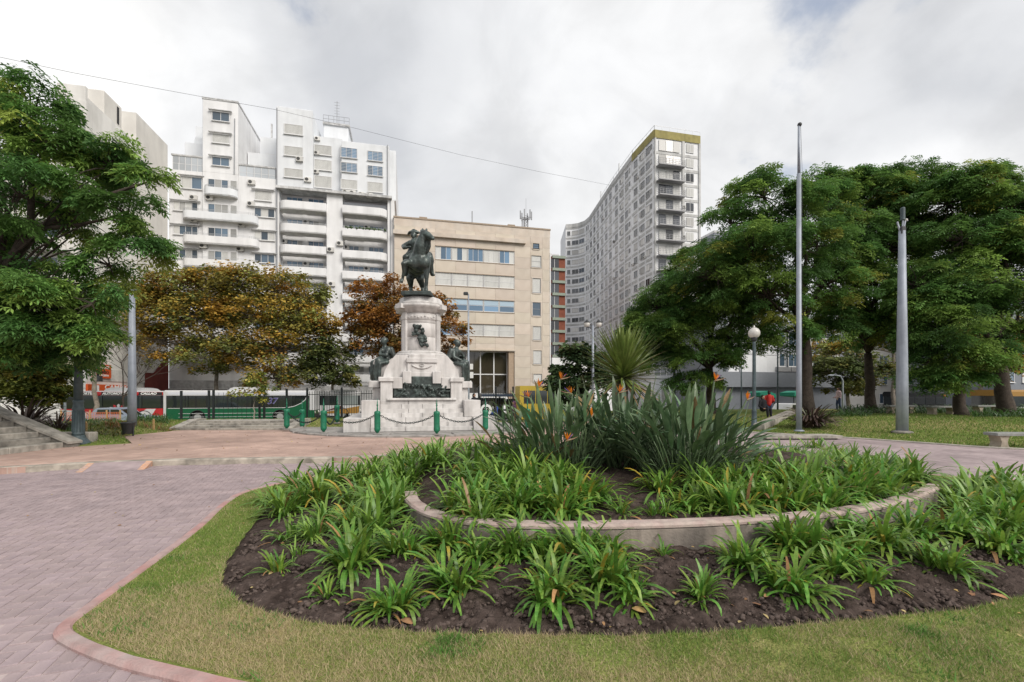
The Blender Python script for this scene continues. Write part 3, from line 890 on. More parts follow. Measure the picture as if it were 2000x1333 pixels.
INFR = [(930, 975, 110, .6), (990, 978, 110, .6), (1155, 985, 110, .6), (1390, 975, 110, .6), (1480, 985, 120, .6), (1570, 975, 120, .6), (1670, 975, 130, .5), (905, 1000, 130, .8), (958, 1004, 105, .9), (1015, 1000, 140, .4), (1100, 1006, 170, .3), (1212, 1008, 75, .6), (1285, 1008, 90, .5), (1345, 996, 100, .4), (1425, 1000, 160, .8), (1530, 996, 140, .3),
        (1610, 990, 150, .4), (1725, 968, 190, .3)]
INBK = [(800, 940, 130, .7), (850, 935, 140, .7), (915, 945, 140, .7), (970, 950, 130, .6), (1035, 960, 120, .5), (820, 905, 120, .6), (880, 905, 130, .6), (940, 905, 130, .6), (990, 915, 120, .6), (850, 882, 120, .7), (910, 884, 130, .7), (965, 888, 130, .7), (790, 915, 120, .7), (1095, 962, 120, .5),
        (1020, 930, 130, .5), (1060, 985, 130, .5), (1140, 975, 120, .5), (1290, 965, 110, .5), (1370, 965, 120, .5), (1450, 965, 130, .5), (1480, 940, 110, .6), (1530, 945, 140, .6), (1600, 945, 160, .5), (1660, 925, 150, .6), (1475, 905, 120, .7), (1545, 885, 120, .7), (1600, 875, 110, .7), (1660, 900, 120, .7), (1720, 915, 120, .6), (1770, 930, 110, .6), (1510, 905, 120, .7), (1580, 905, 130, .6), (1640, 890, 130, .8), (1700, 935, 130, .5), (1780, 950, 110, .4), (1560, 965, 140, .4), (1650, 960, 140, .4)]
BACK = [(735, 915, 110, .6), (790, 900, 110, .6), (850, 885, 110, .6), (905, 880, 110, .6)]
ROWS = [(BARE, 'in the bare front soil, counting from the kerb corner', True),
        (MIDR, 'in the second row from the lawn, below the curved wall', True),
        (SIDE, 'in the dense patch between kerb corner and curved wall', False),
        (EAST, 'outside the curved wall on its bench side', False),
        (INFR, 'just inside the curved coping, counting from the monument side', True),
        (INBK, 'behind the front row inside the curved wall', False),
        (BACK, 'behind the curved wall next to the monument plaza', False)]
nleaf = 0
for ri, (row, desc, single) in enumerate(ROWS):
    inside = row in (INFR, INBK)
    for i, (x, y, w, up) in enumerate(sorted(row, key=lambda p: p[0])):
        zg = 0.12
        for _ in range(4):
            p = on_ground(x, y, zg); zg = soil_z(p.x, p.y)
            zg = max(zg, 0.0)
        p = on_ground(x, y, zg)
        for _ in range(40):
            dq = dist_poly(np.array([p.x]), np.array([p.y]), WALL, False)[0]; iq = in_poly(np.array([p.x]), np.array([p.y]), INNER)[0]
            v_ = Vector((p.x - RC[0], p.y - RC[1] - .5, 0)).normalized() * .04
            if inside and (dq < .28 or not iq) and p.y < 8: p = p - v_
            elif row in (BARE, MIDR) and (iq or dq < .10): p = p + v_
            else: break
        zg = soil_z(p.x, p.y)
        W = w / F * p.y
        Lf = min(.60, .56 * W + .06)
        n = int(min(150, 34 + 96 * min(1.3, W / .55)))
        if w < 95: n = int(n * .55)
        size = 'small' if w < 95 else ('broad' if w > 145 else 'medium')
        lab = f'{ORD[i]} agapanthus clump {desc}'
        e = empty('agapanthus', (p.x, p.y, zg - .01), label=lab, cat='plant', group='agapanthus clumps in the flower bed')
        lv = clump_leaves(n, Lf, .21 * W, up * .30 - .12)
        if single:
            for k, (ox, oy), yaw, pitch, s in lv:
                q = random.random()
                mi = 1 if q < .022 else (2 if q < .036 else 0)
                wm = .062 * .62 / max(.35, s) if s < .62 else .062
                link('leaf', AG_MESH[k][mi], e, (ox, oy, 0), (0, -pitch, yaw), (s, s * min(1.5, max(.8, .58 / s)), s)); nleaf += 1
        else:
            link('foliage', foliage_mesh('foliage', lv, m_foli, green_tint, wmul=1.2), e)['kind'] = 'stuff'

# ------------------------------------------------------------------ bird-of-paradise plants
m_str = mat('strelitzia_leaf', (0.078, 0.140, 0.062), rough=0.38, var=0.2, scale=5, c2=(0.150, 0.215, 0.115), spec=0.55, per_object=0.32, hue_var=0.022, translucent=0.12)
m_str_dry = mat('strelitzia_dry_leaf', (0.30, 0.20, 0.10), rough=0.8, var=0.3, scale=9, per_object=0.3)
m_petiole = mat('strelitzia_stem', (0.085, 0.13, 0.06), rough=0.5, var=0.2, scale=5, per_object=.25)
m_orange = mat('orange_petal', (0.80, 0.27, 0.02), rough=0.5, var=0.15, scale=15, translucent=.3)
m_bluepet = mat('purple_petal', (0.10, 0.05, 0.22), rough=0.5, var=0.1, scale=15)
m_spathe = mat('spathe', (0.16, 0.17, 0.09), rough=0.5, var=0.25, scale=8, c2=(0.24, 0.10, 0.07))
def paddle(length, width, stem, th0, bend, roll):
    """long petiole with a blade on the end: one leaf"""
    mb = MB(); th = th0; x = z = 0.0
    pts = []
    n = 5
    for i in range(n + 1):
        pts.append((x, 0, z)); th -= bend * .35 / n
        x += math.cos(th) * stem / n; z += math.sin(th) * stem / n
    mb.tube(pts, [.014, .012, .011, .010, .009, .008], 5, 1)
    x, _, z = pts[-1]
    v, f = leaf_shape(length, width, th, bend * .8, segs=7, fold=.42, tip=.97, base=.25, twist=roll, peak=.42)
    mb.add([(a + x, b, c + z) for a, b, c in v], f, 0, True)
    return mb
STR = []
for th, bend, L, W, S in ((86, 10, .58,  .082, .66), (80, 20, .52, .080, .66), (74, 25, .58,  .082, .62), (68, 35, .52, .076, .62), (60, 40, .54,  .082, .56), (60, 40, .52, .082, .5), (52, 40, .48, .078, .42), (83, 5, .50, .07, .78), (77, 50, .54, .078, .64)):
    pm = paddle(L, W, S, R(th), R(bend), random.uniform(-.6, .6))
    STR.append([pm.mesh('leaf', [m_str, m_petiole]), pm.mesh('leaf', [m_str_dry, m_petiole])])
def make_flower(parent, loc, yaw, s=1.0, stem_h=1.3, lean=(0, 0)):
    """a crane-head flower on its stem: spathe, orange sepals, one blue petal"""
    hx, hy, hz = lean[0], lean[1], stem_h
    mb = MB(); mb.tube([(0, 0, 0), (hx * .3, hy * .3, hz * .5), (hx, hy, hz)], [.013, .011, .010], 6, 0)
    fl = mb.build('flower', [m_petiole], parent, loc, (0, 0, 0))
    hd = MB()
    hd.tube([(0, 0, 0), (.07 * s, 0, .02 * s), (.16 * s, 0, .035 * s), (.26 * s, 0, .07 * s)], [.016 * s, .02 * s, .012 * s, .002], 6, 0)
    hd_o = hd.build('spathe', m_spathe, fl, (hx, hy, hz), (0, 0, yaw))
    pt = MB()
    for k in range(6):
        a = R(115 - 17 * k + random.uniform(-6, 6)); off = random.uniform(-.5, .5)
        L = random.uniform(.13, .19) * s
        v, f = leaf_shape(L, .032 * s, a, random.uniform(-.2, .3), segs=4, fold=.5, tip=.99, base=.5)
        Mz = Matrix.Rotation(off, 3, 'Z')
        pt.add([Mz @ Vector(p) + Vector((.035 * s, 0, .02 * s)) for p in v], f, 0, True)
    pt.build('petals', m_orange, fl, (hx, hy, hz), (0, 0, yaw))
    bl = MB(); bl.tube([(.04 * s, 0, .02 * s), (.12 * s, .01, .09 * s), (.17 * s, .012, .14 * s)], [.006 * s, .01 * s, .001], 5)
    bl.build('blue_petal', m_bluepet, fl, (hx, hy, hz), (0, 0, yaw))
    return fl
SPOT = [((1100, 905), 6.9, 175, 'spreading bird-of-paradise clump with orange flowers nearest the monument', 1.0),
        ((1215, 900), 7.2, 190, 'tall grey-green bird-of-paradise clump in front of the spiky yucca', 1.08),
        ((1045, 900), 7.0, 90, 'low bird-of-paradise clump at the monument end, in front of the yellow van', .82),
        ((1320, 935), 6.5, 185, 'bird-of-paradise clump at the front of the raised bed with paddle leaves over the soil', 1.0),
        ((1365, 925), 6.7, 180, 'bird-of-paradise clump nearest the tall silver pole', 1.05),
        ((1170, 880), 8.6, 60, 'bird-of-paradise clump at the back of the raised bed behind the yucca trunk', 1.08),
        ((1300, 880), 8.3, 80, 'bird-of-paradise clump at the back of the raised bed on the bench side', 1.1)]
plants = []
for (x, y), d, n, lab, s in SPOT:
    p = at_depth(x, y, d); zg = soil_z(p.x, p.y)
    e = empty('bird_of_paradise', (p.x, p.y, zg - .02), label=lab, cat='plant', group='bird-of-paradise plants in the raised bed')
    plants.append(e)
    for i in range(n):
        yaw = random.uniform(0, 2 * PI); t = random.random() ** .8
        k = min(8, int(t * 9)); k = [0, 7, 1, 2, 8, 3, 4, 5, 6][k]
        r = .50 * math.sqrt(random.random())
        a = yaw + random.uniform(-.9, .9)
        ss = s * random.uniform(.70, 1.12)
        if i % 3 == 2: k, ss = random.choice((0, 2, 3, 4, 5, 6)), s * random.uniform(.38, .66)
        link('leaf', STR[k][1 if random.random() < .035 else 0], e, (r * math.cos(a), r * math.sin(a), 0), (random.uniform(-.15, .15), random.uniform(-.12, .12), yaw), (ss, ss * random.uniform(.8, 1.1), ss))
FLW = [((1093, 742), 6.6, 0, .3), ((1118, 770), 6.2, 0, 2.9), ((1208, 768), 6.6, 1, .3), ((1035, 778), 5.9, 0, 2.6), ((1050, 757), 6.4, 0, .5), ((1155, 815), 5.8, 1, 1.2), ((1105, 862), 5.6, 0, .4), ((1395, 745), 6.0, 4, .25), ((1458, 782), 6.0, 4, .5), ((1165, 828), 5.7, 1, -.3)]
for (x, y), d, pi_, yaw in FLW[:2] + FLW[2:9:1]:
    e = plants[pi_]
    p = at_depth(x, y, d)
    b = e.location
    lean = (p.x - b.x) * .55, (p.y - b.y) * .55
    base = ((p.x - b.x) - lean[0], (p.y - b.y) - lean[1], 0.02)
    make_flower(e, base, yaw, .66, p.z - b.z - .02, lean)

# ------------------------------------------------------------------ the spiky yucca in the middle
m_yuc = mat('yucca_leaf', (0.13, 0.19, 0.042), rough=0.45, var=0.25, scale=4, c2=(0.21, 0.25, 0.07), per_object=.28, spec=.5, translucent=.12)
m_yuc_dry = mat('yucca_dry_leaf', (0.22, 0.15, 0.075), rough=0.85, var=0.25, scale=6, per_object=.25)
m_bark = mat('bark', (0.075, 0.058, 0.046), rough=0.95, c2=(0.04, 0.031, 0.026), scale=5, var=0.3, bump=0.9, bscale=22, detail=8)
yc = empty('yucca', (RC[0], RC[1], soil_z(RC[0], RC[1]) - .03), label='spiky yucca on a short trunk in the middle of the raised bed', cat='plant')
tk = MB(); tk.tube([(0, 0, 0), (.02, 0, .5), (0, .02, 1.0), (.02, 0, 1.56)], [.10, .085, .09, .07], 10)
tk.build('trunk', m_bark, yc)
YV = []
for b in (2, 8, 16, 30):
    v, f = leaf_shape(.86, .044, 0, R(b), segs=4, fold=.35, tip=1.0, base=.8, peak=.35)
    mb = MB(); mb.add(v, f, 0, True); YV.append([mb.mesh('leaf', m_yuc), mb.mesh('leaf', m_yuc_dry)])
for i in range(330):
    el = R(random.uniform(-28, 88)) if i > 40 else R(random.uniform(40, 90))
    yaw = random.uniform(0, 2 * PI); dry = el < R(-18) or random.random() < .04
    h = 1.56 - .22 * (1 - (el + R(50)) / R(138))
    link('leaf', random.choice(YV)[1 if dry else 0], yc, (.05 * math.cos(yaw), .05 * math.sin(yaw), h), (0, -el, yaw), (random.uniform(.80, 1.15),) * 3)

# ------------------------------------------------------------------ dark purple flax clumps
m_flax = mat('flax_leaf', (0.1, .06, .05), rough=0.5, var=0.2, scale=4, attr='tint', spec=.4)
def flax(p, n, L, lab, tall=1.0):
    e = empty('flax_bush', p, label=lab, cat='plant')
    lv = []
    var = [leaf_shape(1.0, .045, R(th), R(b), segs=5, fold=.4, tip=1.0, base=.9, peak=.4) for th, b in ((85, 15), (75, 30), (65, 35), (55, 40), (45, 30), (35, 25), (25, 30))]
    var = [(np.array(v), np.array(f)) for v, f in var]
    for i in range(n):
        yaw = random.uniform(0, 2 * PI); r = .25 * L * math.sqrt(random.random())
        lv.append((random.randrange(7), (r * math.cos(yaw), r * math.sin(yaw)), yaw, random.uniform(-.1, .1), L * random.uniform(.5, 1.1)))
    def tint():
        a = np.array([.060, .036, .036]); b = np.array([.135, .095, .075]); g = np.array([.09, .10, .05])
        t = random.random()
        return (a + (b - a) * t) * random.uniform(.7, 1.1) if random.random() < .85 else g
    link('foliage', foliage_mesh('foliage', lv, m_flax, tint), e)['kind'] = 'stuff'
    return e
def park_p(x, d):
    X_ = (x - 1000) / F * d
    return (X_, d, park_z(X_, d) - .03)
flax(park_p(45, 15.6), 170, 1.25, 'big dark purple flax clump above the sloping stair wall')
flax(park_p(112, 15.0), 90, .78, 'smaller dark purple flax clump beside the tall green lamp post')
flax(park_p(1585, 21.0), 260, 1.35, 'large dark purple flax clump behind the silver flagpole')
# ================================================================== TREES
def crown_mesh(name, blobs, m, palette, leaf, n_sub=26, n_leaf=70, droop=.5, kind='frond', flat=.55, seed=0, sub_r=.34, gap=.15):
    """blobs: (centre, radii). Every blob carries sub-clumps on its shell; every sub-clump is a spray of leaves.
    'frond': feathered leaf of a rib with narrow leaflets; 'leaf': single broad leaves. Returns the mesh and the sub-clump centres."""
    r_ = np.random.default_rng(seed)
    VV = []; CC = []; subs = []
    per = []
    for (c, rad) in blobs:
        c = np.array(c); rad = np.array(rad)
        size = float(np.mean(rad))
        ns = max(6, int(n_sub * (size / 1.5) ** 1.3))
        for k in range(ns):
            d = r_.normal(size=3); d /= np.linalg.norm(d)
            if d[2] < -.35 and r_.random() < .5: d[2] *= -1
            q = c + d * rad * r_.uniform(.55, 1.1)
            if vnoise(np.array([q[0] * .9 + q[1]]), np.array([q[2] + q[1] * .5]), .55, seed + 3)[0] < gap + .25 and r_.random() < .6:
                continue
            subs.append((c, q))
            rs = sub_r * size * r_.uniform(.45, 1.25)
            n = max(8, int(n_leaf * r_.uniform(.6, 1.3)))
            e = r_.normal(size=(n, 3)); e /= np.linalg.norm(e, axis=1)[:, None]
            e *= (r_.random((n, 1)) ** .42)
            pos = q + e * rs * [1.25, 1.25, flat]
            out = e + d * .8 + [0, 0, .25]
            per.append((pos, out, r_.choice(len(palette), p=palette_w(palette)), n))
    P = np.vstack([a for a, _, _, _ in per]); O = np.vstack([b for _, b, _, _ in per])
    pi_ = np.concatenate([np.full(n, k) for _, _, k, n in per])
    cols = np.array([c for c, w in palette])
    C = cols[pi_] * r_.uniform(.72, 1.25, (len(P), 1)) * np.concatenate([np.full(n, r_.uniform(.7, 1.35)) for _, _, _, n in per])[:, None]
    n = len(P)
    az = np.arctan2(O[:, 1], O[:, 0]) + r_.normal(0, .6, n)
    el = r_.uniform(-.35, .45, n) - droop * .25
    ax = np.stack([np.cos(az) * np.cos(el), np.sin(az) * np.cos(el), np.sin(el)], -1)
    up = np.array([0, 0, 1.0])
    side = np.cross(ax, up); side /= np.linalg.norm(side, axis=1)[:, None] + 1e-9
    nor = np.cross(side, ax)
    roll = r_.normal(0, .45, n)[:, None]
    side, nor = side * np.cos(roll) + nor * np.sin(roll), nor * np.cos(roll) - side * np.sin(roll)
    L = leaf * r_.uniform(.65, 1.25, n)[:, None]
    Vs = []; Fs = []; Cs = []
    if kind == 'frond':
        m_pairs = 3
        for k in range(m_pairs):
            s0 = (k + .35) / m_pairs
            sag = -(s0 ** 2) * droop * .55
            base = P + ax * L * s0 + up * L * sag
            for sg in (-1, 1):
                ll = L * (.42 - .14 * abs(s0 - .45)); w = L * .095
                tip = base + side * sg * ll * .9 + ax * ll * .5 + up * ll * (-.28)
                mid = (base + tip) / 2 + up * ll * .05
                q = np.stack([base, mid - ax * w, tip, mid + ax * w], 1)
                Vs.append(q.reshape(-1, 3)); Cs.append(C)
        tip = P + ax * L * 1.12 + up * L * (-droop * .6); w = L * .06
        b0 = P + ax * L * .8 + up * L * (-droop * .35)
        Vs.append(np.stack([b0, (b0 + tip) / 2 - side * w, tip, (b0 + tip) / 2 + side * w], 1).reshape(-1, 3)); Cs.append(C)
    else:
        w = L * .42
        tip = P + ax * L + up * L * (-droop * .3); mid = P + ax * L * .45 + nor * L * .06
        Vs.append(np.stack([P, mid - side * w, tip, mid + side * w], 1).reshape(-1, 3)); Cs.append(C)
    Vv = np.vstack(Vs); Ff = np.arange(len(Vv)).reshape(-1, 4)
    return np_mesh(name, Vv, Ff, m, np.vstack(Cs)), subs
def palette_w(p):
    w = np.array([x[1] for x in p], float); return w / w.sum()

m_jac = mat('feathery_leaf', (0.05, .1, .03), rough=.6, var=.0, attr='tint', translucent=.42, spec=.3)
m_plane = mat('plane_tree_leaf', (0.2, .14, .03), rough=.7, var=.0, attr='tint', translucent=.30, spec=.2)
m_trunk = m_bark
m_trunk_pale = mat('pale_bark', (0.23, 0.20, 0.165), rough=.95, c2=(0.13, .11, .09), scale=4, var=.25, bump=.6, bscale=14)
PAL_DARK = [((0.0804, 0.1782, 0.0487), 4), ((0.1242, 0.2435, 0.058), 4), ((0.2011, 0.3148, 0.0696), 3), ((0.2957, 0.3683, 0.0811), 1.2)]
PAL_RIGHT = [((0.0817, 0.1729, 0.0444), 4), ((0.1252, 0.237, 0.0549), 4), ((0.1976, 0.3076, 0.0655), 3), ((0.2899, 0.3203, 0.0634), 0.5)]
PAL_AUT = [((0.391, 0.2773, 0.055), 4), ((0.3105, 0.2714, 0.066), 4), ((0.2185, 0.2419, 0.066), 4), ((0.483, 0.295, 0.055), 2), ((0.345, 0.1888, 0.044), 1.2), ((0.1495, 0.177, 0.055), 2)]
PAL_RUST = [((0.3525, 0.162, 0.039), 4), ((0.2775, 0.135, 0.0375), 4), ((0.21, 0.1575, 0.045), 2), ((0.435, 0.225, 0.0525), 2)]
PAL_YEL = [((0.255, 0.285, 0.0525), 4), ((0.165, 0.21, 0.045), 4), ((0.36, 0.33, 0.06), 2)]
PAL_OLIVE = [((0.1275, 0.15, 0.045), 4), ((0.0825, 0.1125, 0.039), 4), ((0.195, 0.1875, 0.0525), 2)]

def limb_path(a, b, sag=.18, n=5, seed=0):
    a = Vector(a); b = Vector(b); L = (b - a).length
    r_ = random.Random(seed)
    mid = Vector((r_.uniform(-1, 1), r_.uniform(-1, 1), r_.uniform(.2, 1))).normalized() * L * sag
    out = []
    for i in range(n + 1):
        t = i / n
        p = a.lerp(b, t) + mid * (4 * t * (1 - t)) * .6
        p += Vector((r_.uniform(-1, 1), r_.uniform(-1, 1), r_.uniform(-1, 1))) * L * .025 * (0 < i < n)
        out.append(p)
    return out
def make_tree(name, base, fork, trunk_r, blobs, m_leaf_, pal, leaf, label, group=None, bark=None, extra=(), cat='tree', twig_r=.012, twigs=1.0, seed=1, rs=1.0, lk=1.0, **kw):
    """base/fork: world points of trunk foot and first fork; blobs in world coordinates"""
    base = Vector(base); fork = Vector(fork)
    e = empty(name, base, label=label, cat=cat, group=group)
    lb = [(tuple(Vector(c) - base), tuple(q * rs for q in r)) for c, r in blobs]
    cm, subs = crown_mesh('crown', lb, m_leaf_, pal, leaf, seed=seed, **kw)
    link('crown', cm, e)
    mb = MB(); fk = fork - base
    tp = limb_path((0, 0, -.25), fk, .05, 6, seed)
    tp[0] = Vector((0, 0, -.25))
    rr = [trunk_r * (1.45 - .1 * 0), trunk_r * 1.08] + [trunk_r * (1.0 - .25 * i / 4) for i in range(1, 6)]
    mb.tube(tp, rr, 10)
    for i, (c, r) in enumerate(lb):
        ln = limb_path(fk, c, .16, 6, seed * 31 + i)
        L = (Vector(c) - fk).length
        r0 = trunk_r * min(.55, .22 + .08 * (sum(r) / 3)) * lk
        mb.tube(ln, [r0 * (1 - .75 * k / 6) for k in range(7)], 7)
    for a, b in extra:
        mb.tube([Vector(p) - base for p in a], b, 8)
    mb.build('trunk', bark or m_trunk, e)
    tw = MB(); r_ = random.Random(seed)
    for c, q in subs:
        if r_.random() < twigs:
            p = limb_path(c, q, .15, 3, r_.random())
            tw.tube(p, [twig_r * 2.2, twig_r * 1.6, twig_r, twig_r * .5], 4, cap=False)
    o = tw.build('twigs', bark or m_trunk, e); o['kind'] = 'stuff'
    return e
def blob(x, y, d, rx, ry=None, rd=None):
    """crown lobe seen at photo (x, y), depth d, half sizes in photo pixels"""
    p = at_depth(x, y, d); s = d / F
    ry = (ry or rx * .8) * (1.08 if d < 16 else 1)
    return (tuple(p), (rx * s, (rd or rx) * s, ry * s))

# near tree whose trunk stands just outside the frame
D1 = 13.0
LT = [blob(-30, 300, D1 + .5, 110, 80), blob(60, 225, D1, 85, 60), blob(150, 330, D1 + .4, 95, 60), blob(40, 385, D1 - .8, 85, 60), blob(215, 330, D1, 70, 50), blob(280, 350, D1 - .3, 50, 34),
      blob(250, 420, D1, 62, 40), blob(165, 435, D1 + 1.2, 70, 45), blob(270, 480, D1 + .2, 48, 36), blob(30, 480, D1 + 1.2, 70, 45), blob(215, 520, D1 + .2, 60, 30), blob(80, 590, D1 - .8, 95, 50), blob(180, 595, D1 - .5, 62, 45),
      blob(20, 630, D1 - .2, 85, 45), blob(130, 640, D1 - .2, 70, 38), blob(-60, 480, D1, 90, 90), blob(-70, 600, D1 - .5, 80, 60), blob(-40, 180, D1 + .8, 70, 40), blob(95, 280, D1 - .6, 70, 45), blob(40, 665, D1 - .4, 95, 36), blob(140, 655, D1 - .6, 75, 40), blob(100, 545, D1 - .4, 80, 40), blob(190, 640, D1 - .3, 40, 36), blob(20, 570, D1 - .8, 70, 45), blob(30, 610, D1 + .6, 90, 45), blob(110, 610, D1 + .4, 80, 45), blob(60, 680, D1 + .3, 80, 30)]
lt_base = at_depth(-62, 830, D1); lt_base.z = .3
make_tree('jacaranda_tree', lt_base, at_depth(0, 560, D1), .26, LT, m_jac, PAL_DARK, .34, 'big feathery dark green tree overhanging the stone stair and the green lamp post', seed=11, n_sub=26, n_leaf=66, droop=1.0, flat=.95, sub_r=.275, gap=.24, lk=.55,
          extra=[([at_depth(0, 560, D1), at_depth(28, 500, D1), at_depth(75, 448, D1 - .2), at_depth(140, 415, D1), at_depth(215, 380, D1), at_depth(300, 352, D1 - .2)], [.17, .14, .11, .085, .055, .02]),
                 ([at_depth(28, 500, D1), at_depth(60, 430, D1), at_depth(62, 330, D1), at_depth(70, 240, D1)], [.12, .085, .06, .03]),
                 ([at_depth(75, 448, D1 - .2), at_depth(150, 440, D1), at_depth(250, 420, D1)], [.07, .05, .02]),
                 ([at_depth(5, 560, D1), at_depth(-5, 450, D1), at_depth(-20, 330, D1)], [.14, .1, .05])])

# the dark trees beyond the right-hand lawn
RT = [
 ('broad dark jacaranda behind the silver flagpole', 1577, 800, 27.0, (1565, 640), .36,
  [blob(1430, 440, 27, 60, 45), blob(1490, 385, 27, 75, 45), blob(1555, 400, 26.5, 60, 50), blob(1470, 490, 26, 85, 60), blob(1560, 490, 25.5, 75, 55), blob(1400, 540, 26.5, 80, 55), blob(1500, 580, 26, 80, 50), blob(1610, 560, 26.5, 70, 55), blob(1600, 450, 27.5, 60, 50), blob(1615, 400, 28, 50, 45), blob(1640, 500, 27.5, 50, 50), blob(1640, 640, 27, 50, 35), blob(1520, 650, 26.5, 55, 28)]),
 ('dark jacaranda with low branches in front of the tall grey tower', 1392, 795, 30.0, (1385, 720), .30,
  [blob(1290, 610, 30, 55, 45), blob(1340, 570, 30, 60, 50), blob(1265, 650, 30, 42, 35), blob(1330, 650, 29, 65, 50), blob(1400, 620, 29, 75, 55), blob(1375, 700, 28.5, 62, 36), blob(1430, 680, 28.5, 45, 40), blob(1300, 690, 30, 45, 28), blob(1455, 610, 29, 55, 50), blob(1340, 515, 30, 35, 35), blob(1290, 655, 29, 60, 45), blob(1250, 630, 30, 36, 28), blob(1350, 740, 29, 50, 24), blob(1440, 560, 28.5, 60, 45), blob(1420, 500, 28.5, 45, 40)]),
 ('dark jacaranda between the flagpole and the thick lamp mast', 1705, 800, 29.0, (1695, 690), .30,
  [blob(1660, 375, 30, 70, 42), blob(1720, 400, 29.5, 70, 50), blob(1650, 460, 29, 65, 55), blob(1730, 490, 28.5, 75, 60), blob(1680, 560, 28.5, 70, 50), blob(1760, 580, 28, 60, 50), blob(1660, 355, 30, 40, 26), blob(1790, 430, 29, 60, 55), blob(1720, 640, 28.5, 60, 35), blob(1640, 610, 29, 45, 40), blob(1790, 370, 29.5, 55, 36), blob(1800, 500, 28.5, 55, 55), blob(1745, 350, 30, 50, 28), blob(1600, 365, 30, 45, 34)]),
 ('tall dark jacaranda farthest along the lawn, by the stone bench', 1962, 805, 25.0, (1950, 680), .36,
  [blob(1850, 400, 27, 65, 55), blob(1900, 380, 26.5, 70, 45), blob(1960, 420, 26, 65, 50), blob(2020, 400, 26, 60, 40), blob(1880, 470, 25.5, 80, 55), blob(1970, 500, 25, 80, 55), blob(1850, 540, 26, 60, 50), blob(1910, 560, 24.5, 70, 50), blob(2010, 590, 25, 55, 45), blob(2060, 480, 25, 70, 60), blob(1990, 650, 25, 40, 30), blob(1840, 600, 26.5, 55, 45), blob(1930, 355, 27, 55, 28), blob(1985, 380, 27, 55, 36), blob(2020, 520, 25, 60, 50)]),
 ('low-hanging dark tree with a short stout trunk behind the thick lamp mast', 1877, 808, 25.0, (1872, 740), .30,
  [blob(1800, 620, 25, 60, 55), blob(1850, 650, 24, 75, 55), blob(1890, 700, 23.5, 60, 50), blob(1820, 700, 24, 55, 50), blob(1790, 560, 25.5, 50, 45), blob(1905, 620, 24, 45, 40), blob(1860, 740, 23.5, 55, 28), blob(1760, 660, 25.5, 45, 45), blob(1800, 740, 25, 40, 26)]),
]
for i, (lab, bxp, byp, d, fk, tr, bl) in enumerate(RT):
    b = at_depth(bxp, byp, d); b.z = park_z(b.x, b.y)
    make_tree('jacaranda_tree', b, at_depth(fk[0], fk[1], d), tr, bl, m_jac, PAL_RIGHT, .46, lab, group='dark jacarandas along the lawn', seed=30 + i, n_sub=24, n_leaf=64, droop=.8, flat=.95, sub_r=.275, twig_r=.02, gap=.14, rs=1.0)

# plane trees in autumn colour across the avenue
def plane(lab, bxp, d, bl, pal, seed, tr=.22, fork_y=690, leaf=.30, bark=None, dens=60, **kw):
    b = at_depth(bxp, 800, d); b.z = ROAD_Z
    return make_tree('plane_tree', b, at_depth(bxp, fork_y, d), tr, bl, m_plane, pal, leaf, lab, seed=seed, n_sub=30, n_leaf=dens * 1.35, droop=.6, flat=.85, kind='leaf', sub_r=.40, bark=bark or m_trunk_pale, twig_r=.025, gap=.30, **kw)
plane('golden brown plane tree nearest the cream building', 425, 47.5,
      [blob(345, 565, 48, 62, 40), blob(410, 560, 48, 40, 35), blob(310, 610, 47, 48, 50), blob(380, 620, 47, 55, 40), blob(320, 670, 47, 45, 45), blob(415, 640, 46.5, 35, 35), blob(400, 700, 46.5, 45, 40), blob(290, 590, 48, 30, 28)], PAL_AUT, 51)
plane('golden brown plane tree above the green bus', 545, 47.5,
      [blob(470, 560, 48, 55, 36), blob(540, 565, 48, 60, 38), blob(600, 585, 48, 42, 36), blob(500, 620, 47, 62, 45), blob(580, 635, 47, 60, 42), blob(625, 640, 47, 38, 32), blob(470, 680, 46.5, 52, 40), blob(550, 690, 46.5, 62, 45), blob(535, 740, 46.5, 48, 25), blob(440, 610, 47.5, 40, 40)], PAL_AUT, 52)
plane('olive green tree beside the golden plane trees, above the white bus', 650, 46.5,
      [blob(645, 695, 46.5, 45, 35), blob(620, 730, 46, 45, 26), blob(670, 735, 46, 30, 24), blob(660, 690, 46.5, 32, 26)], PAL_OLIVE, 53, tr=.16, fork_y=740)
plane('rust coloured plane tree behind the monument column', 760, 49,
      [blob(725, 580, 49, 42, 36), blob(770, 575, 49, 40, 32), blob(715, 625, 48.5, 38, 36), blob(770, 630, 48, 48, 40), blob(835, 600, 49, 40, 36), blob(870, 640, 48, 40, 36), blob(880, 680, 48, 28, 24), blob(720, 665, 48, 36, 34), blob(780, 680, 48, 40, 26), blob(820, 660, 48, 45, 35)], PAL_RUST, 54)
plane('yellow-green tree behind the near feathery tree, beside the cream wall', 185, 33,
      [blob(205, 600, 33, 38, 42), blob(180, 640, 33, 36, 30), blob(150, 590, 33, 40, 35), blob(235, 585, 33, 22, 24), blob(120, 640, 33, 40, 30)], PAL_YEL, 55, tr=.16, fork_y=690, leaf=.22)
plane('yellow autumn tree showing between the dark jacarandas', 1745, 52, [blob(1690, 640, 52, 50, 34), blob(1740, 650, 52, 45, 32), blob(1790, 640, 52, 40, 34), blob(1640, 690, 52, 45, 30)], PAL_AUT, 56, leaf=.34)
plane('yellow autumn tree behind the bench end of the lawn', 1920, 50, [blob(1890, 670, 50, 40, 34), blob(1940, 660, 50, 50, 34), blob(1990, 690, 50, 45, 34), blob(1960, 720, 50, 45, 30)], PAL_AUT, 57, leaf=.34)
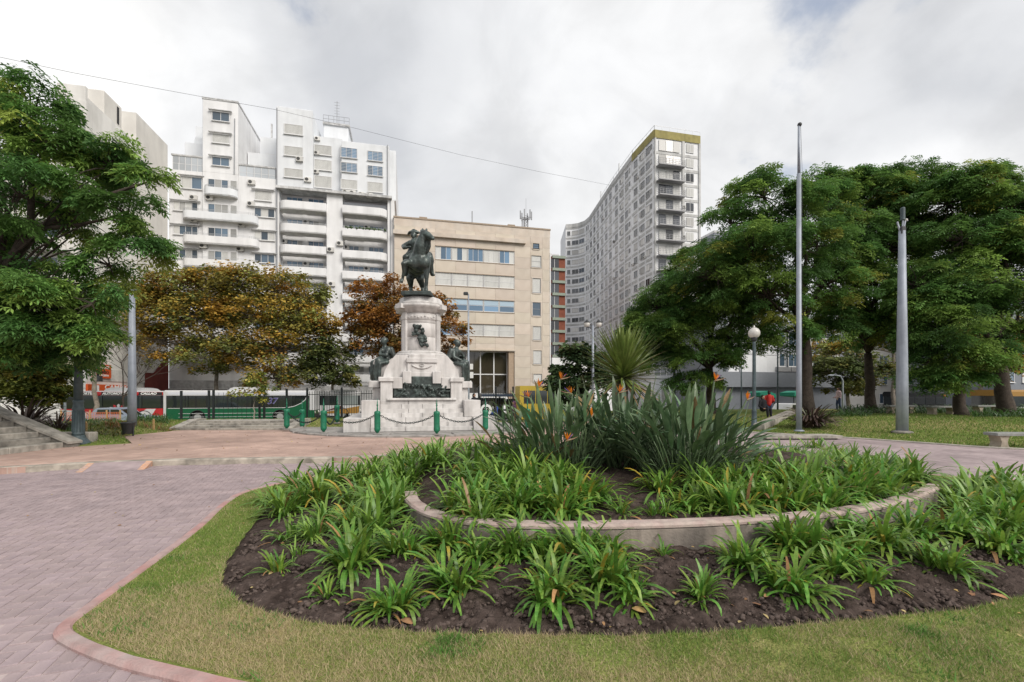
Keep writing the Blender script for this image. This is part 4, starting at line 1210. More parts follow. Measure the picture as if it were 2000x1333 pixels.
plane('greyish olive tree beyond the lawn, under the jacarandas', 1655, 44, [blob(1620, 730, 44, 40, 30), blob(1670, 720, 44, 40, 34), blob(1720, 735, 44, 40, 30), blob(1650, 755, 44, 40, 18)], PAL_OLIVE, 58, leaf=.3, fork_y=770)
# dark shrubs behind the strelitzias
def shrub(name, lab, bxp, d, bl, pal, seed, leaf=.2, dens=60, zb=None, stems=.05, **kw):
    b = at_depth(bxp, 800, d); b.z = park_z(b.x, b.y) if zb is None else zb
    return make_tree(name, b, b + Vector((0, 0, .5)), stems, bl, m_plane, pal, leaf, lab, cat='bush', seed=seed, n_sub=60, n_leaf=dens, droop=.5, flat=.8, kind='leaf', sub_r=.4, twig_r=.008, gap=.05, **kw)
PAL_BUSH = [((0.0448, 0.0812, 0.0336), 4), ((0.07, 0.112, 0.042), 3), ((0.119, 0.126, 0.049), 1)]
shrub('bush', 'dark rounded bush between the tan building and the yucca', 1140, 24, [blob(1125, 700, 24, 34, 28), blob(1150, 720, 24, 40, 34), blob(1100, 745, 24, 30, 26), blob(1175, 745, 24, 40, 30), blob(1120, 770, 23.5, 40, 26)], PAL_BUSH, 61)
shrub('bush', 'small dark bush at the foot of the tan building', 1085, 27, [blob(1088, 725, 27, 16, 14), blob(1080, 748, 27, 18, 18), blob(1100, 735, 27, 18, 16)], PAL_BUSH, 62)
shrub('bush', 'yellow-green shrub above the dark flax clump', 50, 17.5, [blob(20, 740, 17.5, 50, 34), blob(75, 735, 17.5, 45, 34), blob(110, 770, 17.5, 26, 20), blob(40, 700, 18, 45, 26), blob(-20, 720, 17.5, 40, 40), blob(95, 715, 18, 30, 22), blob(60, 770, 17.5, 50, 28), blob(10, 775, 17.5, 45, 26), blob(120, 735, 18, 28, 26)], [((.23, .25, .05), 4), ((.15, .19, .045), 4), ((.32, .28, .06), 1.6)], 63, leaf=.13, dens=110)
# young street tree on a leaning pale stem in front of the green bus
yt = make_tree('young_tree', on_ground(500, 822, .3), at_depth(497, 785, 25.5), .035, [blob(500, 745, 25.5, 22, 20), blob(490, 768, 25.5, 28, 16), blob(515, 770, 25.5, 20, 16), blob(500, 728, 25.5, 14, 14)], m_plane, PAL_YEL + PAL_AUT[:2], .17,
               'young thin-stemmed tree with yellow-green leaves in front of the green bus', bark=m_trunk_pale, seed=71, n_sub=30, n_leaf=26, kind='leaf', flat=.8, sub_r=.4, twig_r=.006, droop=.6)
# bare winter tree beside the orange sign
bt = empty('bare_tree', at_depth(240, 800, 37.5), label='bare leafless tree against the cream wall', cat='tree'); bt.location.z = ROAD_Z
mb = MB()
def grow(p, d, L, r, n, rr):
    q = p + d * L
    mb.tube([p, p.lerp(q, .5) + Vector((rr.uniform(-1, 1), rr.uniform(-1, 1), 0)) * L * .05, q], [r, r * .85, r * .68], 5 if r > .02 else 4, cap=False)
    if n == 0: return
    for k in range(rr.choice((2, 3, 3))):
        a = Vector((rr.uniform(-1, 1), rr.uniform(-1, 1), rr.uniform(-.1, 1))).normalized()
        grow(q, (d * .75 + a * .75).normalized(), L * rr.uniform(.62, .85), r * .62, n - 1, rr)
grow(Vector((0, 0, 0)), Vector((0, 0, 1)), 2.2, .09, 6, random.Random(5))
mb.build('trunk', m_trunk, bt)

# low planting
def cover(name, lab, region, n, var_m, tint, h, lab_cat='hedge', zfun=park_h, leafw=1.0):
    x, y = region(n)
    lv = []
    VV = []; FF = []; CC = []; off = 0
    z = zfun(x, y)
    for i in range(len(x)):
        k = random.choice((1, 2, 3, 4, 5, 6, 9)); v, f = AG_NP[k]
        yaw = random.uniform(0, 2 * PI); s = h * random.uniform(.5, 1.1)
        M = np.array(Matrix.Rotation(yaw, 3, 'Z'))
        VV.append((v * [s, s * leafw, s]) @ M.T + [x[i], y[i], z[i] - .02]); FF.append(f + off); off += len(v); CC.append(np.tile(tint(), (len(f), 1)))
    return tag(link(name, np_mesh(name, np.vstack(VV), np.vstack(FF), var_m, np.vstack(CC), smooth=True)), kind='stuff')
def rect_reg(px0, px1, d0, d1, dens=None):
    def f(n):
        d = rng.uniform(d0, d1, n); p = rng.uniform(px0, px1, n)
        return (p - 1000) / F * d, d
    return f
def dark_tint(): return np.array([.035, .085, .022]) * random.uniform(.6, 1.6) + np.array([.02, .03, 0]) * random.random()
def mid_tint(): return np.array([.06, .13, .03]) * random.uniform(.6, 1.5)
def rust_tint():
    return (np.array([.24, .10, .03]) if random.random() < .5 else np.array([.16, .13, .03])) * random.uniform(.6, 1.3)
def yel_tint(): return (np.array([.19, .15, .03]) if random.random() < .5 else np.array([.07, .10, .025])) * random.uniform(.6, 1.2)
cover('ground_cover', '', rect_reg(1640, 2010, 27.0, 30.5), 1500, m_foli, dark_tint, .8)
cover('ground_cover', '', rect_reg(1900, 2030, 22.5, 24.5), 420, m_foli, dark_tint, .65)
cover('ground_cover', '', rect_reg(1620, 1700, 23.8, 26), 300, m_foli, dark_tint, .6)
cover('ground_cover', '', rect_reg(250, 330, 20.5, 22.5), 380, m_foli, mid_tint, .55)
cover('ground_cover', '', rect_reg(120, 165, 15.4, 17.5), 260, m_foli, dark_tint, .4)
cover('ground_cover', '', rect_reg(165, 240, 16.2, 18.5), 420, m_foli, yel_tint, .34)
cover('ground_cover', '', rect_reg(205, 250, 17.8, 19), 200, m_foli, rust_tint, .42)
cover('ground_cover', '', rect_reg(262, 345, 19.0, 20.2), 260, m_foli, rust_tint, .32)
cover('ground_cover', '', rect_reg(165, 232, 18.8, 22.5), 420, m_foli, mid_tint, .34)
# ================================================================== MONUMENT
m_marble = mat('pale_granite', (0.62, 0.60, 0.585), rough=0.75, c2=(0.53, 0.505, 0.485), scale=1.3, var=0.08, bump=0.15, bscale=80, streak=(0.30, 5, .6), per_object=.05, detail=7)
m_marble_d = mat('granite_joint', (0.30, 0.28, 0.27), rough=0.9, var=.15, scale=5)
m_plinth = mat('grey_kerbstone', (0.34, 0.32, 0.30), rough=0.85, c2=(0.24, 0.225, 0.21), scale=2, var=.15, bump=.2, bscale=60, streak=(.3, 4, 2))
m_bronze = mat('dark_bronze', (0.046, 0.056, 0.053), rough=0.38, metal=0.35, c2=(0.095, 0.125, 0.115), scale=3.5, var=.35, bump=.35, bscale=25, spec=.55, streak=(.4, 9, 1.5))
m_bronze2 = mat('verdigris_bronze', (0.065, 0.085, 0.080), rough=0.55, metal=0.25, c2=(0.03, 0.036, 0.035), scale=4, var=.3, bump=.3, bscale=30)

def capsule(mb, p, q, r0, r1, mi=0, n=10):
    p = Vector(p); q = Vector(q); d = (q - p); L = d.length
    if L < 1e-6: mb.ball(p, r0); return
    d /= L
    pts = []; rr = []
    for a in (85, 60, 30):
        pts.append(p - d * r0 * math.sin(R(a))); rr.append(r0 * math.cos(R(a)))
    for t in (0, .33, .66, 1):
        pts.append(p + d * L * t); rr.append(r0 + (r1 - r0) * t)
    for a in (30, 60, 85):
        pts.append(q + d * r1 * math.sin(R(a))); rr.append(r1 * math.cos(R(a)))
    mb.tube(pts, rr, n, mi)
def chain(mb, pts, rad):
    for i in range(len(pts) - 1):
        capsule(mb, pts[i], pts[i + 1], rad[i], rad[i + 1])
def sculpt(name, mb, m, parent, loc=(0, 0, 0), rot=(0, 0, 0), voxel=.03, smooth=4, scale=(1, 1, 1)):
    """fuses overlapping forms into ONE continuous skin"""
    me = mb.mesh(name, m)
    tmp = bpy.data.objects.new('tmp', me); col.objects.link(tmp)
    md = tmp.modifiers.new('r', 'REMESH'); md.mode = 'VOXEL'; md.voxel_size = voxel; md.use_smooth_shade = True
    sm = tmp.modifiers.new('s', 'SMOOTH'); sm.factor = .5; sm.iterations = smooth
    dg = bpy.context.evaluated_depsgraph_get()
    me2 = bpy.data.meshes.new_from_object(tmp.evaluated_get(dg))
    bpy.data.objects.remove(tmp); bpy.data.meshes.remove(me)
    me2.name = name
    me2.materials.clear(); me2.materials.append(m)
    me2.polygons.foreach_set('use_smooth', [True] * len(me2.polygons))
    return link(name, me2, parent, loc, rot, scale)

MC = Vector((-4.2, 21.0, 0)); PZ = 0.20
# low stone platform the monument and its chain posts stand on
plat = smooth_closed([(MC.x - .2 + 5.5 * math.cos(2 * PI * i / 14 + .1), MC.y + .1 + 4.75 * math.sin(2 * PI * i / 14 + .1)) for i in range(14)], 1)
pf = empty('monument_platform', (MC.x, MC.y, 0), label='low grey stone platform under the monument and the green chain posts', cat='platform')
def off(p): return (p[0] - MC.x, p[1] - MC.y)
flat_top = MB(); flat_top.prism([off(p) for p in plat], -.3, PZ - .012)
flat_top.build('platform_floor', m_plinth, pf)
kb = strip('kerbstone_rim', [off(p) for p in plat], -.06, .32, -.2, PZ, m_plinth, kind=None, closed=True, parent=pf)
nJ = len(plat)
rim = MB()
for i in range(0, nJ, 2):
    p = off(plat[i]); d = Vector(p).normalized()
    rim.bar((p[0] * 1.02, p[1] * 1.02, PZ - .07), (p[0] * .925, p[1] * .925, PZ + .0015), .014, .14)
rim.build('rim_joint', m_marble_d, pf)

mon = empty('monument_pedestal', (MC.x, MC.y, PZ), ANG, label='tall pale granite pedestal with round drum and stepped base on the plaza', cat='monument')
def blk(name, x0, x1, y0, y1, z0, z1, b=.02, m=None, parent=mon):
    mb = MB(); mb.bbox(x0, x1, y0, y1, z0, z1, b)
    return mb.build(name, m or m_marble, parent)
JO = .006
# flanking blocks, two tiers each side, front and back
for s in (-1, 1):
    for (xa, xb, ya, yb, z0, z1) in ((2.06, 3.05, -2.72, 2.72, 0, .54), (1.72, 2.42, -2.25, 2.25, .54, 1.24)):
        x0, x1 = sorted((s * xa, s * xb))
        n = 4
        for k in range(n):
            a = ya + (yb - ya) * k / n; b = ya + (yb - ya) * (k + 1) / n
            blk('stone_block', x0, x1, a + JO, b - JO, z0 + (JO if z0 else 0), z1, .018)
# the front steps, each of four stones
NS = 7
for k in range(NS):
    z0 = 1.24 * k / NS; z1 = 1.24 * (k + 1) / NS
    y0 = -2.62 + k * .155
    n = 4 if k % 2 else 3
    w = 2.05 if z1 < .6 else 1.715
    for j in range(n):
        a = -w + 2 * w * j / n; b = -w + 2 * w * (j + 1) / n
        blk('step_stone', a + JO, b - JO, y0, y0 + (.9 if k < NS - 1 else 1.4), z0 + .003, z1, .012)
blk('core', -2.0, 2.0, -1.2, 2.4, 0, 1.235, .02)
# base of the pedestal: a stepped front framing the bronze relief
Z1 = 1.24
for s in (-1, 1):
    def bx_(x0, x1, *a, **k):
        p, q = sorted((s * x0, s * x1)); return blk('stone_block', p, q, *a, **k)
    bx_(1.22, 1.72, -1.58, 1.5, Z1, Z1 + .80, b=.02)
    bx_(1.18, 1.80, -1.66, 1.58, Z1 + .80, Z1 + .98, b=.04)
    bx_(.82, 1.215, -1.52, 1.4, Z1 + .50, Z1 + .97, b=.02)
    bx_(.45, .815, -1.50, 1.4, Z1 + .72, Z1 + 1.24, b=.02)
blk('core', -1.2, 1.2, -1.28, 1.5, Z1, Z1 + 1.0, .02)
blk('stone_block', -1.45, 1.45, -1.78, -1.30, Z1, Z1 + .09, .03)
rel = MB()
rel.box(-1.19, 1.19, -1.42, -1.30, Z1 + .09, Z1 + .50); rel.box(-.81, .81, -1.42, -1.30, Z1 + .50, Z1 + .72); rel.box(-.44, .44, -1.42, -1.30, Z1 + .72, Z1 + 1.02)
rnd = random.Random(4)
for i in range(46):
    x = rnd.uniform(-1.15, 1.15); top = .33 if abs(x) > .8 else .46
    z = Z1 + .14 + rnd.random() ** 1.3 * top
    q = (x + rnd.uniform(-.18, .18), -1.47 - rnd.random() * .12, z + rnd.uniform(-.02, .16))
    capsule(rel, (x, -1.44, z), q, rnd.uniform(.035, .075), rnd.uniform(.02, .05), n=7)
    if i % 3 == 0: rel.ball((q[0], q[1] - .02, q[2] + .05), .055)
sculpt('bronze_relief', rel, m_bronze, mon, voxel=.022, smooth=2)
# tapering middle with curved flanks
prof = [(-1.62, Z1 + .98), (1.62, Z1 + .98), (1.56, Z1 + 1.25), (1.40, Z1 + 1.55), (1.22, Z1 + 1.80), (1.10, Z1 + 1.95), (-1.10, Z1 + 1.95), (-1.22, Z1 + 1.80), (-1.40, Z1 + 1.55), (-1.56, Z1 + 1.25)]
mb = MB(); mb.prism(prof, -1.22, 1.22, axis='y'); mb.build('shaft_base', m_marble, mon)
for (x0, x1, z0, z1, y0) in ((-.80, .80, .985, 1.22, -1.36), (-.62, .62, 1.22, 1.62, -1.33), (-.66, .66, 1.62, 1.82, -1.40), (-.56, .56, 1.82, 1.98, -1.34)):
    blk('stone_block', x0, x1, y0, -1.1, Z1 + z0 + .004, Z1 + z1, .03)
sw = MB()   # carved swag on the little panel
for k in range(14):
    t = (k - 6.5) / 6.5
    sw.ball((t * .40, -1.36, Z1 + 1.50 - .13 * (1 - t * t)), .035)
for k in range(12):
    a = 2 * PI * k / 12; sw.ball((.09 * math.cos(a), -1.36, Z1 + 1.52 + .06 * math.sin(a)), .022)
sculpt('carved_swag', sw, m_marble, mon, voxel=.016, smooth=1)
for (r0, z0, r1, z1) in ((1.16, 1.95, 1.16, 2.07), (1.08, 2.07, 1.0, 2.18)):
    mb = MB(); mb.lathe([(r0, Z1 + z0), (r0 * 1.005, Z1 + (z0 + z1) / 2), (r1, Z1 + z1)], 40); mb.build('base_moulding', m_marble, mon)
# the round drum, in three courses
ZD = Z1 + 2.18
for k, (h0, h1) in enumerate(((0, .62), (.62, 1.24), (1.24, 1.72))):
    mb = MB(); mb.lathe([(.885, ZD + h0 + .004), (.893, ZD + h0 + .012), (.885, ZD + h1 - .008), (.879, ZD + h1)], 44, cap=True); mb.build('drum_course', m_marble, mon)
for a in (-52, 52, 128, -128):
    mb = MB(); M = Matrix.Rotation(R(a), 4, 'Z')
    mb.box(-.13, .13, -.98, -.80, ZD, ZD + 1.70, 0, M); mb.box(-.15, .15, -1.0, -.80, ZD + 1.40, ZD + 1.58, 0, M)
    mb.build('pilaster', m_marble, mon)
mb = MB(); mb.lathe([(.895, ZD + 1.38), (.925, ZD + 1.40), (.925, ZD + 1.60), (.90, ZD + 1.62)], 44, cap=False); mb.build('frieze', m_marble, mon)
fz_ = MB()
for k in range(40):
    a = 2 * PI * k / 40
    fz_.ball((.93 * math.cos(a), .93 * math.sin(a), ZD + 1.50 + .03 * math.sin(3 * a * 4)), .04, nu=6, nv=4)
fz_.build('frieze_carving', m_marble, mon)
mb = MB(); mb.lathe([(.92, ZD + 1.70), (.96, ZD + 1.76), (1.02, ZD + 1.80), (1.06, ZD + 1.88), (1.18, ZD + 1.95), (1.19, ZD + 2.05), (1.12, ZD + 2.08)], 44); mb.build('cornice', m_marble, mon)
for a in (-52, 52, 128, -128):
    mb = MB(); M = Matrix.Rotation(R(a), 4, 'Z')
    mb.box(-.2, .2, -1.28, -.9, ZD + 1.86, ZD + 2.06, 0, M); mb.build('cornice_corner', m_marble, mon)
mb = MB(); mb.lathe([(1.06, ZD + 2.08), (1.06, ZD + 2.18), (.98, ZD + 2.21), (.96, ZD + 2.36), (.90, ZD + 2.42), (.84, ZD + 2.44)], 44); mb.build('cap_stone', m_marble, mon)
# bronze wreath on the drum
wr = MB(); rnd = random.Random(9)
for i in range(70):
    t = rnd.random()
    x = -.06 + .30 * (t - .35) + rnd.uniform(-.20, .20) * (1 - .3 * t); z = ZD + 1.10 - t * .95
    wr.ball((x, -.90 - rnd.random() * .13, z), rnd.uniform(.045, .085), nu=7, nv=5)
for i in range(14):
    capsule(wr, (-.12, -.92, ZD + .75), (-.34 - rnd.random() * .1, -.93, ZD + .70 + rnd.uniform(-.06, .12)), .05, .03, n=6)
sculpt('bronze_wreath', wr, m_bronze2, mon, voxel=.022, smooth=1)
# side scrolls the bronze figures sit on
for s in (-1, 1):
    sc_ = [(1.50, Z1 + .98), (2.05, Z1 + .98), (2.0, Z1 + 1.12), (1.80, Z1 + 1.25), (1.92, Z1 + 1.40), (2.10, Z1 + 1.62), (2.02, Z1 + 1.78), (1.80, Z1 + 1.76), (1.58, Z1 + 1.60), (1.30, Z1 + 1.85), (1.10, Z1 + 1.9), (1.2, Z1 + 1.2)]
    poly = [(s * x, z) for x, z in sc_]
    if s < 0: poly = poly[::-1]
    mb = MB(); mb.prism(poly, -.42, .42, axis='y'); mb.build('scroll_console', m_marble, mon)
    bk = MB(); x0, x1 = sorted((s * 1.78, s * 2.28)); bk.bbox(x0, x1, -.75, .75, Z1 + .55, Z1 + .84, .05); bk.build('side_shelf', m_marble, mon)
    bk = MB(); x0, x1 = sorted((s * 1.74, s * 2.1)); bk.bbox(x0, x1, -.6, .6, Z1, Z1 + .55, .05); bk.build('side_shelf', m_marble, mon)

# seated bronze figures
def seated(sgn, lab, flip):
    e = empty('bronze_figure', mon.matrix_basis @ Vector((sgn * 1.55, -.05, Z1 + 1.7)), ANG + (PI / 2 if sgn > 0 else -PI / 2) + flip, label=lab, cat='statue')
    mb = MB()   # faces -y, sits with the lap at z = 0
    capsule(mb, (0, .05, .05), (0, -.02, .42), .20, .21); capsule(mb, (0, -.02, .42), (.02, -.06, .60), .19, .10)
    mb.ball((.03, -.12, .80), .13, sz=1.2); capsule(mb, (.02, -.08, .62), (.03, -.11, .74), .07, .07)
    chain(mb, [(.2, 0, .52), (.32, -.14, .25), (.15, -.34, .28), (.05, -.22, .5)], [.09, .075, .06, .05])
    chain(mb, [(-.2, 0, .52), (-.34, -.05, .22), (-.22, -.32, .10)], [.09, .075, .055])
    chain(mb, [(.12, 0, 0), (.2, -.42, .04), (.16, -.5, -.42), (.17, -.52, -.80), (.17, -.68, -.84)], [.15, .13, .095, .07, .05])
    chain(mb, [(-.12, 0, 0), (-.16, -.45, -.05), (-.14, -.5, -.45), (-.16, -.42, -.88), (-.16, -.6, -.92)], [.15, .13, .095, .07, .05])
    for k in range(7):     # drapery
        a = -.3 + .1 * k
        chain(mb, [(a, -.1, -.02), (a * 1.1, -.42 - .06 * (k % 2), -.1), (a * 1.15, -.45, -.65 - .05 * (k % 3))], [.09, .08, .06])
    chain(mb, [(-.25, .1, .5), (-.3, .2, .1), (-.26, .2, -.3)], [.1, .12, .1])
    chain(mb, [(.25, .1, .5), (.3, .22, .1), (.2, .2, -.3)], [.1, .12, .1])
    mb.ball((.03, -.07, .86), .14, sz=.8, sy=1.1)
    sculpt('figure_body', mb, m_bronze, e, voxel=.03, smooth=2, scale=(1.15, 1.15, 1.15))
    return e
seated(-1, 'bronze figure sitting on the monument side nearest the green bus', .5)
seated(1, 'bronze figure sitting on the monument side nearest the tan building', -.35)

# equestrian statue
stt = empty('equestrian_statue', mon.matrix_basis @ Vector((-.02, 0, ZD + 2.44)), ANG - R(12), label='dark bronze rider on a horse with one foreleg lifted, on top of the pedestal', cat='statue')
mb = MB(); mb.bbox(-.58, .58, -1.05, 1.0, 0, .16, .04); mb.build('bronze_base', m_bronze2, stt)
h = MB(); k0 = .16
def hp(x, y, z): return (x, y, z + k0)
rear = -.42
for c, r, s3 in (((.08, -.62, 1.42), .42, (1.08, 1.0, 1.1)), ((.0, -.25, 1.46), .40, (1, 1, 1)), ((-.14, .15, 1.42), .40, (1, 1.1, 1)), ((-.30, .55, 1.42), .38, (1, 1.1, 1.05)), ((-.36, .78, 1.45), .34, (1, 1, 1)), ((-.10, -.84, 1.30), .24, (1, .9, 1.2)), ((.28, -.82, 1.30), .24, (1, .9, 1.2))):
    h.ball(hp(*c), r, sx=s3[0], sy=s3[1], sz=s3[2], nu=14, nv=9)
chain(h, [hp(.10, -.68, 1.60), hp(.14, -.86, 1.98), hp(.22, -.92, 2.32), hp(.30, -.92, 2.50)], [.33, .26, .19, .16])
chain(h, [hp(.28, -.92, 2.54), hp(.44, -1.05, 2.46), hp(.60, -1.18, 2.30), hp(.66, -1.22, 2.22)], [.165, .14, .095, .085])     # head
chain(h, [hp(.40, -1.0, 2.38), hp(.52, -1.05, 2.24)], [.12, .08])
h.ball(hp(.24, -.92, 2.70), .05, sz=1.8); h.ball(hp(.38, -.90, 2.70), .05, sz=1.8)
for kk in range(12):                                                                # mane
    t = kk / 11
    chain(h, [hp(.18 - .10 * t, -.86 + .25 * t, 2.68 - .75 * t), hp(.36 - .10 * t, -.80 + .2 * t, 2.62 - .8 * t), hp(.46 + .03 * (kk % 2) - .12 * t, -.86 + .2 * t, 2.38 - .75 * t)], [.06, .065, .035])
chain(h, [hp(.52, -1.05, 2.25), hp(.50, -.98, 1.95), hp(.42, -.9, 1.75)], [.05, .07, .06])
chain(h, [hp(.33, -.72, 1.25), hp(.36, -.74, .92), hp(.36, -.76, .62), hp(.35, -.74, .22), hp(.35, -.80, .05)], [.185, .125, .085, .062, .085])   # planted foreleg
chain(h, [hp(-.16, -.76, 1.28), hp(-.34, -1.06, 1.24), hp(-.44, -1.22, 1.12)], [.20, .15, .105])                                              # lifted foreleg
chain(h, [hp(-.44, -1.22, 1.12), hp(-.46, -1.06, .82), hp(-.54, -.92, .54), hp(-.58, -.96, .42)], [.095, .068, .058, .08])
chain(h, [hp(-.50, .70, 1.25), hp(-.52, .52, .95), hp(-.54, .80, .62), hp(-.53, .72, .25), hp(-.53, .68, .05)], [.25, .17, .09, .068, .09])
chain(h, [hp(-.16, .75, 1.25), hp(-.12, .60, .95), hp(-.06, .88, .62), hp(-.04, .80, .25), hp(-.04, .74, .05)], [.25, .17, .09, .068, .09])
chain(h, [hp(-.40, 1.08, 1.5), hp(-.30, 1.22, 1.25), hp(-.12, 1.2, .8), hp(.02, 1.1, .35)], [.08, .13, .14, .07])
for s in (-1, 1): chain(h, [hp(.28, -.95, 2.4), hp(.1 + s * .2, -.7, 2.05), hp(-.1, -.28, 2.12)], [.022, .02, .02])   # reins
sculpt('horse', h, m_bronze, stt, voxel=.028, smooth=3)
rd = MB()
chain(rd, [hp(-.10, -.02, 1.95), hp(-.14, -.02, 2.2), hp(-.20, -.04, 2.42)], [.24, .22, .24])
chain(rd, [hp(-.22, -.05, 2.52), hp(-.24, -.10, 2.70)], [.11, .08])
rd.ball(hp(-.25, -.13, 2.78), .135, sz=1.2)
rd.ball(hp(-.25, -.10, 2.89), .20, sx=1.25, sy=.8, sz=.42); chain(rd, [hp(-.48, -.05, 2.84), hp(-.25, -.12, 2.97), hp(-.02, -.15, 2.86)], [.05, .085, .05])      # hat
rd.ball(hp(-.22, -.24, 2.77), .03); chain(rd, [hp(-.25, -.22, 2.72), hp(-.23, -.25, 2.62)], [.07, .03])
chain(rd, [hp(-.42, 0, 2.46), hp(-.68, .0, 2.30), hp(-.62, -.22, 2.14), hp(-.36, -.36, 2.14)], [.115, .10, .08, .055])
chain(rd, [hp(.02, -.02, 2.46), hp(.12, -.16, 2.22), hp(-.02, -.36, 2.14)], [.115, .09, .06])
chain(rd, [hp(-.30, 0, 1.95), hp(-.52, -.32, 1.68), hp(-.56, -.10, 1.22), hp(-.58, -.06, .98), hp(-.62, -.24, .90)], [.18, .15, .105, .085, .065])
chain(rd, [hp(.14, .02, 1.95), hp(.40, -.30, 1.68), hp(.44, -.10, 1.2), hp(.48, -.05, .98), hp(.56, -.22, .92)], [.18, .15, .105, .085, .065])
chain(rd, [hp(-.30, .16, 2.5), hp(-.42, .34, 2.1), hp(-.52, .45, 1.7), hp(-.60, .46, 1.35)], [.12, .2, .22, .14])      # cloak
chain(rd, [hp(.0, .16, 2.5), hp(.0, .36, 2.1), hp(.02, .5, 1.75)], [.12, .2, .16])
for s, x in ((-1, -.50), (1, .34)): chain(rd, [hp(x, .1, 1.95), hp(x * 1.15, .22, 1.7), hp(x * 1.2, .26, 1.45)], [.13, .13, .07])
sculpt('rider', rd, m_bronze, stt, voxel=.026, smooth=2)

stt.scale = (1.14, 1.05, 1.0)
# ------------------------------------------------------------------ green chain posts
m_green = mat('green_iron_paint', (0.008, 0.165, 0.085), rough=0.45, c2=(0.006, 0.115, 0.060), scale=8, var=.2, bump=.15, bscale=40, spec=.5)
m_chain = mat('chain_iron', (0.022, 0.035, 0.032), rough=0.6, metal=.4, var=.2, scale=10)
POSTS = [(853, 850, 16.75), (737, 849, 16.95), (632, 846, 17.5), (560, 840, 19.2), (590, 838, 20.6), (948, 851, 17.9), (1030, 850, 19.6)]
PLAB = ['second green chain post beside the tan-building end of the steps', 'green chain post at the middle of the monument front facing the plaza']
plab = {0: 'green chain post in front of the middle of the monument steps', 1: 'green chain post in front of the steps corner nearest the green bus', 2: 'green chain post between the double posts and the monument steps',
        3: 'green chain post standing at the outer corner of the platform nearest the stone stairs', 4: 'green chain post tucked close behind the platform corner post', 5: 'green chain post below the round number sign',
        6: 'green chain post half hidden by the bird-of-paradise leaves'}
pp = []
def make_post():
    e = empty('chain_post', (0, 0, 0))
    mb = MB(); mb.lathe([(.16, 0), (.16, .03), (.12, .05)], 12); mb.build('base_plate', m_plinth, e)
    mb = MB(); mb.lathe([(.035, .04), (.05, .08), (.095, .13), (.115, .18), (.118, .22), (.112, .25), (.112, .74), (.118, .77), (.118, .82), (.10, .86), (.03, .88)], 14); mb.build('post_body', m_green, e)
    mb = MB(); mb.lathe([(.03, .87), (.022, .95), (.034, .97), (.022, .99), (.022, 1.06), (.04, 1.09), (.022, 1.12), (.015, 1.20), (.003, 1.34)], 9); mb.build('spike', m_green, e)
    return e
pr = make_post()
for i, (x, y, d) in enumerate(POSTS):
    o = pr if i == 0 else copy_tree(pr)
    X_ = (x - 1000) / F * d
    zt = 1.7 - ({0: 20, 1: 21, 2: 26, 3: 22, 4: 25, 5: 20, 6: 20}[i]) / F * d
    o.location = (X_, d, PZ - .005)
    sc_ = 1.0
    if i == 4: o.location.z = park_z(X_, d) - .02
    tag(o, plab[i], 'post', 'green chain posts round the monument')
    pp.append(o.location.copy())
# two posts on the back of the ring
o = copy_tree(pr); o.location = (-8.3, 21.6, PZ + .1); tag(o, 'green chain post on the grass side, seen behind the near posts toward the white bus', 'post', 'green chain posts round the monument')
pp.append(o.location.copy())
link_m = MB(); nseg = 12
ringp = []
for i in range(nseg):
    t = 2 * PI * i / nseg
    ringp.append((.055 * math.cos(t) * (1.0), .030 * math.sin(t), 0))
vs = []; fs = []
for i in range(nseg):
    a = Vector(ringp[i]); d = (Vector(ringp[(i + 1) % nseg]) - Vector(ringp[i - 1])).normalized(); n1 = Vector((0, 0, 1)); n2 = d.cross(n1)
    for k in range(5):
        t = 2 * PI * k / 5; vs.append(a + (n1 * math.cos(t) + n2 * math.sin(t)) * .0105)
for i in range(nseg):
    for k in range(5):
        fs.append((i * 5 + k, ((i + 1) % nseg) * 5 + k, ((i + 1) % nseg) * 5 + (k + 1) % 5, i * 5 + (k + 1) % 5))
link_m.add(vs, fs, 0, True)
link_mesh = link_m.mesh('chain_link', m_chain)
CH = [(0, 1, 'chain hanging in front of the steps, between the middle post and the green-bus side post'), (1, 2, 'chain hanging across the corner of the steps on the green-bus side'), (2, 7, 'chain running back over the grass toward the white bus'),
      (0, 5, 'chain hanging between the middle post and the post under the number sign'), (5, 6, 'chain running from the post under the number sign into the bird-of-paradise leaves'), (3, 4, 'short chain between the two corner posts nearest the stone steps'), (2, 3, 'chain between the double corner posts and the next post')]
for a, b, lab in CH:
    p = pp[a] + Vector((0, 0, .78)); q = pp[b] + Vector((0, 0, .78)); L = (q - p).length; sag = .13 * L + .06
    e = empty('chain', p, label=lab, cat='chain', group='chains between the green posts')
    n = int(L * 1.1 / .082)
    for i in range(n):
        t = (i + .5) / n
        def P_(t): return (q - p) * t + Vector((0, 0, -4 * sag * t * (1 - t)))
        d = (P_(t + .01) - P_(t - .01)).normalized()
        ro = d.to_track_quat('X', 'Z').to_matrix().to_4x4() @ Matrix.Rotation(PI / 2 * (i % 2) + .3, 4, 'X')
        o = link('chain_link', link_mesh, e); o.matrix_local = Matrix.Translation(P_(t)) @ ro
# ================================================================== BUILDINGS (street frame: x along the facade, y deeper, z up from the street)
FD = 65.4; TANA = math.tan(ANG)
def fline(k0, dx0=0.0):
    """facade line y = k0 + tan(13)*x ; returns frame empty location at photo x"""
def ft(px, d0=FD):
    k = (px - 1000) / F
    return d0 * k / (math.cos(ANG) - math.sin(ANG) * k)
def fdepth(px, d0=FD): return d0 + math.sin(ANG) * ft(px, d0)
def fh(px, y, d0=FD): return CAMH + (HY - y) / F * fdepth(px, d0) - ROAD_Z      # height above the street
def frame(name, px0, d0, label, cat='building', **kw):
    t = ft(px0, d0)
    return empty(name, (math.cos(ANG) * t, d0 + math.sin(ANG) * t, ROAD_Z), ANG, label=label, cat=cat, **kw), t

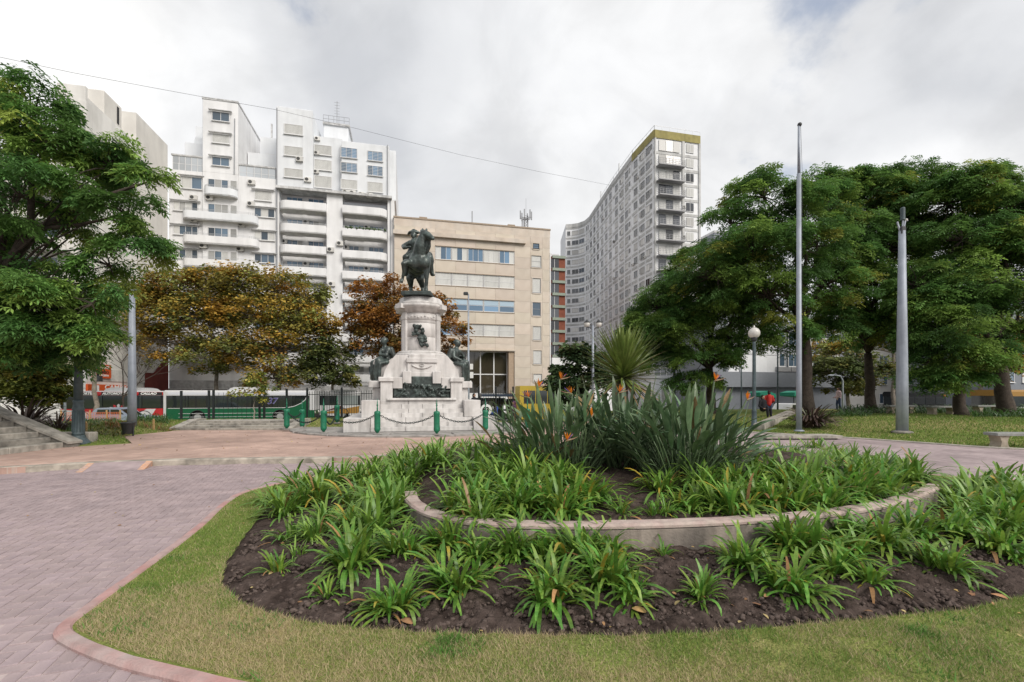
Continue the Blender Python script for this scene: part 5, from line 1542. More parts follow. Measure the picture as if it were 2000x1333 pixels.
m_white = mat('white_render', (0.80, 0.80, 0.805), rough=0.85, c2=(0.74, 0.74, 0.745), scale=.35, var=.04, streak=(.15, 1.2, .10), bump=.1, bscale=20, detail=7)
m_white2 = mat('white_render_blue', (0.755, 0.775, 0.80), rough=0.85, c2=(0.70, 0.72, 0.745), scale=.3, var=.04, streak=(.13, 1.0, .10))
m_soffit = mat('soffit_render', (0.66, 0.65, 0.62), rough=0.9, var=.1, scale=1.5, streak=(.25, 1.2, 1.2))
m_grime = mat('weathered_render', (0.60, 0.60, 0.60), rough=.9, c2=(.46, .46, .455), scale=1.2, var=.2, streak=(.3, 1.5, .3))
m_glass = glass_mat('window_glass', (0.075, 0.115, 0.16), per_object=.6)
m_glass_b = glass_mat('blue_window_glass', (0.13, 0.22, 0.33), per_object=.45)
m_terr = glass_mat('terrace_glass', (0.42, 0.45, 0.48), rough=.15, per_object=.25)
m_pale = glass_mat('pale_blue_glass', (0.40, 0.52, 0.62), rough=.2, per_object=.15)
m_shut = mat('roller_shutter', (0.58, 0.58, 0.56), rough=.7, var=.06, scale=2, streak=(.12, 3, .5), per_object=.10)
m_shut_g = mat('grey_blind', (0.36, 0.36, 0.35), rough=.7, var=.1, scale=3, per_object=.22)
m_frame_w = mat('white_window_frame', (0.70, 0.70, 0.70), rough=.5, var=.04, scale=3)
m_frame_g = mat('grey_window_frame', (0.32, 0.32, 0.33), rough=.5, var=.05, scale=3)
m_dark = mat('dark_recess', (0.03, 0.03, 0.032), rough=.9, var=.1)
m_acw = mat('air_conditioner_case', (0.62, 0.61, 0.58), rough=.6, var=.08, scale=4, per_object=.12)
m_acd = mat('air_conditioner_fan', (0.06, 0.06, 0.06), rough=.7, var=.1)
m_rail = mat('metal_railing', (0.50, 0.51, 0.52), rough=.5, metal=.3, var=.05)
m_pipe = mat('downpipe', (0.30, 0.31, 0.33), rough=.6, var=.1)

WCACHE = {}
def window(parent, x, y, z0, z1, w, kind='glass', cols=2, rows=1, depth=.14, sill=True, frame_m=None, lintel=False):
    """window whose frame sits in the wall plane y; panes are parts of it"""
    h_ = z1 - z0; key = (round(w, 2), round(h_, 2), kind, cols, rows, sill, lintel, frame_m.name if frame_m else '')
    if key not in WCACHE:
        fm = frame_m or m_frame_w
        mb = MB(); t = min(.07, w * .06)
        mb.box(-w / 2, w / 2, .02, .06, 0, h_, 1)
        for xx in (-w / 2, w / 2 - t): mb.box(xx, xx + t, -.035, .0195, 0, h_, 0)
        mb.box(-w / 2 + t, w / 2 - t, -.035, .0195, 0, t, 0); mb.box(-w / 2 + t, w / 2 - t, -.035, .0195, h_ - t, h_, 0)
        if kind == 'glass':
            for c in range(1, cols):
                xx = -w / 2 + w * c / cols; mb.box(xx - t * .35, xx + t * .35, -.03, .0195, t, h_ - t, 0)
            for c in range(1, rows):
                zz = h_ * c / rows; mb.box(-w / 2 + t, w / 2 - t, -.026, .019, zz - t * .3, zz + t * .3, 0)
        if sill: mb.box(-w / 2 - .06, w / 2 + .06, -.14, -.0355, -.07, 0, 0)
        if lintel: mb.box(-w / 2 - .3, w / 2 + .3, -.32, -.0355, h_ + .05, h_ + .14, 2)
        frame_me = mb.mesh('window', [fm, m_dark, m_grime])
        pm = []
        if kind == 'glass':
            cw = (w - 2 * t) / cols
            g_ = MB(); g_.box(-cw / 2 + t * .3, cw / 2 - t * .3, -.002, .012, t, h_ - t)
            pm = [g_]
        else:
            g_ = MB(); ns = max(4, int(h_ / .16))
            for s in range(ns):
                za = t + (h_ - 2 * t) * s / ns; zb = t + (h_ - 2 * t) * (s + 1) / ns
                g_.add([(-w / 2 + t, -.012, za), (w / 2 - t, -.012, za), (w / 2 - t, .004, zb), (-w / 2 + t, .004, zb)], [(0, 1, 2, 3)])
            pm = [g_]
        WCACHE[key] = (frame_me, pm, t)
        WCACHE[key + ('m',)] = {}
    frame_me, pm, t = WCACHE[key]
    o = link('window', frame_me, parent, (x, y, z0))
    def pane(mname, m, nm):
        c = WCACHE[key + ('m',)]
        if mname not in c: c[mname] = pm[0].mesh(nm, m)
        return c[mname]
    if kind == 'glass':
        cw = (w - 2 * t) / cols
        for c in range(cols):
            gm = m_glass_b if kind == 'glass' and frame_m is m_frame_w and random.random() < .0 else m_glass
            q = random.random()
            if q < .62: me_ = pane('g', m_glass, 'pane')
            elif q < .82: me_ = pane('b', m_shut_g, 'blind')
            else: me_ = pane('s', m_shut, 'blind')
            link(me_.name.split('.')[0], me_, o, (-w / 2 + t + cw * (c + .5), 0, 0))
    elif kind == 'blue':
        pass
    else:
        link('shutter', pane('x', m_shut if kind == 'shutter' else m_shut_g, 'shutter'), o)
    return o
def window_blue(parent, x, y, z0, z1, w, cols=2, bars=True):
    o = window(parent, x, y, z0, z1, w, 'glass', cols, 1)
    for ch in o.children:
        if 'pane' in ch.name or 'blind' in ch.name:
            ch.data = ch.data.copy(); ch.data.materials.clear(); ch.data.materials.append(m_glass_b)
    return o
ac_mb = MB(); ac_mb.bbox(-.42, .42, -.32, 0, 0, .58, .03, 0)
_c = []
ac_mb.add([(-.12 + .22 * math.cos(2 * PI * k / 14), -.325, .29 + .22 * math.sin(2 * PI * k / 14)) for k in range(14)], [tuple(range(14))], 1)
ac_mb.bar((-.35, .0, -.02), (-.35, -.34, -.02), .03, .03, 1); ac_mb.bar((.35, .0, -.02), (.35, -.34, -.02), .03, .03, 1)
ac_mesh = ac_mb.mesh('air_conditioner', [m_acw, m_acd])
def ac(parent, x, y, z, s=1.0):
    return link('air_conditioner', ac_mesh, parent, (x, y, z), (0, 0, random.uniform(-.05, .05)), (s, s, s))
def P_box(name, parent, x0, x1, y0, y1, z0, z1, m, b=0):
    mb = MB()
    mb.bbox(x0, x1, y0, y1, z0, z1, b) if b else mb.box(x0, x1, y0, y1, z0, z1)
    return mb.build(name, m, parent)

# ------------------------------------------------------------------ A: stepped white apartment block
A, tA = frame('apartment_building', 330, FD, 'stepped white apartment block with a narrow tower and long curved balconies')
def ax(px): return ft(px) - tA
wA = ax(539.0)
xt0, xt1 = ax(397), ax(466)
zt = fh(430, 200)
z_main = fh(430, 340)
P_box('wall', A, 0, wA, 0, 22, 0, z_main, m_white)
P_box('tower', A, xt0, xt1, -.25, 9.5, z_main, zt, m_white, .05)
P_box('tower_front', A, xt0, xt1, -.25, -.002, 12.0, z_main, m_white, .05)
P_box('parapet', A, xt0 - .05, xt1 + .05, -.3, 9.55, zt + .002, zt + .25, m_grime)
# terraces beside the tower
for (a, b, zg0, zg1, lab) in ((ax(336), xt0 - .01, fh(365, 336), fh(365, 306), 'l'), (xt1 + .01, ax(538), fh(508, 353), fh(508, 327), 'r')):
    P_box('wall', A, a + .1, b - .1, 3.0, 14, z_main + .002, zg1 + 3.2, m_white2)
    n = 5
    for k in range(n):
        x0 = a + (b - a) * k / n; x1 = a + (b - a) * (k + 1) / n
        f_ = MB(); f_.box(x0 + .03, x0 + .09, .02, .08, zg0, zg1); f_.box(x0 + .09, x1, .02, .08, zg1 - .06, zg1); f_.box(x0 + .09, x1, .02, .08, zg0, zg0 + .06); f_.box(x0 + .09, x1, .03, .07, (zg0 + zg1) / 2 - .02, (zg0 + zg1) / 2 + .02)
        w_ = f_.build('glazed_bay', m_frame_w, A)
        P_box('pane', w_, x0 + .09, x1 - .001, .045, .055, zg0 + .06, zg1 - .06, m_terr)
    P_box('roof_ledge', A, a - .1, b + .0, -.05, 3.0, zg1 + .003, zg1 + .18, m_grime)
    # upper setback storeys
    xa, xb = (ax(350), xt0 - .01) if lab == 'l' else (xt1 + 1.2, ax(536))
    P_box('wall', A, xa, xb, 4.5, 14, zg1 + 3.2, zg1 + 6.2, m_white2)
    if lab == 'l':
        mb = MB(); mb.prism([(ax(338), zg1 + .2), (xt0, zg1 + .2), (xt0, zg1 + 4.2), (ax(357), zg1 + 4.2)], 3.4, 4.4, axis='y'); mb.build('sloping_wall', m_white2, A)
        window(A, ax(385), 3.36, fh(385, 304), fh(385, 290), 2.0, 'shutter'); P_box('wall', A, ax(373), xt0 - .02, 5.0, 12, zg1 + 4.2, fh(385, 243), m_white2)
        window(A, ax(383), 4.95, fh(383, 271), fh(383, 260), .8, 'grey')
    else:
        window(A, ax(520), 2.96, fh(520, 326) + .2, fh(520, 312) + .2, 2.4, 'glass', 3)
        P_box('green_awning', A, xt1 + .5, ax(538), 2.4, 2.95, zg1 + .2, zg1 + .45, mat('green_awning', (.05, .12, .05), var=.1))
        w_ = window_blue(A, ax(520), 4.45, fh(520, 294) + .4, fh(520, 274) + .4, 2.6, 4)
        P_box('chimney_pipe', A, ax(502), ax(502) + .2, 6, 6.2, zg1 + 6.2, zg1 + 9, m_grime)
# tower windows
for y0, y1, k in ((240, 222, 'grey'), (283, 265, 'shutter'), (327, 310, 'grey')):
    window(A, ax(433), -.30, fh(433, y0), fh(433, y1), 2.0, k if k != 'grey' else 'glass', 2, lintel=True)
# storeys with curved balconies
def rounded_balcony(parent, x0, x1, y_wall, proj, z, h_, m, r=.9, m2=None, round_l=True, round_r=True, name='balcony'):
    pts = [(x0, y_wall)]
    def arc(cx_, a0, a1, rev=False):
        return [(cx_ + r * math.cos(R(a0 + (a1 - a0) * k / 6)), y_wall - proj + r + r * math.sin(R(a0 + (a1 - a0) * k / 6))) for k in range(7)]
    r = min(r, proj)
    pts += arc(x0 + r, 180, 270) if round_l else [(x0, y_wall - proj)]
    pts += arc(x1 - r, 270, 360) if round_r else [(x1, y_wall - proj)]
    pts += [(x1, y_wall)]
    mb = MB(); mb.prism(pts, z - .18, z)
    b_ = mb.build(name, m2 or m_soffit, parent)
    ins = .12; vs = []; fs = []
    inner = []
    n = len(pts); cx_ = (x0 + x1) / 2
    for i, p in enumerate(pts):
        a = Vector(pts[max(i - 1, 0)]); c = Vector(pts[min(i + 1, n - 1)]); d = (c - a).normalized()
        inner.append((p[0] - d.y * ins, p[1] + d.x * ins))
    for p, q in zip(pts, inner):
        vs += [(p[0], p[1], z - .178), (p[0], p[1], z + h_), (q[0], q[1], z + h_), (q[0], q[1], z + .002)]
    for i in range(n - 1):
        for k in range(3): fs.append((i * 4 + k, i * 4 + 4 + k, i * 4 + 5 + k, i * 4 + k + 1))
    pr_ = MB(); pr_.add(vs, fs); o = pr_.build('balcony_front', m, b_)
    bm = bmesh.new(); bm.from_mesh(o.data); bmesh.ops.recalc_face_normals(bm, faces=bm.faces); bm.to_mesh(o.data); bm.free()
    return b_, pts
def rail(parent, pts, z, n=3, dz=.14, m=None):
    mb = MB()
    for k in range(n):
        for a, b in zip(pts[1:-2], pts[2:-1]): mb.bar((a[0], a[1] + .06, z + dz * (k + 1)), (b[0], b[1] + .06, z + dz * (k + 1)), .03, .03)
    for i in range(1, len(pts) - 1, 1): mb.bar((pts[i][0], pts[i][1] + .06, z), (pts[i][0], pts[i][1] + .06, z + dz * n), .03, .03)
    return mb.build('railing', m or m_rail, parent)
rowsA = [(388, 371, 402, 466, 1), (436, 415, 359, 505, 0), (482, 463, 360, 507, 0), (527, 507, 360, 507, 0), (572, 552, 360, 507, 0), (617, 597, 360, 507, 0), (662, 642, 360, 507, 0), (707, 687, 360, 507, 0)]
for i, (yb, yt, x0, x1, narrow) in enumerate(rowsA):
    xm = (x0 + x1) / 2; zb = fh(xm, yb - 2) ; h_ = min(1.0, fh(xm, yt) - zb)
    b_, pts = rounded_balcony(A, ax(x0), ax(x1), -.25 if narrow else 0, .95 if not narrow else .8, zb, h_ * .85, m_white if i > 1 else m_white2, r=.9)
    rail(b_, pts, zb + h_ * .85, 2)
    wy = -.30
    window(A, ax(428), wy, zb + .35, zb + 2.1, 2.3, 'glass', 3, sill=False); window(A, ax(458), wy, zb + .35, zb + 2.1, .75, 'grey', sill=False)
    if not narrow:
        for xx, kk in ((363, 'glass'), (517, 'glass')):
            window(A, ax(xx), -.045, zb + 1.0, zb + 2.15, 2.7 if xx < 400 else 2.4, kk, 4 if xx < 400 else 3, lintel=True)
    else:
        window(A, ax(375), -.045, zb + .7, zb + 2.2, 2.3, 'glass', 2, lintel=True); window(A, ax(514), -.045, zb + .0, zb + 1.3, 2.0, 'shutter', lintel=True)
for x, y in ((346, 352), (379, 392), (412, 394), (491, 404), (380, 436), (473, 444), (400, 487), (470, 492), (492, 362), (395, 540)):
    ac(A, ax(x), -.26 if 397 < x < 467 else 0, fh(x, y))
P_box('base_band', A, .1, wA - .1, -.12, -.003, 0, 4.2, m_grime)
for x in (352, 420, 500): window(A, ax(x), -.16, 1.2, 3.2, 3.0, 'grey')
pipe = MB(); pipe.bar((xt1 - .4, -.3, z_main), (xt1 - .35, -.3, zt - 2), .09); pipe.build('downpipe', m_pipe, A)

# ------------------------------------------------------------------ B: white block with stacked curved balconies
B, tB = frame('apartment_building', 540.5, FD, 'white apartment block with stacked rounded balconies and blue windows beside the tan building')
def bx2(px): return ft(px) - tB
wB = bx2(770)
z_cor = fh(650, 380)
xa0, xa1, xb0, xb1 = bx2(545), bx2(638), bx2(669), bx2(757)
P_box('wall', B, 0, wB, 1.5, 20, 0, z_cor, m_white)
for (a, b, nm) in ((0, xa0, 'pier'), (xa1, xb0, 'pier'), (xb1, wB, 'pier')):
    P_box(nm, B, a, b, 0, 1.495, 0, z_cor - .002, m_white)
# upper storeys
x612, x667 = bx2(611), bx2(667)
P_box('tower', B, -.0, x612, -.15, 12, z_cor + .32, fh(575, 213), m_white2, .04)
P_box('wall', B, x612 + .003, x667, .7, 14, z_cor + .32, fh(640, 263), m_white2)
P_box('wall', B, x667 + .003, bx2(760), -.1, 14, z_cor + .32, fh(712, 281), m_white2, .03)
P_box('wall', B, bx2(760) + .003, wB + .2, .9, 20, z_cor + .32, fh(762, 287), m_white2)
P_box('corner_pilaster', B, bx2(592), x612 + .05, -.22, -.153, z_cor + .32, fh(600, 218), m_white2)
P_box('cornice', B, -.05, wB - .3, -.55, 1.4, z_cor, z_cor + .318, m_grime)
lt = empty('lift_tower', parent=B, loc=(0, 0, 0))
P_box('tower_wall', lt, bx2(622), bx2(673), 4.0, 9, fh(640, 264), fh(648, 226) + .9, m_white2)
P_box('tower_cap', lt, bx2(620), bx2(676), 3.8, 9.2, fh(648, 226) + .903, fh(648, 226) + 1.2, m_grime)
rl = MB(); zc = fh(648, 226) + 1.2
for k in range(6):
    x = bx2(621) + (bx2(675) - bx2(621)) * k / 5; rl.bar((x, 3.9, zc), (x, 3.9, zc + 1.0), .05)
for zz in (.5, 1.0): rl.bar((bx2(621), 3.9, zc + zz), (bx2(675), 3.9, zc + zz), .04)
rl.bar((bx2(647), 5, zc), (bx2(647), 5, zc + 3.8), .07)
for k in range(5): rl.bar((bx2(647) - .35, 5, zc + 2.0 + .4 * k), (bx2(647) + .35, 5, zc + 2.0 + .4 * k), .03)
rl.build('roof_antenna', m_pipe, lt)
for y0, y1, dx_ in ((265, 245, 0), (307, 288, 0), (349, 331, 0)):
    window(B, bx2(574), -.19, fh(574, y0), fh(574, y1), 2.3, 'shutter')
for y0, y1 in ((303, 283), (333, 312), (368, 344)):
    window(B, bx2(629), .66, fh(629, y0) + .3, fh(629, y1) + .3, 2.2, 'shutter')
for (x, w, ys) in ((682, 2.1, ((310, 290), (338, 319), (371, 352))), (733, 2.0, ((316, 297), (345, 325), (377, 357)))):
    for i, (y0, y1) in enumerate(ys):
        if i < 2:
            o = window_blue(B, bx2(x), -.14, fh(x, y0), fh(x, y1), w, 3)
            gr = MB()
            for k in range(7): gr.box(-w / 2, w / 2, -.11, -.09, .12 + k * .19, .15 + k * .19)
            gr.build('window_bars', m_frame_w, o)
        else: window(B, bx2(x), -.14, fh(x, y0), fh(x, y1), w, 'shutter')
for x, y in ((676, 382), (689, 383), (706, 386), (722, 388), (602, 358), (586, 318)):
    ac(B, bx2(x), -.1 if x > 660 else -.15, fh(x, y))
for x, y in ((618, 270), (617, 298), (616, 335)): ac(B, bx2(x), .7, fh(x, y), .8)
rowsB = [(411, 390), (455, 432), (496, 474), (538, 516), (580, 558), (622, 600), (663, 642), (705, 684), (744, 724)]
rowsB2 = [(421, 402), (465, 444), (507, 485), (547, 526), (588, 567), (628, 607), (668, 648), (708, 688), (746, 727)]
def row_bal(x0p, x1p, rows, rl_, rr_):
    for i, (yb, yt) in enumerate(rows):
        xm = (x0p + x1p) / 2; zb = fh(xm, yb); h_ = .95
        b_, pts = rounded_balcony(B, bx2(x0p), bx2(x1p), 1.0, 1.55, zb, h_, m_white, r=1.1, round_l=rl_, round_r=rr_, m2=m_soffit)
        if i % 2 == 1 or i > 3: rail(b_, pts, zb + h_, 2, .12)
        xs0, xs1 = bx2(x0p), bx2(x1p)
        P_box('wall_return', b_, xs0 + .02, xs0 + .12, 1.0, 1.49, zb, zb + 2.5, m_white)
        for f_ in (.27, .73):
            x = xs0 + (xs1 - xs0) * f_
            if (i + int(f_ * 4)) % 3: window_blue(B, x, 1.44, zb + .15, zb + 2.15, 2.0, 3)
            else: window(B, x, 1.44, zb + .15, zb + 2.15, 2.0, 'glass', 3, sill=False)
        if i in (1, 2, 3): ac(b_, xs0 + (xs1 - xs0) * (.52 if i != 2 else .05), 1.46, zb + 1.6, .9)
row_bal(545, 638, rowsB, True, False)
row_bal(669.5, 757, rowsB2, False, True)
for x, y in ((646, 493), (664, 481), (648, 560)): ac(B, bx2(x), 0, fh(x, y))
bl_ = MB(); bl_.box(xb0 + .1, xb1 - .1, .4, .46, fh(712, 421) + .95, fh(712, 396)); bl_.build('awning', mat('grey_awning', (.25, .26, .28), var=.1, scale=2), B)
hd = MB()
for k in range(40):
    x = xb0 + .3 + (xb1 - xb0 - .6) * random.random(); hd.ball((x, -.5 + random.uniform(-.1, .15), fh(712, 465) + .98 + random.uniform(0, .18)), .14, nu=5, nv=4)
o = hd.build('balcony_plants', mat('balcony_plant', (.06, .1, .04), var=.3, scale=9), B); o['kind'] = 'stuff'
pipe = MB(); pipe.bar((.06, -.18, 1), (.06, -.18, fh(542, 213)), .12); pipe.bar((bx2(757), -.16, z_cor + .4), (bx2(757), -.16, fh(757, 285)), .12); pipe.bar((wB - .5, -.02, 2), (wB - .5, -.02, z_cor), .1)
pipe.build('downpipe', m_pipe, B)
P_box('base_band', B, .1, wB - .1, -.1, -.003, 0, 3.6, m_grime)

# ------------------------------------------------------------------ C: tan stone office building
m_stone_j = mat('stone_joint', (0.36, 0.29, 0.225), rough=.9, var=.1, scale=2)
m_stone = mat('travertine_panel', (0.565, 0.485, 0.40), rough=.75, c2=(0.61, 0.55, 0.48), scale=.5, var=.06, per_object=.07, hue_var=.010, streak=(.16, 1.0, .35), bump=.08, bscale=30, detail=7)
C_, tC = frame('office_building', 770, FD - .6, 'tan stone office building with horizontal window bands behind the rider statue')
def cx2(px): return ft(px, FD - .6) - tC
def ch(px, y): return fh(px, y, FD - .6)
wC = cx2(1074)
HC = ch(920, 448)
xw0, xw1 = cx2(850), cx2(1005)
bands = [(512, 486), (561, 536), (609, 585), (657, 633)]
holes = [(xw0, xw1, ch(927, a), ch(927, b)) for a, b in bands]
xe0, xe1 = cx2(858), cx2(1006); ze = ch(930, 685)
holes.append((xe0, xe1, 0, ze))
P_box('wall', C_, .05, wC - .05, .16, 24, ze, HC - .3, m_stone_j); P_box('wall', C_, .05, xe0 - .02, .16, 24, 0, ze - .002, m_stone_j); P_box('wall', C_, xe1 + .005, wC - .05, .16, 24, 0, ze - .002, m_stone_j)
colw = []
for (xc, y0, y1, w) in ((1047, 486, 476, .95), (1047.5, 522, 500, 1.5), (1048, 572, 544, 1.25), (1048, 617, 591, 1.25), (1049, 664, 638, 1.25), (1049.5, 711, 685, 1.25), (1050, 746, 731, 1.25)):
    hx = cx2(xc); colw.append((hx, ch(xc, y0), ch(xc, y1), w)); holes.append((hx - w / 2, hx + w / 2, ch(xc, y0), ch(xc, y1)))
vx = cx2(788); holes.append((vx - .6, vx + .5, ch(788, 458), ch(788, 447)))
# cladding panels, cut round the openings
xcuts = sorted(set([0, xw0, xw1, wC, xe0, xe1] + [h[k] for h in holes[5:] for k in (0, 1)]))
zcuts = sorted(set([0, ze, HC] + [h[k] for h in holes[:4] for k in (2, 3)]))
PW, PH = 2.5, 1.15
pan_cache = {}
def panel(x0, x1, z0, z1, y=0.0):
    w, h_ = x1 - x0 - .016, z1 - z0 - .016
    if w < .08 or h_ < .08: return
    key = 'p'
    if key not in pan_cache:
        mb = MB(); mb.bbox(-.5, .5, 0, .14, 0, 1, .004); pan_cache[key] = mb.mesh('stone_panel', m_stone)
    link('stone_panel', pan_cache[key], C_, ((x0 + x1) / 2, y + random.uniform(-.012, .012), z0 + .008), (0, 0, 0), (w, 1, h_))
def tile_rect(x0, x1, z0, z1, skip, pw=PW, ph=PH):
    nx_ = max(1, round((x1 - x0) / pw)); nz_ = max(1, round((z1 - z0) / ph))
    for i in range(nx_):
        for j in range(nz_):
            a, b = x0 + (x1 - x0) * i / nx_, x0 + (x1 - x0) * (i + 1) / nx_; c, d = z0 + (z1 - z0) * j / nz_, z0 + (z1 - z0) * (j + 1) / nz_
            panel(a, b, c, d)
zrows = [(h[2], h[3]) for h in holes[:4]]
zrows = sorted(zrows)
zprev = ze
for (a, b) in zrows:
    tile_rect(xw0, xw1, zprev, a, None); zprev = b
tile_rect(xw0, xw1, zprev, HC - .3, None)
tile_rect(0, xw0, ze if xe0 < xw0 else 0, HC - .3, None, 2.7, 1.6); tile_rect(0, xe0 - .01, 0, ze, None, 2.7, 1.6)
x_a, x_b = xw1, min(h[0] - h[3] / 2 for h in colw)
tile_rect(xw1, x_b - .12, 0, HC - .3, None, 1.8, 1.6)
x_c = max(h[0] + h[3] / 2 for h in colw) + .12
tile_rect(x_c, wC, 0, HC - .3, None, 2.0, 1.6)
zz = 0
for (hx, z0, z1, w) in sorted(colw, key=lambda q: q[1]):
    tile_rect(x_b - .12, x_c, zz, z0, None, 2.2, 1.2)
    panel(x_b - .12, hx - w / 2, z0, z1); panel(hx + w / 2, x_c, z0, z1); zz = z1
tile_rect(x_b - .12, x_c, zz, HC - .3, None, 2.2, 1.2)
# window bands: five windows each, every one with its panes
m_off_f = m_frame_w
for bi, (x0, x1, z0, z1) in enumerate(holes[:4]):
    n = 5
    for k in range(n):
        a = x0 + (x1 - x0) * k / n; b = x0 + (x1 - x0) * (k + 1) / n
        w_ = window(C_, (a + b) / 2, .06, z0 + .05, z1 - .02, b - a - .06, 'glass', 1 if bi else 3, 2 if bi else 1, sill=False)
        for c in w_.children:
            c.data = c.data.copy(); c.data.materials.clear()
            q = random.random()
            c.data.materials.append({0: m_glass_b if q < .6 else m_shut, 1: m_shut, 2: m_glass_b, 3: m_shut if q < .7 else m_glass_b}[bi])
        if bi == 2:
            P_box('upper_blind', w_, -(b - a) / 2 + .12, (b - a) / 2 - .12, -.018, -.006, (z1 - z0) * .52, z1 - z0 - .16, m_pale)
    lt_ = MB(); lt_.box(x0, x1, -.06, .1, z0 - .06, z0 + .03); lt_.build('band_sill', m_stone_j, C_)
    lt_ = MB(); lt_.box(x0, x1, -.10, .1, z1 - .02, z1 + .06); lt_.build('band_head', m_stone_j, C_)
for i, (hx, z0, z1, w) in enumerate(colw):
    window(C_, hx, .06, z0, z1, w, 'shutter' if i in (2, 4, 5, 6) else 'glass', 1, 2, frame_m=m_frame_g if i else m_dark)
    fr = MB()
    for s in (-1, 1): fr.box(hx + s * (w / 2 + .07) - .07, hx + s * (w / 2 + .07) + .07, -.05, .0, z0 - .14, z1 + .14)
    fr.box(hx - w / 2 + .001, hx + w / 2 - .001, -.05, 0, z1, z1 + .14); fr.box(hx - w / 2 + .001, hx + w / 2 - .001, -.07, 0, z0 - .2, z0 - .075)
    fr.build('window_surround', m_stone, C_)
ob = MB(); ob.box(vx - .6, vx + .5, .05, .1, ch(788, 458), ch(788, 447)); ob.build('vent_opening', m_dark, C_)
# entrance glazing
P_box('entrance_recess', C_, xe0, xe1, 1.4, 1.5, 0, ze, m_dark)
m_bronze_glass = glass_mat('bronze_glass', (0.045, 0.038, 0.026), per_object=.5, rough=.03)
nx_, nz_ = 5, 3
cwx = (xe1 - .9 - xe0) / nx_
for i in range(nx_):
    for j in range(nz_):
        a = xe0 + cwx * i; zlo = ze * [0.0, .30, .62][j]; zhi = ze * [.30, .62, 1.0][j]
        g_ = MB(); g_.box(a + .07, a + cwx - .07, 1.22, 1.25, zlo + .06, zhi - .06); g_.build('glass_panel', m_bronze_glass, C_)
mu = MB()
for i in range(nx_ + 1): mu.box(xe0 + cwx * i - .08, xe0 + cwx * i + .08, 1.12, 1.27, 0, ze)
for j in (.30, .62, .995): mu.box(xe0, xe1 - .9, 1.14, 1.265, ze * j - .07, ze * j + .07)
mu.build('mullion_grid', m_frame_w, C_)
P_box('jamb', C_, xe1 - .9, xe1 - .002, .15, 1.3, 0, ze, mat('jamb_stone', (.38, .29, .21), var=.1, scale=1.5))
P_box('lintel', C_, xe0, xe1, -.12, .14, ze - .002, ze + .18, m_stone)
# parapet, cornice, chimneys, masts
P_box('parapet', C_, -.05, wC + .05, .02, 24, HC - .297, HC + .75, m_stone)
P_box('coping', C_, -.12, wC + .12, -.06, 24.1, HC + .753, HC + .95, m_stone_j)
P_box('cornice', C_, cx2(768), cx2(1026), -.45, .0, ch(930, 469) - .1, ch(930, 464) + .1, m_stone)
for px_ in (828, 1008):
    x = cx2(px_); cz0 = HC + .95
    cm_ = P_box('chimney', C_, x - .45, x + .45, 3, 4, cz0, cz0 + 1.15, m_stone)
    P_box('chimney_cap', cm_, x - .55, x + .55, 2.9, 4.1, cz0 + 1.152, cz0 + 1.3, m_stone_j)
mb = MB(); mb.bar((cx2(926), 2, HC + .9), (cx2(926), 2, ch(926, 402)), .14); mb.build('roof_mast', m_pipe, C_)
la = MB(); xl = cx2(1048); z0 = HC + .9; z1 = ch(1048, 392); s = .28
for (sx_, sy_) in ((-1, -1), (1, -1), (1, 1), (-1, 1)): la.bar((xl + s * sx_, 6 + s * sy_, z0), (xl + s * sx_, 6 + s * sy_, z1), .07)
n = 9
for k in range(n):
    a = z0 + (z1 - z0) * k / n; b = z0 + (z1 - z0) * (k + 1) / n
    for (p, q) in (((-s, -s), (s, -s)), ((s, -s), (s, s)), ((s, s), (-s, s)), ((-s, s), (-s, -s))):
        la.bar((xl + p[0], 6 + p[1], a), (xl + q[0], 6 + q[1], b), .05); la.bar((xl + p[0], 6 + p[1], b), (xl + q[0], 6 + q[1], b), .04)
for k in range(12):
    t = 2 * PI * k / 12; la.bar((xl, 6, z1 - .6), (xl + .95 * math.cos(t), 6 + .95 * math.sin(t), z1 - .25), .05)
    if k % 2 == 0: la.bar((xl + .9 * math.cos(t), 6 + .9 * math.sin(t), z1 - .5), (xl + .9 * math.cos(t), 6 + .9 * math.sin(t), z1 + .8), .16)
la.bar((xl, 6, z1), (xl, 6, z1 + 2.8), .04); la.bar((xl - .6, 6, z0 + 1.8), (xl - .6, 6, z0 + 3.4), .16)
la.build('lattice_antenna', m_pipe, C_)
P_box('edge_downpipe', C_, wC - .02, wC + .13, -.05, .1, .5, HC - 2.5, m_frame_w)

# ------------------------------------------------------------------ D: tall grey slab tower with a curved wing
m_conc = mat('tower_concrete_band', (0.58, 0.58, 0.57), rough=.9, c2=(.47, .47, .46), scale=.4, var=.1, streak=(.28, .8, .3))
m_tw = mat('tower_panel', (0.86, 0.865, 0.875), rough=.85, c2=(.80, .805, .82), scale=.35, var=.05, streak=(.12, .9, .15), detail=7)
m_yellow = mat('yellow_parapet', (0.36, 0.315, 0.115), rough=.85, c2=(.28, .245, .10), scale=.6, var=.12, streak=(.25, 1.2, .3))
Dp = Vector((25.95, 83.0, ROAD_Z))
D_ = empty('tower_block', Dp, 0, label='tall grey slab tower with a mustard yellow top band and stacked balconies', cat='building')
NF = 18; ZT = CAMH + 515 / F * 83.0 - ROAD_Z          # total height
FH = (ZT - 1.4) / NF
path = [(U.x * 9.45, U.y * 9.45), (0, 0)]
side = [(0, 0), (-1.75, 8.5), (-3.1, 19.5), (-4.0, 30.0), (-4.9, 40.5), (-5.7, 43.4), (-7.2, 45.2), (-9.0, 46.0), (-10.7, 46.2)]
outline = [path[0]] + side + [(-10.7, 60), (12, 62), (path[0][0] + 3, path[0][1] + 14)]
mb = MB(); ol = outline[::-1]
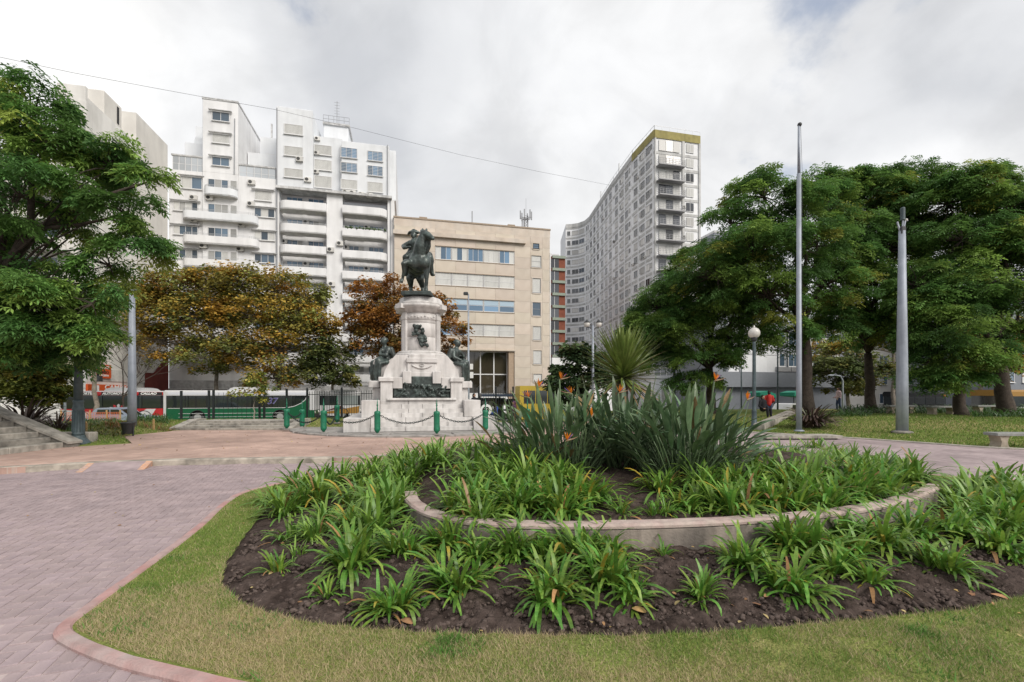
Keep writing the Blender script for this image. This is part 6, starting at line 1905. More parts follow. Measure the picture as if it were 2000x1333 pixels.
mb.prism(outline[::-1] if sum((outline[i][0] * outline[(i + 1) % len(outline)][1] - outline[(i + 1) % len(outline)][0] * outline[i][1]) for i in range(len(outline))) < 0 else outline, 0, ZT)
mb.build('wall', m_tw, D_)
full = [path[0]] + side
def seg_box(mb, a, b, z0, z1, out, inn=.05, mi=0, t0=0.0, t1=1.0):
    a = Vector((a[0], a[1], 0)); b = Vector((b[0], b[1], 0)); d = (b - a); L = d.length; d /= L
    nrm = Vector((-d.y, d.x, 0)) * -1.0
    if nrm.dot(Vector((a.x + 6, a.y + 10, 0)) - Vector((a.x, a.y, 0))) > 0: nrm = -nrm
    p = a + d * L * t0; q = a + d * L * t1
    vs = []
    for z in (z0, z1):
        for w, o in ((p, out), (q, out), (q, -inn), (p, -inn)):
            vs.append((w.x + nrm.x * o, w.y + nrm.y * o, z))
    mb.add(vs, [(0, 3, 2, 1), (4, 5, 6, 7), (0, 1, 5, 4), (1, 2, 6, 5), (2, 3, 7, 6), (3, 0, 4, 7)], mi)
    return nrm
for f_ in range(NF + 1):
    z = f_ * FH
    mb = MB()
    for a, b in zip(full[:-1], full[1:]):
        seg_box(mb, a, b, z - .06, z + .42, .07)
    mb.build('floor_band', m_conc, D_)
mb = MB()
for i, (a, b) in enumerate(zip(full[:-1], full[1:])):
    if i < 1: seg_box(mb, a, b, ZT - 1.35, ZT + .1, .16)
    elif i == 1: seg_box(mb, a, b, ZT - 1.35, ZT + .1, .16)
mb.build('yellow_band', m_yellow, D_)
mb = MB()
for i, (a, b) in enumerate(zip(full[:-1], full[1:])):
    if i >= 2: seg_box(mb, a, b, ZT - 1.0, ZT + .05, .16)
mb.build('parapet', m_conc, D_)
# vertical fins on the long side
for i, (a, b) in enumerate(zip(side[:5], side[1:6])):
    L = (Vector(a) - Vector(b)).length
    for t in (0.02, .35, .68):
        mb = MB(); seg_box(mb, a, b, 0, ZT - 1.4, .13, .05, 0, t, t + .28 / L); mb.build('fin', m_tw, D_)
# windows on the long side and curved wing
m_tglass = glass_mat('tower_glass', (0.055, 0.06, 0.07), per_object=.8)
m_tblind = mat('tower_blind', (0.60, 0.59, 0.57), rough=.7, var=.1, per_object=.3)
twm = {}
def tower_window(a, b, t, w, z0, h_, blind):
    a = Vector((a[0], a[1], 0)); b = Vector((b[0], b[1], 0)); d = (b - a).normalized(); p = a.lerp(b, t)
    nrm = Vector((d.y, -d.x, 0))
    if nrm.dot(Vector((6, 10, 0))) > 0: nrm = -nrm
    key = (w, h_, blind)
    if key not in twm:
        mb = MB(); mb.box(-w / 2, w / 2, -.02, .02, 0, h_, 0)
        for x in (-w / 2, 0, w / 2 - .05): mb.box(x, x + .05, -.06, -.021, 0, h_, 1)
        mb.box(-w / 2 - .05, w / 2 + .05, -.10, -.061, -.06, .03, 1); mb.box(-w / 2, w / 2, -.09, -.061, h_ - .06, h_, 2)
        twm[key] = mb.mesh('window', [m_tblind if blind else m_tglass, m_conc, m_frame_g])
    ang = math.atan2(nrm.x, -nrm.y)
    return link('window', twm[key], D_, (p.x + nrm.x * .03, p.y + nrm.y * .03, z0), (0, 0, ang))
rw = random.Random(3)
for f_ in range(2, NF):
    z = f_ * FH + .95
    for i, (a, b) in enumerate(zip(side[:4], side[1:5])):
        for t, w in ((.13, .7), (.27, 1.5), (.50, 1.5), (.60, .7), (.82, 1.6)) if i < 2 else ((.2, 1.6), (.52, 1.6), (.84, 1.6)):
            tower_window(a, b, t, w, z if w > 1 else z + .35, 1.25 if w > 1 else .8, rw.random() < .45)
    for i in (4, 5, 6):
        tower_window(side[i], side[i + 1], .5, 1.9, z, 1.2, rw.random() < .3)
    tower_window(side[7], side[8], .5, .9, z, 1.2, False)
# the balcony stack on the end wall
bu = Vector((U.x, U.y, 0)); bn = Vector((U.y, -U.x, 0))
for f_ in range(3, NF + 1):
    z = f_ * FH - FH + .1
    e = empty('balcony', (bu.x * .35, bu.y * .35, z), ANG, parent=D_)
    if f_ < NF:
        P_box('balcony_slab', e, 0, 5.2, -1.35, -.12, .1, .32, m_frame_g)
        rl = MB()
        for k in range(9): rl.bar((.06 + 5.08 * k / 8, -1.28, .32), (.06 + 5.08 * k / 8, -1.28, 1.25), .04)
        for zz in (.62, .93, 1.25): rl.bar((.03, -1.28, zz), (5.17, -1.28, zz), .04); rl.bar((.05, -1.28, zz), (.05, -.13, zz), .04); rl.bar((5.15, -1.28, zz), (5.15, -.13, zz), .04)
        rl.build('railing', m_frame_g, e)
    for k in range(3):
        P_box('glass_door', e, .5 + 1.45 * k, .5 + 1.45 * k + 1.38, -.17, -.13, .45, 2.45, rw.choice((m_tglass, m_tglass, m_tblind, m_shut)))
    mb = MB(); mb.box(-.02, 1.5, -.06, .0, 0, 1.55, 0); mb.box(-.04, 1.54, -.09, -.061, -.06, .02, 1); mb.box(.7, .76, -.085, -.061, 0, 1.55, 1)
    link('window', mb.mesh('window', [rw.choice((m_tglass, m_tblind, m_shut)), m_frame_w]), D_, (bu.x * 6.55 + bn.x * .05, bu.y * 6.55 + bn.y * .05, z + .8), (0, 0, ANG))
    if f_ in (9, 11, 12, 14): o = ac(D_, 0, 0, 0, .8); o.location = (bu.x * 5.95 + bn.x * .1, bu.y * 5.95 + bn.y * .1, z + 1.2); o.rotation_euler = (0, 0, ANG)
mb = MB()
for a, b in ((0, .28), (5.62, 6.1), (9.1, 9.45)):
    seg_box(mb, (bu.x * a, bu.y * a), (bu.x * b, bu.y * b), 0, ZT - 1.4, .24)
mb.build('end_pier', m_conc, D_)
rl = MB()
for i, (a, b) in enumerate(zip(full[:4], full[1:5])):
    rl.bar((a[0], a[1], ZT + .9), (b[0], b[1], ZT + .9), .06)
    for k in range(7):
        p = Vector(a).lerp(Vector(b), k / 6); rl.bar((p.x, p.y, ZT), (p.x, p.y, ZT + .9), .05)
rl.bar((-2.4, 17, ZT), (-2.4, 17, ZT + 2.6), .3); rl.bar((-3.9, 30, ZT), (-3.9, 30, ZT + 2.2), .3)
rl.build('roof_railing', m_rail, D_)
for k in range(26):
    i = rw.randrange(0, 4); f_ = rw.randrange(3, NF - 1); t = rw.choice((.38, .70, .93))
    a = Vector((*side[i], 0)); b = Vector((*side[i + 1], 0)); p = a.lerp(b, t); d = (b - a).normalized(); nrm = Vector((-d.y, d.x, 0))
    if nrm.dot(Vector((6, 10, 0))) > 0: nrm = -nrm
    o = ac(D_, 0, 0, 0, .8); o.location = (p.x + nrm.x * .1, p.y + nrm.y * .1, f_ * FH + .8); o.rotation_euler = (0, 0, math.atan2(nrm.x, -nrm.y))

# ------------------------------------------------------------------ E: red brick block squeezed between
m_redb = mat('red_brick_wall', (0.27, 0.092, 0.055), rough=.9, c2=(.21, .07, .045), scale=1.5, var=.15)
m_grn = mat('green_balcony_band', (0.30, 0.35, 0.29), rough=.8, var=.1, scale=1)
E_, tE = frame('apartment_building', 1079, 92, 'narrow red brick apartment block with pale green floor bands beside the tan building')
wE = ft(1104, 92) - tE
HE = fh(1090, 500, 92)
P_box('wall', E_, 0, wE, 0, 15, 0, HE, m_redb)
P_box('roof_room', E_, .5, wE, 4, 10, HE + .002, HE + 1.6, m_white2)
nfl = 11
for k in range(nfl):
    z = HE - .6 - k * (HE - 3) / nfl
    P_box('floor_band', E_, -.05, wE, -.35, -.002, z, z + .55, m_grn)
    mb = MB(); mb.box(0, .9, -.05, .0, 0, .6, 0); link('window', mb.mesh('window', m_tglass), E_, (.3, -.003, z - 1.7))
    mb = MB(); mb.box(0, 1.9, -.06, .0, 0, 1.9, 0); mb.box(.9, .98, -.1, -.061, 0, 1.9, 1); link('window', mb.mesh('window', [m_tglass, m_frame_w]), E_, (wE - 3.3, -.003, z - 2.0))
# ------------------------------------------------------------------ low white wall behind the bushes
Gx = at_depth(1135, 722, 60)
W_ = empty('boundary_wall', (Gx.x, 60, ROAD_Z), ANG, label='plain white wall between the tan building and the bushes', cat='wall')
P_box('wall_panel', W_, -4, 4.5, 0, .3, 0, CAMH + 70 / F * 60 - ROAD_Z, m_white)

# ------------------------------------------------------------------ L: cream building on the near side, blank party wall towards us
m_cream = mat('cream_render', (0.72, 0.695, 0.65), rough=.9, c2=(.64, .615, .575), scale=.3, var=.05, streak=(.14, .8, .15), detail=7)
m_creamw = mat('white_party_wall', (0.78, 0.765, 0.735), rough=.9, c2=(.70, .685, .65), scale=.3, var=.05, streak=(.22, .8, .12), detail=7)
m_redwall = mat('dark_red_wall', (0.17, 0.035, 0.028), rough=.9, var=.12, scale=2, streak=(.3, 1, .6))
Lc = Vector((-38.6, 41.2, ROAD_Z))
L_ = empty('cream_building', Lc, ANG, label='tall cream building with a blank party wall behind the feathery tree', cat='building')
h1 = 29.5; h2 = 32.8
P_box('wall', L_, -2.2, 0, 0, 8.0, 0, h1, m_creamw); P_box('wall', L_, -16, -2.203, 0, 8.0, 0, 23.5, m_creamw)
P_box('wall', L_, -4, -.05, 8.003, 14.6, 0, h2, m_cream)
# roof rooms
P_box('roof_room', L_, -3.2, -.02, 2.6, 5.4, h1 + .002, h1 + 2.2, m_cream, .05)
P_box('roof_parapet', L_, -2.2, -.02, .02, .3, h1 + .002, h1 + .9, m_creamw)
P_box('chimney', L_, -5, -4, 9, 10, h2 + .002, h2 + 1.2, m_grime)
mb = MB(); mb.box(-.015, .02, 4.6, 4.9, h1 + .2, h1 + 1.9); mb.box(-.03, .02, 8.9, 9.5, h2 - 5.5, h2 - 4.6); mb.build('dark_window', m_dark, L_)
for k in range(7):
    z = 4.5 + k * 2.65
    bl = empty('balcony', (-6.2, 0, z), parent=L_)
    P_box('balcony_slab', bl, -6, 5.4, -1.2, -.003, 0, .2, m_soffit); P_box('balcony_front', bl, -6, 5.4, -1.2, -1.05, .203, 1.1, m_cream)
    window(L_, -3.5, -.04, z + .3, z + 2.3, 3.0, 'glass', 3, sill=False); window(L_, -9, -.04, z + .3, z + 2.3, 3.0, 'glass', 3, sill=False)
mb = MB(); mb.bar((-.05, -.02, 3), (-.05, -.02, h1 - 2), .3); mb.build('downpipe', m_grime, L_)
# ground floor of the party wall: band, shop front, red wall
P_box('grey_band', L_, .003, .06, 1.0, 9.4, 3.75, 4.9, m_soffit)
poly = [(9.5, 0), (14.5, 0), (14.5, 6.9), (13.9, 6.9), (11.3, 4.9), (9.5, 4.9)]
mb = MB(); mb.prism(poly, .003, .10, axis='x'); mb.build('red_wall', m_redwall, L_)
P_box('corner_column', L_, -.55, .12, -.12, .62, 0, h1 - .5, m_creamw)
m_orange_s = mat('orange_sign_panel', (0.62, 0.095, 0.018), rough=.5, var=.05, scale=3)
m_wtxt = mat('white_lettering', (0.80, 0.80, 0.80), rough=.5, var=0)
m_btxt = mat('black_lettering', (0.02, 0.02, 0.022), rough=.5, var=0)
# sign board on the party wall
SG = empty('shop_sign', (Lc.x, Lc.y, 0), ANG, label='orange square sign with white and black lettering on the cream wall', cat='sign')
sx0 = .07
def sy_at(px):   # distance along the wall for photo x
    k = (px - 1000) / F
    return (k * Lc.y - Lc.x) / (-math.sin(ANG) - k * math.cos(ANG))
ya_, yb_ = sy_at(176), sy_at(212)
dm = Lc.y + math.cos(ANG) * (ya_ + yb_) / 2
zt_, zb_ = CAMH + (HY - 712) / F * dm, CAMH + (HY - 739) / F * dm
P_box('sign_board', SG, .07, .22, ya_, yb_, zb_, zt_, m_orange_s)
ym = (ya_ + yb_) / 2; hs = zt_ - zb_
for txt, fz_pos, sz_, mm in (('EXCHANGE', .78, .40, m_wtxt), ('CAMBIO', .42, .36, m_btxt), ('Turismo', .22, .36, m_wtxt)):
    text_part('lettering', txt, sz_, mm, SG, (.235, ym + (.18 if txt == 'Turismo' else 0), zb_ + hs * fz_pos), (PI / 2, 0, PI / 2), sx=(yb_ - ya_) * .80 / (sz_ * .70 * len(txt)), bold=.008)
# fascia above the shop
FS = empty('shop_fascia', (Lc.x, Lc.y, 0), ANG, label='long orange shop fascia reading CAMBIO above the red bus roof', cat='sign')
fa, fb = sy_at(164), sy_at(252)
dm = Lc.y + math.cos(ANG) * (fa + fb) / 2
zf0, zf1 = CAMH + (HY - 766) / F * dm, CAMH + (HY - 752) / F * dm
P_box('fascia_board', FS, .12, .30, fa, fb, zf0 - .2, zf1, m_orange_s)
P_box('white_flag', FS, .302, .32, fa + .8, fa + 1.5, zf0 - .2, zf1 - .08, m_wtxt)
text_part('lettering', 'CAMBIO', .62, m_wtxt, FS, (.315, (fa + fb) / 2 + .9, (zf0 + zf1) / 2 + .08), (PI / 2, 0, PI / 2), sx=1.7, bold=.01)

# ------------------------------------------------------------------ R: grey and white modern block behind the right-hand trees
m_gclad = mat('grey_cladding', (0.20, 0.215, 0.24), rough=.6, var=.06, scale=1)
m_wclad = mat('white_cladding', (0.66, 0.67, 0.69), rough=.6, var=.04, scale=1, per_object=.05)
Rp = at_depth(1462, 770, 58); Rp.z = ROAD_Z
R_ = empty('modern_building', Rp, ANG, label='modern grey and white building behind the flagpole trees', cat='building')
P_box('wall', R_, -5, 16, .2, 14, 0, 12, m_gclad)
P_box('ground_floor', R_, -5, 16, .6, .19 + .6, 0, 3.4, m_dark)
P_box('grey_band', R_, -5, 16, -.6, .195, 3.4, 5.3, m_gclad)
for k, (a, b) in enumerate(((-3.2, -1.6), (-1.55, 2.4), (2.5, 4.4))):
    for j in range(3): P_box('cladding_panel', R_, a, b - .04, -.3 - .15 * (k == 1), .19, 5.32 + j * 2.2, 5.32 + j * 2.2 + 2.14, m_wclad)
for k in range(5):
    x = 4.8 + k * 2.2
    for z in (6.1, 8.9): window(R_, x, .12, z, z + 1.7, 1.7, 'glass', 2)
    P_box('balcony', R_, x - 1, x + 1.1, -.6, .0, 5.4, 6.0, m_frame_g)
for k in range(7):
    P_box('shop_window', R_, -4.3 + k * 2.6, -4.3 + k * 2.6 + 1.1, .5, .58, .4, 2.9, m_glass if k % 2 else m_wclad)
Rq = at_depth(1315, 770, 66); Rq.z = ROAD_Z
Q_ = empty('low_white_building', Rq, ANG, label='low white building with a railing behind the round lamp and the tower trees', cat='building')
P_box('wall', Q_, -3, 9, 0, 9, 0, 4.8, m_white2); P_box('parapet', Q_, -3.1, 9.1, -.15, 9.1, 4.802, 5.2, m_wclad)
for k in range(4): window(Q_, -1.2 + k * 2.6, -.04, 1.2, 3.2, 1.5, 'glass', 2)
rl = MB()
for k in range(13): rl.bar((-3 + k, .1, 5.2), (-3 + k, .1, 6.3), .05)
rl.bar((-3, .1, 6.3), (9, .1, 6.3), .06); rl.bar((-3, .1, 5.8), (9, .1, 5.8), .04); rl.build('railing', m_frame_w, Q_)
# far block over the tree tops (dark roof just right of the tower)
Sp = at_depth(1395, 770, 120); Sp.z = ROAD_Z
S_ = empty('distant_block', Sp, ANG, label='distant grey block just showing beside the tower above the trees', cat='building')
P_box('wall', S_, 0, 14, 0, 12, 0, CAMH + 315 / F * 120 - ROAD_Z, m_gclad); P_box('roof_edge', S_, -.1, 14.1, -.1, 12.1, CAMH + 315 / F * 120 - ROAD_Z + .002, CAMH + 315 / F * 120 - ROAD_Z + .6, m_grime)
for k in range(10):
    for j in range(4):
        mb = MB() if (k, j) == (0, 0) else mb
        if (k, j) == (0, 0):
            mb.box(0, 1.8, -.04, 0, 0, 1.5); dm_ = mb.mesh('window', m_tglass)
        link('window', dm_, S_, (1 + 3.2 * j, -.003, 12 + 3 * k))
# more town beyond the trees along the avenue
for (px_, d, w, hh, lab, mm) in ((1830, 75, 26, 15, 'beige apartment block hidden behind the thick dark trees', m_cream), (2060, 60, 20, 17, 'dark grey block behind the trees at the end of the lawn', m_gclad)):
    p = at_depth(px_, 770, d); p.z = ROAD_Z
    e = empty('apartment_building', p, ANG, label=lab, cat='building')
    P_box('wall', e, -w / 2, w / 2, 0, 10, 0, hh, mm)
    for k in range(int(w / 3)):
        for j in range(int(hh / 3)): window(e, -w / 2 + 1.8 + 3 * k, -.04, 1 + 3 * j, 2.6 + 3 * j, 1.6, 'glass', 2)
# ================================================================== VEHICLES
m_tyre = mat('tyre_rubber', (0.018, 0.018, 0.018), rough=.85, var=.15)
m_rim = mat('wheel_rim', (0.50, 0.50, 0.50), rough=.35, metal=.7, var=.05)
m_bglass = glass_mat('bus_glass', (0.018, 0.024, 0.026), rough=.05, per_object=.5)
m_bwhite = mat('white_bus_paint', (0.50, 0.50, 0.505), rough=.35, var=.03, scale=2)
m_bgreen = mat('green_bus_paint', (0.004, 0.085, 0.034), rough=.35, var=.05, scale=2)
m_bred = mat('red_bus_paint', (0.40, 0.022, 0.025), rough=.35, var=.05, scale=2)
m_bblack = mat('black_trim', (0.015, 0.015, 0.017), rough=.5, var=.05)
m_ochre = mat('ochre_stripe', (0.30, 0.16, 0.035), rough=.4, var=.05)
m_maroon = mat('maroon_stripe', (0.10, 0.022, 0.022), rough=.4, var=.05)
m_light = mat('lamp_lens', (0.75, 0.72, 0.66), rough=.15, var=.02)
m_redlens = mat('red_lens', (0.55, 0.03, 0.02), rough=.2, var=.02)
m_chrome = mat('metal_trim', (.45, .45, .46), rough=.3, metal=.8, var=.02)

def wheel(parent, x, y, r, w=.28):
    e = empty('wheel', (x, y, r), parent=parent)
    t = MB(); M = Matrix.Rotation(PI / 2, 4, 'X')
    pr_ = [(r * .60, -w / 2), (r * .93, -w / 2), (r, -w * .32), (r, w * .32), (r * .93, w / 2), (r * .60, w / 2)]
    t.lathe(pr_, 24, cap=False); t.v = [tuple(M @ Vector(p)) for p in t.v]; t.build('tyre', m_tyre, e)
    t = MB(); t.lathe([(r * .60, w * .45), (r * .56, w * .40), (r * .40, w * .15), (r * .22, w * .20), (r * .2, w * .42), (r * .05, w * .45)], 20)
    for k in range(8):
        a = 2 * PI * k / 8; t.ball((r * .42 * math.cos(a), r * .42 * math.sin(a), w * .20), r * .06, nu=6, nv=4)
    t.v = [tuple(M @ Vector(p)) for p in t.v]; t.build('rim', m_rim, e)
    return e
def bus(name, label, px0, px1, d0, roof_px, body_m, roof_m, wheels, length=None, height=None, win=(1.22, 2.42), n_win=7, group=None, skirt_lines=True):
    t0 = ft(px0, d0); t1 = ft(px1, d0); L = length or (t1 - t0)
    X_ = math.cos(ANG) * t0; Y_ = d0 + math.sin(ANG) * t0
    e = empty(name, (X_, Y_, ROAD_Z), ANG, label=label, cat='bus', group=group)
    H = height or (CAMH + (HY - roof_px) / F * (Y_ + 2) - ROAD_Z)
    W = 2.5; z0 = .32; r = .48; wz = win[0]
    # lower body with wheel arches cut out
    pts = [(0.05, z0), (0, z0 + .12)]
    top = [(0, wz), (L, wz), (L, z0 + .12), (L - .05, z0)]
    bot = []
    for wx in sorted(wheels, reverse=True):
        bot += [(wx + .60, z0)] + [(wx + .60 * math.cos(a), r + .02 + .60 * math.sin(a)) for a in [PI * k / 10 for k in range(0, 11)]] + [(wx - .60, z0)]
    poly = [(0.05, z0)]
    outline = [(0, z0 + .12), (0.05, z0)] + list(reversed([p for p in bot])) + [(L - .05, z0), (L, z0 + .12), (L, wz), (0, wz)]
    mb = MB(); mb.prism(outline, 0, W, axis='y')
    mb.build('lower_body', body_m, e)
    P_box('chassis', e, .4, L - .4, .45, W - .45, .2, z0 + .2, m_bblack)
    for wx in wheels:
        wheel(e, wx, .17, r); wheel(e, wx, W - .17, r)
        mb = MB(); arc = [(wx + .62 * math.cos(PI * k / 12), r + .02 + .62 * math.sin(PI * k / 12)) for k in range(13)]
        inn = [(wx + .56 * math.cos(PI * k / 12), r + .02 + .56 * math.sin(PI * k / 12)) for k in range(13)]
        mb.prism(arc + inn[::-1], -.02, .05, axis='y'); mb.build('wheel_arch', m_bblack, e)
    # glazed band
    P_box('cabin', e, .08, L - .08, .10, W - .10, wz + .002, win[1] + .05, m_bblack)
    cw = (L - .30) / n_win
    for k in range(n_win):
        P_box('window_pane', e, .15 + cw * k + .03, .15 + cw * (k + 1) - .03, .03, .095, wz + .04, win[1], m_bglass)
        P_box('window_pane', e, .15 + cw * k + .03, .15 + cw * (k + 1) - .03, W - .095, W - .03, wz + .04, win[1], m_bglass)
    for x in (0, L):
        P_box('windscreen', e, *( (.0, .075) if x == 0 else (L - .075, L)), .12, W - .12, wz + .05, win[1] + .05, m_bglass)
    # roof
    mb = MB(); c = .18
    rp_ = [(0, win[1]), (W, win[1]), (W, H - c), (W - c * .4, H - c * .35), (W - c, H), (c, H), (c * .4, H - c * .35), (0, H - c)]
    mb.prism(rp_, .0, L, axis='x'); mb.build('roof', roof_m, e)
    P_box('bumper', e, -.06, .06, .1, W - .1, z0, z0 + .35, m_bblack); P_box('bumper', e, L - .06, L + .06, .1, W - .1, z0, z0 + .35, m_bblack)
    for s in (.35, W - .35):
        mb = MB(); mb.ball((L + .0, s, .85), .13, sx=.4); mb.build('headlight', m_light, e)
        mb = MB(); mb.ball((0, s, .95), .10, sx=.4); mb.build('tail_light', m_redlens, e)
    return e, L, H
# road marking / kerb of the avenue
m_side = concrete('pavement_slabs', (0.33, 0.32, 0.30), var=.15)
for dd, w_ in ((64.0, 6.0), (43.2, 1.2)):
    mb = MB(); M = Matrix.Translation((0, dd, 0)) @ Matrix.Rotation(ANG, 4, 'Z')
    mb.box(-70, 70, -w_, 0, ROAD_Z - .3, ROAD_Z + .12, 0, M); tag(mb.build('pavement', m_side), kind='structure')
BD = 46.0
# green bus
gb, Lg, Hg = bus('city_bus', 'green and white city bus with number 37 on its windows, behind the steps', 320, 613.5, BD, 763, m_bgreen, m_bwhite, (2.55, 9.15), win=(1.30, 2.38), n_win=7)
for z, h_ in ((1.26, .045), (.80, .035), (.50, .03)): P_box('white_stripe', gb, 1.1 if z < 1.2 else .3, Lg - 2.6, -.012, -.001, z, z + h_, m_bwhite)
P_box('rear_frame', gb, -.03, .16, -.02, 2.52, .5, Hg - .1, m_bwhite); P_box('front_pillar', gb, Lg - .42, Lg + .02, -.02, 2.52, 1.05, Hg - .05, m_bwhite)
mb = MB()
pts = [(Lg - 2.7, 1.28), (Lg - 2.2, 1.30), (Lg - 1.7, 1.40), (Lg - 1.1, 1.68), (Lg - .75, 2.0), (Lg - .6, 2.36)]
for a, b in zip(pts[:-1], pts[1:]): mb.bar((a[0], -.02, a[1]), (b[0], -.02, b[1]), .03, .06)
mb.build('swoop_line', m_bwhite, gb)
mb = MB(); mb.prism([(Lg - 2.2, 1.302), (Lg - .43, 1.302), (Lg - .43, 2.1), (Lg - .75, 1.95), (Lg - 1.1, 1.63), (Lg - 1.7, 1.36)], -.008, .028, axis='y'); mb.build('swoop_panel', m_bgreen, gb)
text_part('number', '37', .78, mat('number_outline', (.42, .42, .62), rough=.4, var=0), gb, (Lg - 3.55, -.012, 1.86), (PI / 2, 0, 0), shear=.25, bold=.012)
text_part('number_face', '37', .76, mat('number_violet', (.05, .04, .16), rough=.4, var=0), gb, (Lg - 3.55, -.02, 1.86), (PI / 2, 0, 0), shear=.25)
acu = MB(); acu.prism([(0, Hg - .02), (3.2, Hg - .02), (3.0, Hg + .18), (2.6, Hg + .30), (.55, Hg + .30), (.2, Hg + .18)], .3, 2.2, axis='y'); acu.build('roof_unit', m_bwhite, gb, (4.8, 0, 0))
fas = MB(); fas.box(.3, Lg - .6, -.012, -.001, 2.45, 2.66); fas.build('roof_fascia', mat('pale_fascia', (.55, .56, .62), rough=.4, var=.05), gb)
for k in range(11):
    mb = MB(); x = 1.6 + k * .82; mb.bar((x, .02, 1.34), (x, .02, 2.36), .05); mb.build('window_pillar', m_bblack, gb)
# red bus
rb, Lr, Hr = bus('city_bus', 'red and white city bus with white roof-edge lettering, beside the cream building', 116, 318, BD, 764, m_bred, m_bwhite, (1.5, 6.0), win=(1.28, 2.40), n_win=5)
P_box('fascia', rb, -.02, Lr + .02, -.014, -.001, 2.42, 2.70, m_bred)
P_box('black_band', rb, .35, Lr - .05, -.02, -.0145, 2.43, 2.68, m_bblack)
text_part('lettering', 'TRANSPORTES', .27, m_wtxt, rb, (1.45, -.024, 2.555), (PI / 2, 0, 0), shear=.2, sx=1.05, bold=.012)
text_part('lettering', 'AUTOMOTORES', .27, m_wtxt, rb, (4.05, -.024, 2.555), (PI / 2, 0, 0), shear=.2, sx=1.05, bold=.012)
text_part('lettering', 'CALLAO', .27, m_wtxt, rb, (6.35, -.024, 2.555), (PI / 2, 0, 0), shear=.2, sx=1.15, bold=.012)
for x in (.14, 2.72, 5.42):
    mb = MB(); mb.ball((x, -.02, 2.54), .18, sx=1.3, sy=.15); mb.build('red_roundel', m_bred, rb)
for (a, b, c, d) in (((0, .45), (2.6, .45), (2.2, 1.0), (0, 1.25)), ((4.9, .4), (6.4, .4), (6.9, 1.25), (6.2, 1.25))):
    mb = MB(); mb.prism([a, b, c, d], -.014, -.001, axis='y'); mb.build('white_graphic', m_bwhite, rb)
fl = MB()
for k in range(7):
    a = R(15 + 25 * k); c0 = (4.15, .95)
    fl.prism([(c0[0] + .15 * math.cos(a - .2), c0[1] + .12 * math.sin(a - .2)), (c0[0] + .7 * math.cos(a - .14), c0[1] + .62 * math.sin(a - .14)), (c0[0] + .82 * math.cos(a), c0[1] + .74 * math.sin(a)), (c0[0] + .7 * math.cos(a + .14), c0[1] + .62 * math.sin(a + .14)), (c0[0] + .15 * math.cos(a + .2), c0[1] + .12 * math.sin(a + .2))], -.02, .025, axis='y', mi=k % 2)
fl.build('petal_graphic', [m_bred, m_bwhite], rb)
acu = MB(); acu.prism([(0, Hr - .02), (3.4, Hr - .02), (3.1, Hr + .20), (2.7, Hr + .28), (.55, Hr + .28), (.2, Hr + .18)], .3, 2.2, axis='y'); acu.build('roof_unit', m_bwhite, rb, (2.9, 0, 0))
# white bus behind
wb, Lw, Hw = bus('city_bus', 'white city bus with ochre and maroon wedge stripes, half hidden by the green bus', 560, 703, BD + 4.2, 766, m_bwhite, m_bwhite, (1.2, 5.2), win=(1.38, 2.38), n_win=6)
P_box('pale_panes', wb, Lw - 2.2, Lw - .2, -.0, .028, 1.44, 2.36, glass_mat('pale_bus_glass', (.22, .25, .25), per_object=.1))
for (pl, mm) in (([(Lw - 3.6, .55), (Lw - .15, .55), (Lw - .02, 1.30), (Lw - 3.4, .70)], m_ochre), ([(Lw - 3.5, .74), (Lw - 2.4, .96), (Lw - 1.6, 1.14), (Lw - 1.7, 1.30), (Lw - 2.0, 1.32)], m_maroon)):
    mb = MB(); mb.prism(pl, -.012, -.001, axis='y'); mb.build('wedge_stripe', mm, wb)
acu = MB(); acu.prism([(0, Hw - .02), (2.8, Hw - .02), (2.6, Hw + .22), (.5, Hw + .26), (.2, Hw + .16)], .3, 2.2, axis='y'); acu.build('roof_unit', m_bwhite, wb, (Lw - 3.0, 0, 0))
# far buses and vans
ob, Lo, Ho = bus('city_bus', 'white bus with an orange roof edge beyond the bench end of the lawn', 1955, 2070, 33.0, 762, m_bwhite, m_ochre, (1.6, 5.0), win=(1.25, 2.3), n_win=5)
db, Ld, Hd = bus('city_bus', 'dark bus with a lit orange lamp seen under the low-hanging tree', 1765, 1850, 44.0, 771, m_bblack, m_bblack, (1.2, 3.6), win=(1.2, 2.2), n_win=4, height=2.8)
mb = MB(); mb.ball((Ld - .5, -.05, 2.3), .12); mb.build('orange_lamp', mat('orange_lens', (.8, .25, .08), rough=.3, var=.02), db)
pb, Lp, Hp_ = bus('city_bus', 'white bus with a dark window band behind the strelitzia flowers, below the grey modern building', 1400, 1490, 52.0, 769, m_bwhite, m_bwhite, (1.2, 4.0), win=(1.3, 2.3), n_win=4, height=2.7)

